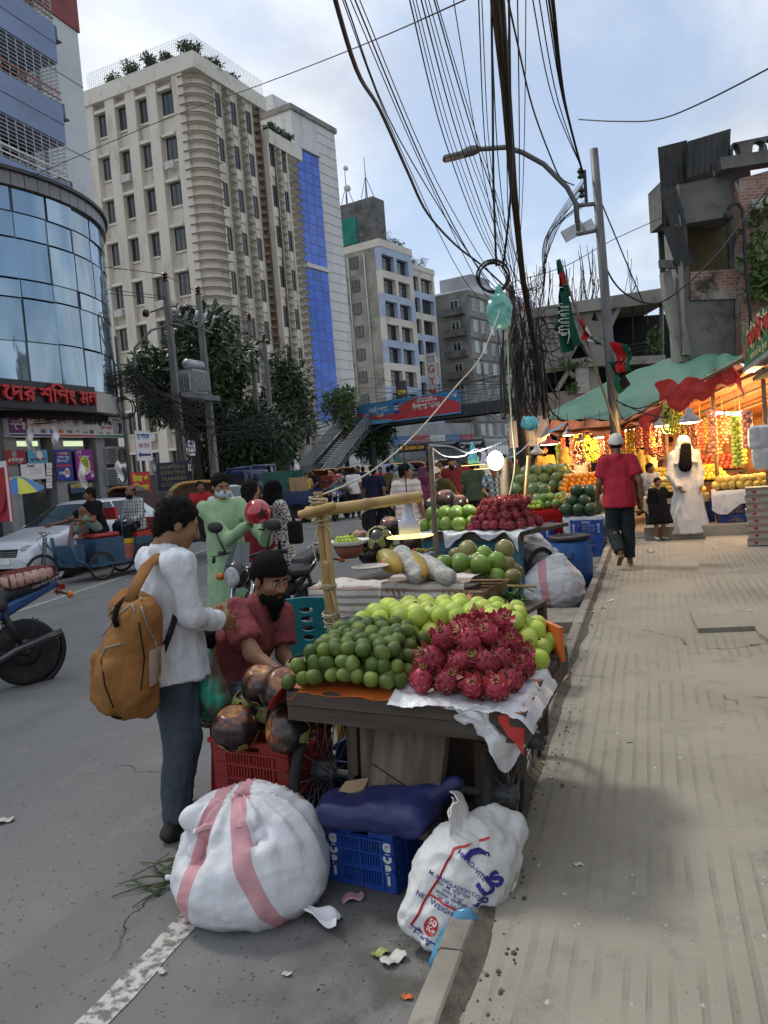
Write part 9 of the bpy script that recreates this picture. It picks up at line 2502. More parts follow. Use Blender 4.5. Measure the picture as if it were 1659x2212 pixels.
def aH(ag,loc,rz=0,H=1.68,res=.02,skin='mid',J=None,top=None,bc='short',hem=.80,bd=None,bot='trousers',hair='short',hmat=None,cap=None,beard=0,mask=None,bf=0,bg=0,shoes=BLK,curl=(.6,.6),lean=None,world=None,be=None,wr=.010,dress=None,veil=None,group=None,belly=0.0,cat='person',loose=0.0,seed=0):
 """one continuous body posed by its joints; clothes, hair and shoes are its parts. J overrides joints; world gives joints as world points"""
 S=H/1.68;t=bI('person',ag,cat,loc,rz,group)
 inv=(Matrix.Translation(loc)@Matrix.Rotation(rad(rz),4,'Z')).inverted()
 P={}
 for k,v in JD.items():
  v=np.array(v)*S
  if k in('pel','chest','neck','head'):
   P[k]=v
  else:
   P[k+'R']=v;P[k+'L']=v*np.array((-1,1,1))
 for k,v in(J or{}).items():
  P[k]=np.array(v,float)*S
 if lean:
  P={k:v+np.array((lean[0],lean[1],0))*max(0,v[2]-.09)/1.5 for k,v in P.items()}
 if cap and hair=='short':
  hair='rim'
 for k,v in(world or{}).items():
  P[k]=np.array(inv@Vector(v))
 sp=P['neck']-P['pel'];sp/=np.linalg.norm(sp);rt=P['shR']-P['shL'];rt/=np.linalg.norm(rt);fw=np.cross(sp,rt)
 hm=az(bg,0,0);hm=az(0,0,bf)@hm
 allp=np.array(list(P.values()));lo,hi=allp.min(0)-.16*S,allp.max(0)+.16*S
 def bG(F,g,bF,k=.03):
  for p in bF:
   for s in 'RL':
    if p=='arm':
     F.cap(P['sh'+s],P['el'+s],(.050+g)*S,(.040+g)*S,k=k);F.cap(P['el'+s],P['ha'+s],(.040+g)*S,(.026+g)*S,k=k)
    elif p=='leg':
     F.cap(P['hip'+s],P['kn'+s],(.088+g)*S,(.058+g)*S,k=k);F.cap(P['kn'+s],P['an'+s],(.056+g)*S,(.038+g)*S,k=k)
     m=P['kn'+s]*.65+P['an'+s]*.35-np.array((0,.02,0))*S
     if g<.01:
      F.ell(m,(.045*S,.046*S,.09*S),k=.04)
    elif p=='foot':
     d=P['to'+s]-P['an'+s];F.cap(P['an'+s]+np.array((0,-.03,-.045))*S,P['to'+s],(.036+g)*S,(.030+g)*S,k=.02,sq=((0,0,1),.8))
 def torso(F,g,k=.05):
  sq=(fw,.64);F.cap(P['pel'],P['chest'],(.158+g)*S,(.172+g)*S,k=k,sq=sq);F.cap(P['shL']*.88+P['chest']*.12,P['shR']*.88+P['chest']*.12,(.062+g)*S,k=k);F.cap(P['chest'],P['neck']*.9+P['chest']*.1,(.15+g)*S,(.075+g*.5)*S,k=k,sq=sq)
  if belly:
   F.ell(P['pel']*.55+P['chest']*.45+fw*.07*S,(.15+belly+g)*S,k=.06)
 F=Fld(lo,hi,res);torso(F,0);F.cap(P['neck']-sp*.06,P['head']+hm@np.array((0,-.035,-.10))*S,.058*S,.052*S,k=.03);bG(F,0,('arm','leg','foot'));F.ell(P['pel'],np.array((.165,.115,.12))*S,k=.04)
 V,Q=F.mesh();Q=Q.tolist();tint=np.zeros(len(V))
 hv,hq=head_mesh(.0065 if res<.015 else .0105);lips=((hv[:,1]>.076)&(np.abs(hv[:,0])<.027)&(hv[:,2]<-.05)&(hv[:,2]>-.08)).astype(float)*.8
 o=len(V);V=np.vstack([V,P['head']+(hv*S)@hm.T]);Q+=(hq+o).tolist();tint=np.concatenate([tint,lips])
 for i,s in en('RL'):
  gv,gq=hand(curl[i]);gv=gv*np.array((1 if s=='R' else-1,1,1))*S;gq=gq if s=='R' else gq[:,::-1]
  z=P['el'+s]-P['ha'+s];z/=np.linalg.norm(z);y=np.array((0,1.,.3)if be is None else be,float);y=y-z*(y@z);y/=max(np.linalg.norm(y),1e-6);x=np.cross(y,z)
  o=len(V);V=np.vstack([V,P['ha'+s]+gv@np.stack([x,y,z])]);Q+=(gq+o).tolist();tint=np.concatenate([tint,np.zeros(len(gv))])
 bJ('body',aO('body',V,Q,SK[skin],tint),t)
 H2=lambda p:P['head']+hm@(np.array(p)*S)
 def aY(name,mat,fn,h=.008,wr_=0.0,ws=25):
  F=Fld((-.16,-.19,-.3),(.16,.18,.16),max(h,res*.55));fn(F);v,q=F.mesh()
  if len(v)==0:
   return
  if wr_:
   v=v+bo(v,q)*(aZ(v,ws,3+seed,2)*wr_)[:,None]
  o=bJ(name,aO(name,P['head']+(v*S)@hm.T,q.tolist(),mat),t)
  if name in('hair','beard')and res<.016:
   n=bo(v,q);g=np.random.default_rng(seed+5);idx=g.integers(0,len(v),1500 if name=='hair' else 700);A=v[idx];flow=np.array((0,-.55,-.55))if name=='hair' else np.array((0,.1,-1.))
   d=n[idx]*.45+flow*(.6 if name=='hair' else .8)+g.normal(size=A.shape)*.35;d*=(.016 if name=='hair' else .02)*g.uniform(.5,1.4,(len(A),1));sd=np.cross(d,n[idx]);sd*=.0012/np.maximum(np.linalg.norm(sd,axis=1),1e-6)[:,None]
   W_=np.stack([A-sd,A+sd,A+d*.6+n[idx]*.002+sd*.7,A+d],1).reshape(-1,3);bJ(name+'_strands',aO(name,P['head']+(W_*S)@hm.T,[(4*i,4*i+1,4*i+2,4*i+3)for i in rg(len(A))],mat),o)
  return o
 if not veil:
  for s in(-1,1):
   mb=MB();mb.ball(H2((s*.031,.0785,.005)),(.0125*S,.011*S,.0085*S),8,6);mb.ball(H2((s*.031,.0845,.0045)),.0064*S,8,6,1);mb.build('eye',[EYEW,EYE],t)
   if not cap or res<.015:
    mb=MB();mb.tube([H2((s*.014,.093,.027)),H2((s*.032,.094,.032)),H2((s*.050,.080,.027))],[.004*S,.005*S,.003*S],5);mb.build('eyebrow',HAIR,t)
 hmat=hmat or HAIR
 if hair=='short':
  aY('hair',hmat,lambda F:(F.ell((0,-.018,.037),(.088,.107,.101)),F.cap((0,-.05,-.02),(0,-.06,-.055),.07,.05,k=.03),F.cut((0,.062,.05),(0,.80,-.60)),F.cut((0,0,-.075),(0,.35,-1))),.007,.010,42)
 elif hair=='rim':
  aY('hair',hmat,lambda F:(F.ell((0,-.018,.03),(.082,.102,.09)),F.cut((0,.03,.03),(0,1,-.15)),F.cut((0,0,-.06),(0,.3,-1)),F.cut((0,0,.055),(0,.3,1))),.008,.006,40)
 elif hair=='long':
  aY('hair',hmat,lambda F:(F.ell((0,-.02,.035),(.092,.11,.105)),F.cap((0,-.07,.0),(0,-.10,-.26),.09,.10,k=.05,sq=((0,1,0),.7)),F.cut((0,.055,.05),(0,.85,-.5))),.01,.014,26)
 if cap:
  aY('cap',cap,lambda F:(F.ell((0,-.012,.045),(.090,.110,.088)),F.cap((0,-.012,.03),(0,-.012,.075),.088,.085,k=.02,sq=((0,1,0),1.18)),F.cut((0,0,.028),(0,.22,-1))),.007)
 if beard:
  aY('beard',hmat if beard<3 else GREYHAIR,lambda F:(F.ell((0,.030,-.088),(.067,.068,.052)),F.cap((0,.068,-.105),(0,.07,-.11-.045*beard),.040,.018,k=.03),F.cut((0,.0,-.040),(0,-.75,1)),F.ell((0,.112,-.060),(.036,.04,.024),k=.006,op='sub'),F.cap((-.031,.086,-.058),(0,.099,-.046),.0055,k=.006),F.cap((.031,.086,-.058),(0,.099,-.046),.0055,k=.006)),.0065,.008,45)
 if mask:
  aY('face_mask',mask,lambda F:(F.ell((0,.034,-.048),(.070,.080,.060)),F.cap((-.078,0,-.01),(-.05,.05,-.03),.004,k=.01),F.cap((.078,0,-.01),(.05,.05,-.03),.004,k=.01),F.cut((0,0,-.012),(0,-.2,1)),F.cut((0,.0,0),(0,-1,0))),.0065)
 if veil:
  vm,vd,op=veil
  F=Fld(lo-.1,hi+.1,res);F.ell(H2((0,-.01,.025)),np.array((.105,.125,.118))*S);F.cap(H2((0,-.02,-.02)),P['neck']-sp*.02-fw*.015,.105*S,.15*S,k=.05);F.cap(P['neck']-sp*.02,P['chest']+fw*.02-sp*vd,.15*S,.21*S,k=.06,flat=True,sq=(fw,.75))
  if op:
   F.ell(H2((0,.115,-.005)),np.array((.058,.05,.062 if op==1 else .02))*S,k=.02,op='sub')
  F.noise(.006,14,seed);ar(F,'veil',vm,t,wr*1.2,7,(1.3,1.3,.3),seed+3)
 if top:
  F=Fld(lo-.08,hi+.08,res);g=.016+loose;torso(F,g);k=.045
  for s in 'RL':
   e=P['el'+s];a=P['sh'+s]
   if bc=='short':
    F.cap(a,a+(e-a)*.72,(.060+g*.8)*S,(.062+g)*S,k=k,flat=True)
   elif bc=='long':
    F.cap(a,e,(.055+g*.7)*S,(.043+g)*S,k=k);F.cap(e,e+(P['ha'+s]-e)*.93,(.043+g)*S,(.034+g*.8)*S,k=.02,flat=True)
  hz=hem*S
  if hem<.6 and P['pel'][2]>.75*S:
   F.cap(P['pel']+np.array((0,0,.05)),np.array((P['pel'][0],P['pel'][1],hz)),(.165+g)*S,(.235+loose)*S,k=.05,flat=True,sq=(fw,.72))
  elif hem<5:
   F.cap(P['pel']+sp*.1,P['pel']-sp*max(.02,P['pel'][2]-hz),(.172+g)*S,(.205+g)*S,k=.04,flat=True,sq=(fw,.90))
  F.ell(P['neck']+sp*.055*S+fw*.02,np.array((.075,.075,.045))*S,k=.02,op='sub')
  ar(F,'shirt',top,t,wr,10,(1.2,1.2,.5),seed)
  F=Fld(P['neck']-.12,P['neck']+.12,max(res*.6,.008));F.cap(P['neck']-sp*.005,P['neck']+sp*.035*S+fw*.01,.080*S,.067*S,flat=True);F.cap(P['neck']-sp*.05,P['neck']+sp*.08*S,.064*S,.058*S,k=.005,op='sub');ar(F,'collar',top,t)
 if bd:
  F=Fld(lo-.08,hi+.08,res);F.ell(P['pel']-sp*.04,np.array((.172,.122,.12))*S)
  for s in 'RL':
   if bot=='trousers':
    F.cap(P['hip'+s],P['kn'+s],.098*S,.088*S,k=.03);F.cap(P['kn'+s],P['an'+s]+(P['kn'+s]-P['an'+s])*.04,.088*S,.068*S,k=.03,flat=True)
   elif bot=='lungi':
    F.cap(P['hip'+s],P['kn'+s],.125*S,.115*S,k=.09);F.cap(P['kn'+s],P['kn'+s]*.25+P['an'+s]*.75,.11*S,.115*S,k=.09,flat=True)
   elif bot=='shorts':
    F.cap(P['hip'+s],P['kn'+s]+(P['an'+s]-P['kn'+s])*.25,.108*S,.085*S,k=.03,flat=True)
  ar(F,bot if bot!='shorts' else 'trousers',bd,t,wr,9,(1.2,1.2,.7),seed+1)
 if dress:
  m,hemz,r1=dress;F=Fld(np.minimum(lo,np.array((-.42,-.42,0))*S)-.05,np.maximum(hi,np.array((.42,.42,0))*S)+.08,res);torso(F,.022);bG(F,.020,('arm',),.04)
  b=np.array((P['pel'][0]*.5,(P['toR'][1]+P['toL'][1])*.25,hemz*S));F.cap(P['pel']+np.array((0,0,.12)),b,.175*S,r1*S,k=.07,flat=True,sq=((0,1,0),.8));F.ell(P['neck']+sp*.06*S+fw*.02,np.array((.075,.075,.05))*S,k=.02,op='sub');ar(F,'dress',m,t,wr*1.7,8,(1.6,1.6,.16),seed)
 if shoes:
  for s in 'RL':
   a=P['an'+s];d=P['to'+s];F=Fld(np.minimum(a,d)-.1,np.maximum(a,d)+.1,.011);hl=a+np.array((0,-.035,-.045))*S;F.cap(hl,d+(d-hl)*.06,.043*S,.040*S,sq=((0,0,1),.75))
   if shoes in SANDALS:
    F.cut(d+np.array((0,0,-.004)),(0,0,1))
   else:
    F.cap(a+np.array((0,-.01,-.0)),hl,.042*S,.040*S,k=.02)
   ar(F,'sandal' if shoes in SANDALS else 'shoe',shoes,t)
 return t
STB_2=.15
SANDAL=M('sandal_grey',(0.30,0.27,0.22),ab=.8);SANDALS=(SANDAL,)
def bD(lat,dp):
 """yaw that turns a figure to look along (lateral, depth) as the viewer sees it"""
 d=_ri*lat+_fh*dp;return math.degrees(math.atan2(d[1],d[0]))-90
WALK=dict(knR=(.10,.17,.52),anR=(.10,.12,.10),toR=(.11,.28,.05),knL=(-.10,.0,.49),anL=(-.10,-.22,.14),toL=(-.11,-.06,.03),elR=(.24,-.12,1.1),haR=(.25,-.12,.85),elL=(-.24,.03,1.09),haL=(-.25,.16,.87))
def bl(z,fwd=.42,drop=None,a3=.12,lean=.04):
 d=z-.42 if drop is None else drop
 return dict(pel=(0,0,z+.06),chest=(0,lean,z+.38),neck=(0,lean+.02,z+.58),head=(0,lean+.06,z+.715),shR=(.178,lean,z+.52),shL=(-.178,lean,z+.52),elR=(.24,lean+.06,z+.25),elL=(-.24,lean+.06,z+.25),haR=(.19,lean+.27,z+.16),haL=(-.19,lean+.27,z+.16),hipR=(.09,.02,z+.05),hipL=(-.09,.02,z+.05),knR=(a3,fwd,z+.07),knL=(-a3,fwd,z+.07),anR=(a3,fwd+.03,z-.35),anL=(-a3,fwd+.03,z-.35),toR=(a3,fwd+.2,z-.40),toL=(-a3,fwd+.2,z-.40))
W_SH=ah('shirt_white',(0.64,0.66,0.70),(0.57,0.59,0.63),4);GREYT=ah('trousers_grey',(0.068,0.083,0.105),(0.05,0.062,0.08),6);aD=ah('trousers_dark',(0.018,0.022,0.028));CHAR=ah('trousers_charcoal',(0.03,0.037,0.042))
# --- customer with the backpack
cl=(bK(352,1812)+bK(386,1776))/2;crz=bD(.80,.60)
inv=(Matrix.Translation(cl)@Matrix.Rotation(rad(crz),4,'Z')).inverted()
CHND=at(478,1342,3.98);CB=at(428,1395,4.15)
customer=aH('man in a white shirt with an ochre backpack handing over a banknote',cl,crz,1.66,.0105,'mid',dict(knR=(.10,.03,.49),anR=(.12,-.02,.085),toR=(.14,.15,.03),anL=(-.10,.10,.085),toL=(-.11,.27,.03),knL=(-.10,.09,.49),head=(.02,.05,1.55)),W_SH,'long',.80,GREYT,lean=(.07,.11),world=dict(haR=CHND,elR=at(412,1332,3.80),haL=at(445,1398,4.25),elL=at(415,1330,4.35)),bf=-14,bg=-24,curl=(1.3,1.2),be=(0,.4,1),wr=.017,shoes=M('shoe_dark',(0.022,0.018,0.018),ab=.5),seed=2)
def bq(t,p):
 return(Matrix.Translation(t.location)@Matrix.Rotation(t.rotation_euler.z,4,'Z'))@(Vector(p)*t.scale.x)
t=bI('banknote','yellowish ten taka note pinched in the customer hand','banknote',at(474,1316,3.96),crz)
mb=MB();mb.grid(lambda u,v:((u-.5)*.075,.012*sin(u*3),(v-.5)*.06),6,4,av=.001);mb.build('paper',M('note_yellow',(0.55,0.47,0.23),(0.45,0.33,0.2),.8,40),t);t.rotation_euler=(0,0,rad(18.6+10))
ak('lettering','10',t,(0,-.004,.002),(1,0,0),(0,0,1),.036,au['print_red'],aM=.002,depth=.0005)
bp=bI('backpack','ochre canvas backpack with grey zips slung on the customer back','backpack',cl,crz)
OC=M('ochre_canvas',(0.27,0.125,0.036),(0.205,0.092,0.027),.8,5,aA=.5,aj=90,aL=.003,spec=.2);ZIP=M('zip_grey',(0.30,0.27,0.22),ab=.5);STR=ah('strap_black',(0.015,0.015,0.016))
pc=at(283,1408,3.70);bp.location=pc;bp.rotation_euler=(rad(-4),rad(9),rad(crz));bpm=Matrix.Translation(pc)@bp.rotation_euler.to_matrix().to_4x4();bpi=bpm.inverted()
F=Fld((-.25,-.25,-.36),(.25,.22,.36),.010);F.box((0,.02,-.02),(.155,.085,.27),.075);F.ell((0,-.05,-.10),(.155,.10,.20),k=.05);F.box((.0,-.10,-.13),(.115,.05,.13),.04,k=.015);F.cap((-.06,.02,.2),(.06,.02,.2),.075,k=.05);F.ell((.13,-.02,-.12),(.05,.07,.12),k=.02)
F.noise(.008,6,3);V,Q=F.mesh();N=bo(V,Q);V=V+N*((.5-np.abs(aZ(V*np.array((1.3,1.3,.5)),8,5))*1.8)*.014+(.5-np.abs(aZ(V@az(20,30,0).T,17,7))*1.6)*.006)[:,None]
bJ('pack',aO('pack',V,Q.tolist(),OC),bp);bvh=BVHTree.FromPolygons([bpm@Vector(v)for v in V],[tuple(q)for q in Q.tolist()])
def bz(x,y,off=.004):
 d=Vector(ray(x,y)).normalized();h=bvh.ray_cast(Vector(CAM),d);return bpi@((h[0]-d*off)if h[0]is not None else at(x,y,3.6))
def by(name,pts,r,mat):
 P=[np.array(p)for p in pts];Q_=[lerp(P[i],P[i+1],f)for i in rg(len(P)-1)for f in(0,.25,.5,.75)]+[P[-1]];mb=MB();mb.tube([bz(*q)for q in Q_],r,5);mb.build(name,mat,bp)
by('zip',((232,1330),(262,1298),(296,1278),(306,1296)),.005,ZIP);by('zip',((222,1372),(252,1330),(285,1305),(292,1322)),.005,ZIP);by('zip',((217,1422),(228,1400),(262,1390)),.005,ZIP);by('zip',((305,1310),(318,1350),(335,1385),(340,1405)),.004,ZIP);by('seam',((218,1425),(226,1480),(245,1530)),.003,STR);by('seam',((300,1345),(312,1420),(305,1490)),.003,STR)
a_,b_=at(318,1408,3.56),at(362,1425,3.62)
mb=MB();mb.grid(lambda u,v:bz(322+34*u,1392+78*v+14*(1-u),.006),8,8,av=.002);mb.build('mesh_pocket',M('mesh_tan',(0.36,0.28,0.22),(0.26,0.19,0.14),.8,150),bp)
mb=MB();mb.tube([bpi@at(*q)for q in((278,1300,3.62),(296,1262,3.66),(318,1222,3.74),(345,1200,3.84),(372,1198,3.95),(392,1222,4.05))],[.03,.032,.034,.034,.032,.03],10,flat=.35);mb.build('shoulder_strap',OC,bp)
mb=MB();mb.tube([bpi@at(*q)for q in((352,1408,3.66),(366,1372,3.70),(378,1335,3.76),(384,1300,3.86))],.016,8,flat=.4);mb.build('shoulder_strap',STR,bp)
mb=MB();mb.tube([bpi@at(*q)for q in((272,1292,3.66),(252,1312,3.6),(247,1338,3.58),(252,1352,3.6))],.013,6);mb.build('handle',STR,bp);mb=MB();mb.tube([bpi@at(*q)for q in((245,1520,3.62),(243,1548,3.62),(262,1552,3.62))],.006,5);mb.build('strap_end',STR,bp)
F=Fld((-.12,-.12,-.26),(.12,.12,.12),.012);F.ell((0,0,-.13),(.075,.06,.085));F.cap((0,0,-.06),(0,0,.08),.055,.018,k=.05);F.noise(.012,16,3)
o=ar(F,'carrier_bag',M('green_carrier',(0.03,0.36,0.24),(0.12,0.06,0.05),.3,11,spec=.5,aA=.5,aj=40),None,.014,16,(2,2,.3),4);o.location=at(452,1447,4.05);o.scale=(1.2,1.2,1.2);tag(o,'thin green carrier bag of dark fruit hanging from the customer hand','carrier bag')
F=Fld((-.1,-.1,-.1),(.1,.1,.1),.012);F.box((0,0,0),(.06,.035,.045),.02);o=ar(F,'pouch',ah('pouch_black',(0.012,0.012,0.013)));o.location=at(440,1382,4.2);tag(o,'black pouch held against the white shirt above the green bag','pouch')
# --- seated vendor
vl=at(468,1530,4.5);vl.z=0;vrz=bD(.80,-.6)
CP=ah('cap_black',(0.010,0.010,0.011));ROSE=ah('shirt_rose',(0.30,0.085,0.092),(0.235,0.062,0.07),4)
LUNGI=ba('lungi_check',(0.045,0.05,0.07),(0.16,0.07,0.05),(0.10,0.17,0.22),150,.55)
vend=aH('bearded vendor in a rose shirt, black cap and checked lungi on the red stool',vl,vrz,1.70,.0105,'mid',bl(.46,.40),ROSE,'short',.62,LUNGI,'lungi',hair='short',cap=CP,beard=2,bf=-6,bg=-16,curl=(.5,.5),wr=.024,seed=5,shoes=SANDAL,world=dict(chest=at(535,1375,4.42),neck=at(566,1302,4.38),head=at(583,1252,4.33),shR=at(510,1325,4.25),shL=at(604,1330,4.55),elR=at(545,1412,4.1),haR=at(606,1455,3.98),elL=at(612,1415,4.5),haL=at(640,1462,4.3),pel=at(476,1500,4.5),hipR=at(470,1515,4.4),hipL=at(490,1510,4.62),knR=at(552,1535,4.2),knL=at(575,1520,4.4),anR=at(552,1650,4.2),anL=at(575,1640,4.4),toR=at(580,1680,4.1),toL=at(600,1665,4.3)))
# --- man in green with the red helmet
GRN=ah('kurta_green',(0.31,0.47,0.28),(0.27,0.42,0.25),3,aw=(0.36,0.40,0.22))
gl=bK(508,1392);grz=bD(.45,-.9)
aH('man in a pale green kurta and surgical mask holding a red helmet',gl,grz,1.76,.015,'mid',dict(),GRN,'long',.38,aD,mask=M('mask_blue',(0.55,0.66,0.76),ab=.8),bf=4,bg=-14,curl=(.8,.8),wr=.013,loose=.0,world=dict(haR=at(543,1128,7.75),haL=at(578,1120,7.75),elR=at(494,1165,8.0),elL=at(574,1168,8.0)),shoes=SANDAL,seed=7)
t=bI('helmet','glossy red motorcycle helmet held up by the man in green','helmet',at(556,1108,7.62),grz)
F=Fld((-.2,-.2,-.2),(.2,.2,.2),.012);F.ell((0,0,0),(.125,.15,.135));F.ell((0,-.02,-.12),(.09,.1,.07),k=.03,op='sub');F.ell((0,.15,-.06),(.08,.07,.05),k=.02,op='sub')
ar(F,'shell',M('helmet_red',(0.42,0.012,0.02),(0.34,0.01,0.015),.12,4,spec=.6,coat=.8),t);mb=MB();mb.prism([(-.03,0),(0,.05),(.03,0),(0,-.05)],.142,.152);mb.build('vent',BLK,t);mb=MB();mb.tube([(-.06,.05,-.1),(-.02,.1,-.16),(.03,.08,-.15)],.01,5);mb.build('strap',BLK,t)
def bi(name,a,b,sc):
 m,nt,v,p=aF(name,.85,0,.2);vo=nt.nodes.new('ShaderNodeTexVoronoi');vo.inputs['Scale'].default_value=sc;vo.feature='DISTANCE_TO_EDGE';tc=nt.nodes.new('ShaderNodeTexCoord');nt.links.new(tc.outputs['Object'],vo.inputs['Vector'])
 nt.links.new(aN(nt,aB(nt,vo.outputs['Distance'],.10,.16),a,b),p.inputs['Base Color']);return m
BLKV=ah('veil_black',(0.005,0.005,0.0055));PRT=bi('print_leafy',(0.50,0.50,0.47),(0.035,0.04,0.042),26)
aH('woman in a long black headscarf and grey leaf print tunic',bK(612,1312),bD(.75,.55),1.62,.018,'light',dict(elR=(.2,.1,1.1),haR=(.1,.25,1.12)),bd=aD,dress=(PRT,.42,.24),veil=(BLKV,.16,0),wr=.012,hair=None,seed=9)
o=Fld((-.2,-.15,-.2),(.2,.15,.2),.018);o.box((0,0,0),(.09,.05,.14),.03);o.cap((0,0,.12),(-.02,0,.19),.02,k=.02);q=ar(o,'handbag',ah('bag_black',(0.014,0.014,0.015)));q.location=at(638,1150,9.7);tag(q,'black shoulder bag hanging at the back of the leaf print tunic','bag')
aH('woman with long loose black hair standing behind the man in green',bK(566,1330),bD(.6,.75),1.66,.022,'light',None,ah('dress_maroon',(0.16,0.02,0.03)),'long',.5,W_SH,hair='long',seed=11)
aH('passer by in a white shirt with a red scarf, partly behind the green kurta',bK(487,1235),bD(.5,.8),1.62,.025,'mid',None,W_SH,'long',.8,aD,cap=ah('scarf_red',(.4,.03,.04)))
# --- cycle van riders
vm=lambda x,y,z:bq(van,(x,y,z))
TEALP=ah('trousers_mint',(0.20,0.30,0.28),(0.16,0.25,0.235));BT=ah('tee_black',(0.014,0.014,0.016))
aH('barefoot young rider in a black tee and mint trousers on the cycle van',vm(0,1.28,.50),math.degrees(van.rotation_euler.z)+180,1.66,.02,'dark',dict(bl(.45,.36,a3=.16),knR=(.14,.42,.60),anR=(.05,.58,.30),toR=(.02,.74,.22),knL=(-.2,.40,.90),anL=(-.1,.42,.40),toL=(-.08,.6,.36),haL=(-.16,.52,.72),elL=(-.25,.22,.68),haR=(.28,.78,.66),elR=(.30,.42,.70)),BT,'short',.42,TEALP,'shorts',bf=-25,shoes=None,wr=.012,group='people on the cycle van',seed=13)
CHK=ba('shirt_check',(0.50,0.51,0.52),(0.10,0.12,0.13),(0.20,0.22,0.23),95,.35)
aH('balding older passenger in a checked shirt on the cycle van bench',vm(0,2.2,.42),math.degrees(van.rotation_euler.z)+190,1.70,.02,'dark',bl(.48,.38,lean=.02),CHK,'long',.45,aD,hair='rim',beard=.2,group='people on the cycle van',wr=.012,seed=15,world=dict(haR=vm(-.62,2.35,1.0))if False else None)
# --- road and stall people
def aI(ag,x,y,lat,dp,H=1.66,z=0,**kw):
 kw.setdefault('res',.024);kw.setdefault('group',PG);kw.setdefault('skin','dark');return aH(ag,bK(x,y,z),bD(lat,dp),H,**kw)
NVY=ah('tee_navy',(0.018,0.02,0.045));OLV=ah('shirt_olive',(0.10,0.085,0.03));MAR=ah('shirt_maroon',(0.16,0.03,0.035));YEL_=ah('shirt_mustard',(0.50,0.33,0.09));TAN=ah('abaya_tan',(0.46,0.26,0.07));GRY_=ah('tee_sage',(0.07,0.10,0.065));WCAP=ah('cap_white',(0.6,0.6,0.58));RDC=ah('cloth_red',(0.34,0.03,0.035))
POLO=striped('polo_striped',(0.62,0.57,0.52),(0.52,0.36,0.32),70,.4);PLAID=ba('shirt_plaid',(0.42,0.46,0.47),(0.05,0.07,0.08),(0.20,0.25,0.27),60,.1);BRST=striped('tee_striped',(0.48,0.40,0.32),(0.12,0.07,0.05),110,.2)
aI('man in a navy tee walking away up the road with a green carrier bag',817,1158,.1,1,1.70,J=WALK,top=NVY,bd=aD,res=.022)
aI('heavy man in a striped cream polo standing at the far side of the second stall',892,1232,.55,.85,1.70,top=POLO,bd=ah('trousers_cream',(.5,.48,.44)),belly=.05,bf=-55,res=.02,skin='mid')
aI('white bearded man in an olive shirt and white cap bending over palm fruits',978,1188,-.85,-.45,1.64,top=OLV,bd=aD,cap=WCAP,beard=3.2,bg=-26,res=.02,J=dict(chest=(0,.10,1.2),neck=(0,.19,1.38),head=(0,.27,1.49),shR=(.178,.14,1.33),shL=(-.178,.14,1.33)))
aI('grey haired vendor in a checked shirt looking down under the bright lamp',1078,1165,-.15,-1,1.58,top=PLAID,bc='short',bd=aD,hmat=GREYHAIR,bg=-28,res=.02,skin='mid',J=dict(chest=(0,.06,1.2),neck=(0,.12,1.39),head=(0,.18,1.50),haR=(.15,.35,.98),haL=(-.15,.35,.98),elR=(.25,.1,1.08),elL=(-.25,.1,1.08)))
aI('man in a sage green tee seen from behind beside the turquoise lamp',1032,1160,.2,1,1.68,top=GRY_,bd=aD)
aI('red bearded man in a maroon tee and dark turban facing the viewer',985,1140,-.05,-1,1.74,top=MAR,bd=aD,cap=ah('turban',(.03,.025,.05)),beard=1.2,skin='mid')
aI('woman in a patterned red sari behind the striped polo man',945,1125,.3,.95,1.55,dress=(bi('sari_red',(0.40,0.05,0.05),(0.28,.10,.12),30),.03,.25),veil=(RDC,.1,1),hair=None)
aI('woman in a dark flowered scarf next to the red sari',922,1145,-.3,.95,1.56,dress=(bi('sari_dark',(0.05,0.03,0.06),(0.30,.06,.18),22),.03,.25),veil=(bi('scarf_dark',(0.03,0.02,0.04),(0.22,.05,.13),24),.1,0),hair=None)
aI('boy like figure in a turquoise flowered scarf beside the striped polo man',868,1150,.5,.8,1.5,top=NVY,bd=aD,veil=(bi('scarf_teal',(0.10,0.38,0.40),(0.35,.10,.06),18),.02,1),hair=None)
aI('white capped man in a pale shirt crossing far behind the red sari',950,1090,-.1,-1,1.66,top=W_SH,bd=aD,cap=WCAP)
aI('distant woman in a red blouse near the second bus',1003,1095,0,-1,1.56,top=RDC,bd=aD,res=.03)
aI('distant man in a white shirt left of the woman in the red blouse',978,1082,.3,-1,1.66,top=W_SH,bd=aD,res=.03)
for k,(x,y,lat,dp,m_)in en(((790,1092,.2,1,CHAR),(806,1086,.1,1,W_SH),(853,1092,.3,1,CHAR),(905,1098,-.2,1,aD),(655,1102,.2,-1,W_SH),(930,1080,.1,1,aD),(1015,1082,-.2,-1,RDC),(1050,1095,.3,-1,CHAR))):
 aI(('dark clad man behind the long cream cord','white shirted man ahead of the navy tee','dark haired man between the rickshaw hoods','dark shirted man under the bus front','white clad passenger beside the glass crate','man in dark clothes below the gold lettered bus','far figure in red behind the lamps','far figure in charcoal behind the bright lamp')[k],x,y,lat,dp,1.66,top=m_,bd=aD,res=.032)
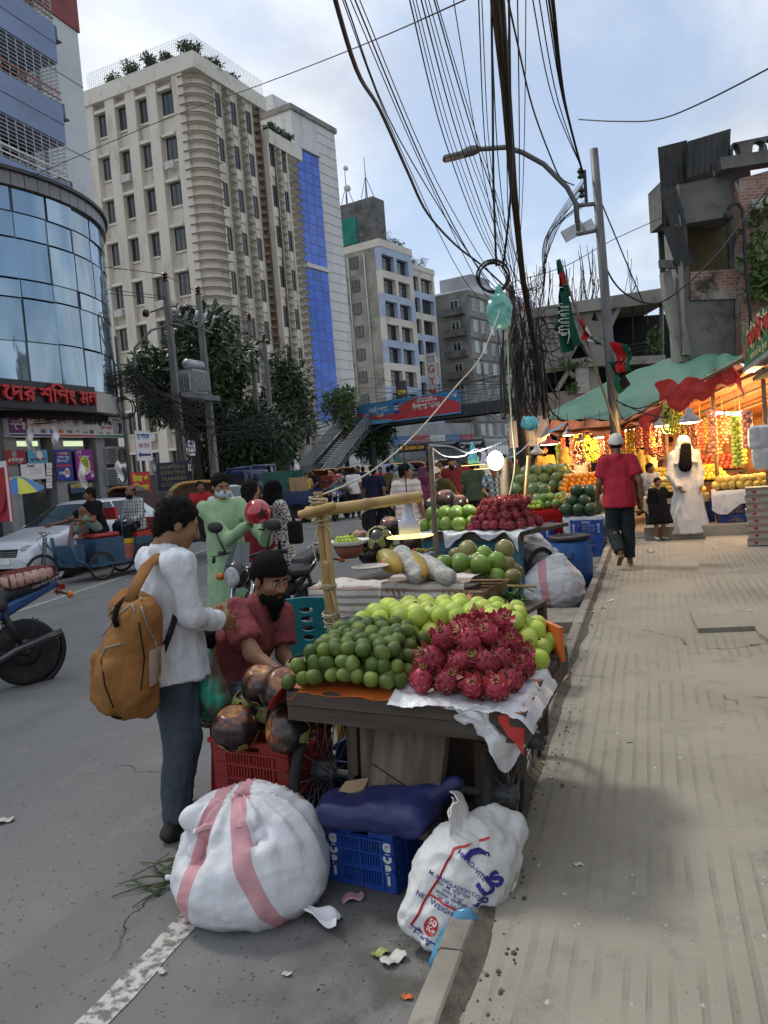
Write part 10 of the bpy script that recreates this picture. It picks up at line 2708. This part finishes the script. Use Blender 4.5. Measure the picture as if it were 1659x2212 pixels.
for k,(x,y,lat,dp,m_,lab)in en(((640,1125,-.2,-1,CHAR,'man in charcoal walking beside the truck bed'),(668,1112,.5,-.8,YEL_,'figure in mustard crossing behind the truck'),(690,1092,-.1,-1,GRY_,'man in sage green near the foot of the stair'),(712,1108,.2,1,MAR,'man in maroon left of the blue motorbike'),(770,1118,.1,1,W_SH,'white shirted man left of the navy tee'),(780,1102,-.3,-1,NVY,'man in navy facing the viewer near the cream cord'),(828,1100,.1,-1,RDC,'figure in red behind the navy tee man'),(846,1110,.3,1,OLV,'man in olive walking behind the navy tee man'),(915,1118,.4,.9,GRY_,'man in sage green left of the dark flowered scarf'),(958,1100,-.2,-1,YEL_,'figure in mustard by the square prop'),(1062,1112,.1,1,W_SH,'white shirted man in the far crowd right of the lamps'),(1095,1098,-.2,-1,MAR,'maroon clad man under the pale banner'),(1120,1105,.3,-1,GRY_,'man in sage green at the banner end of the stalls'),(560,1150,.3,1,CHAR,'man in charcoal behind the loose haired woman'),(1260,1098,.2,1,W_SH,'white shirted shopper under the middle lamps'),(1385,1112,-.3,.9,OLV,'olive shirted shopper between the skullcap man and the boy'))):
 aI(lab,x,y,lat,dp,1.6+.02*(k%6),STB_2 if x>1200 else 0,top=m_,bd=(aD,CHAR,GREYT)[k%3],res=.03,J=WALK if k%2 else None)
def rider(ag,bike,top,cap=None,mask=None,off=.42,dz=.62,**kw):
 p=bq(bike,(0,off,0));aH(ag,p,math.degrees(bike.rotation_euler.z)+180,1.66,.026,'mid',dict(bl(dz+.05,.30,a3=.2),haR=(.33,.68,1.06),haL=(-.33,.68,1.06),elR=(.33,.35,1.0),elL=(-.33,.35,1.0),anR=(.2,.2,.36),anL=(-.2,.2,.36),toR=(.2,.38,.3),toL=(-.2,.38,.3)),top,'long',dz,aD,cap=cap,mask=mask,group='riders',**kw)
rider('motorcyclist in a red helmet and grey jacket riding the blue motorbike',m3,ah('jacket_grey',(.10,.12,.14)),cap=au['helmet_red'],off=.1);rider('pillion passenger in a cream shirt and face mask behind the red helmet',m3,ah('shirt_cream',(.5,.46,.36)),mask=au['mask_blue'],off=.6,dz=.70)
# --- people at the right-hand stalls
STB=.15
aH('man in a crimson polo and white skullcap walking away along the kerb',bK(1347,1222,STB),bD(.05,1),1.70,.017,'dark',dict(WALK,anR=(.09,.02,.085),toR=(.12,.18,.03),knR=(.10,.06,.50),knL=(-.10,.08,.47),anL=(-.09,-.26,.20),toL=(-.10,-.18,.06)),ah('polo_crimson',(0.40,0.032,0.055),(0.33,0.028,0.045),3),'short',.78,CHAR,cap=ah('skullcap',(0.58,0.58,0.56)),wr=.014,shoes=SANDAL,seed=21)
WAB=ah('abaya_white',(0.60,0.61,0.61),(0.54,0.55,0.55),3)
wl_=bK(1488,1158,STB)
wm_=aH('woman in a long white abaya with a black face veil leading a small girl',wl_,bD(-.15,-1),1.64,.017,'mid',dict(haR=(.16,.16,.86),elR=(.25,.02,1.05),elL=(-.23,.0,1.08),haL=(-.21,.1,.85)),dress=(WAB,.05,.34),veil=(WAB,.02,2),hair=None,wr=.014,seed=23)
F=Fld((-.2,-.2,-.5),(.2,.25,.12),.016);F.ell((0,.10,-.035),(.075,.03,.045));F.cap((0,.10,-.07),(.03,.12,-.36),.085,.11,k=.04,sq=((0,1,0),.22));F.cut((0,.0,-.01),(0,-.1,1))
v_=ar(F,'face_veil',BLKV,wm_,.006,9);v_.location=(0,.055,1.53)
aH('little girl in a black frock beside the woman in the white abaya',bK(1427,1165,STB),bD(.0,-1),.98,.014,'mid',dict(head=(0,.02,1.60),haL=(-.35,.06,1.28),elL=(-.30,.03,1.2)),dress=(ah('frock_black',(0.011,0.011,0.012)),.45,.34),hair='short',wr=.012,shoes=ah('shoe_white',(.5,.48,.42)),bg=-8,seed=25)
aH('boy peering round behind the little girl in the black frock',bK(1412,1150,STB),bD(.2,-1),1.22,.02,'dark',None,bi('shirt_pattern',(0.45,0.45,0.5),(0.15,.2,.3),40),'short',.8,aD,bf=30)
aI('man in a mustard half sleeve shirt watching from beside the watermelons',1185,1098,-.05,-1,1.70,STB,top=YEL_,bd=aD,beard=.6,skin='mid')
aI('woman in a tan abaya and dark niqab shopping at the lit fruit stall',1228,1105,.75,-.5,1.62,STB,dress=(TAN,.04,.27),veil=(TAN,.05,2),hair=None)
aI('stall keeper in a brown striped tee behind the mango table',1578,1062,-.35,-.9,1.66,.3,top=BRST,bd=aD,bf=25,skin='mid');aI('back of a man in a beige tee at the hanging apples',1420,1105,.25,1,1.66,STB,top=ah('tee_beige',(.42,.30,.18)),bd=aD);aI('back of a bald man in a pale pink shirt next to the white abaya',1455,1112,.1,1,1.70,STB,top=ah('tee_pink',(.48,.33,.28)),bd=aD,hair='rim',res=.022)
aI('stall keeper in a navy tee behind the hanging grapes',1290,1075,-.2,-1,1.66,STB,top=NVY,bd=aD);aI('dark clad woman in the shade at the far end of the stalls',1150,1092,0,-1,1.58,STB,dress=(BLKV,.04,.25),veil=(BLKV,.1,2),hair=None)
rl=[(r_.location,r_.rotation_euler.z,r_)for r_ in COL.objects if r_.name.startswith('rickshaw')and r_.parent is None]
for k,(loc_,a_,r_)in en(rl):
 if k in(0,2,3,6):
  q=bq(r_,(0,-.5,0));aH(('puller in a red vest on the rickshaw with the pale grey hood','','puller of the red flat hooded rickshaw','puller of the maroon hooded rickshaw by the rider','','','puller of the maroon hooded rickshaw in the crowd')[k],q,math.degrees(a_)+180,1.62,.028,'dark',dict(bl(.90,.25,a3=.1),haR=(.26,.50,1.06),haL=(-.26,.50,1.06),elR=(.3,.25,1.15),elL=(-.3,.25,1.15),anR=(.1,.2,.55),toR=(.1,.35,.5),anL=(-.1,.1,.42),toL=(-.1,.26,.38)),(RDC if k==0 else NVY),'short',.88,CHAR,group='rickshaw pullers')
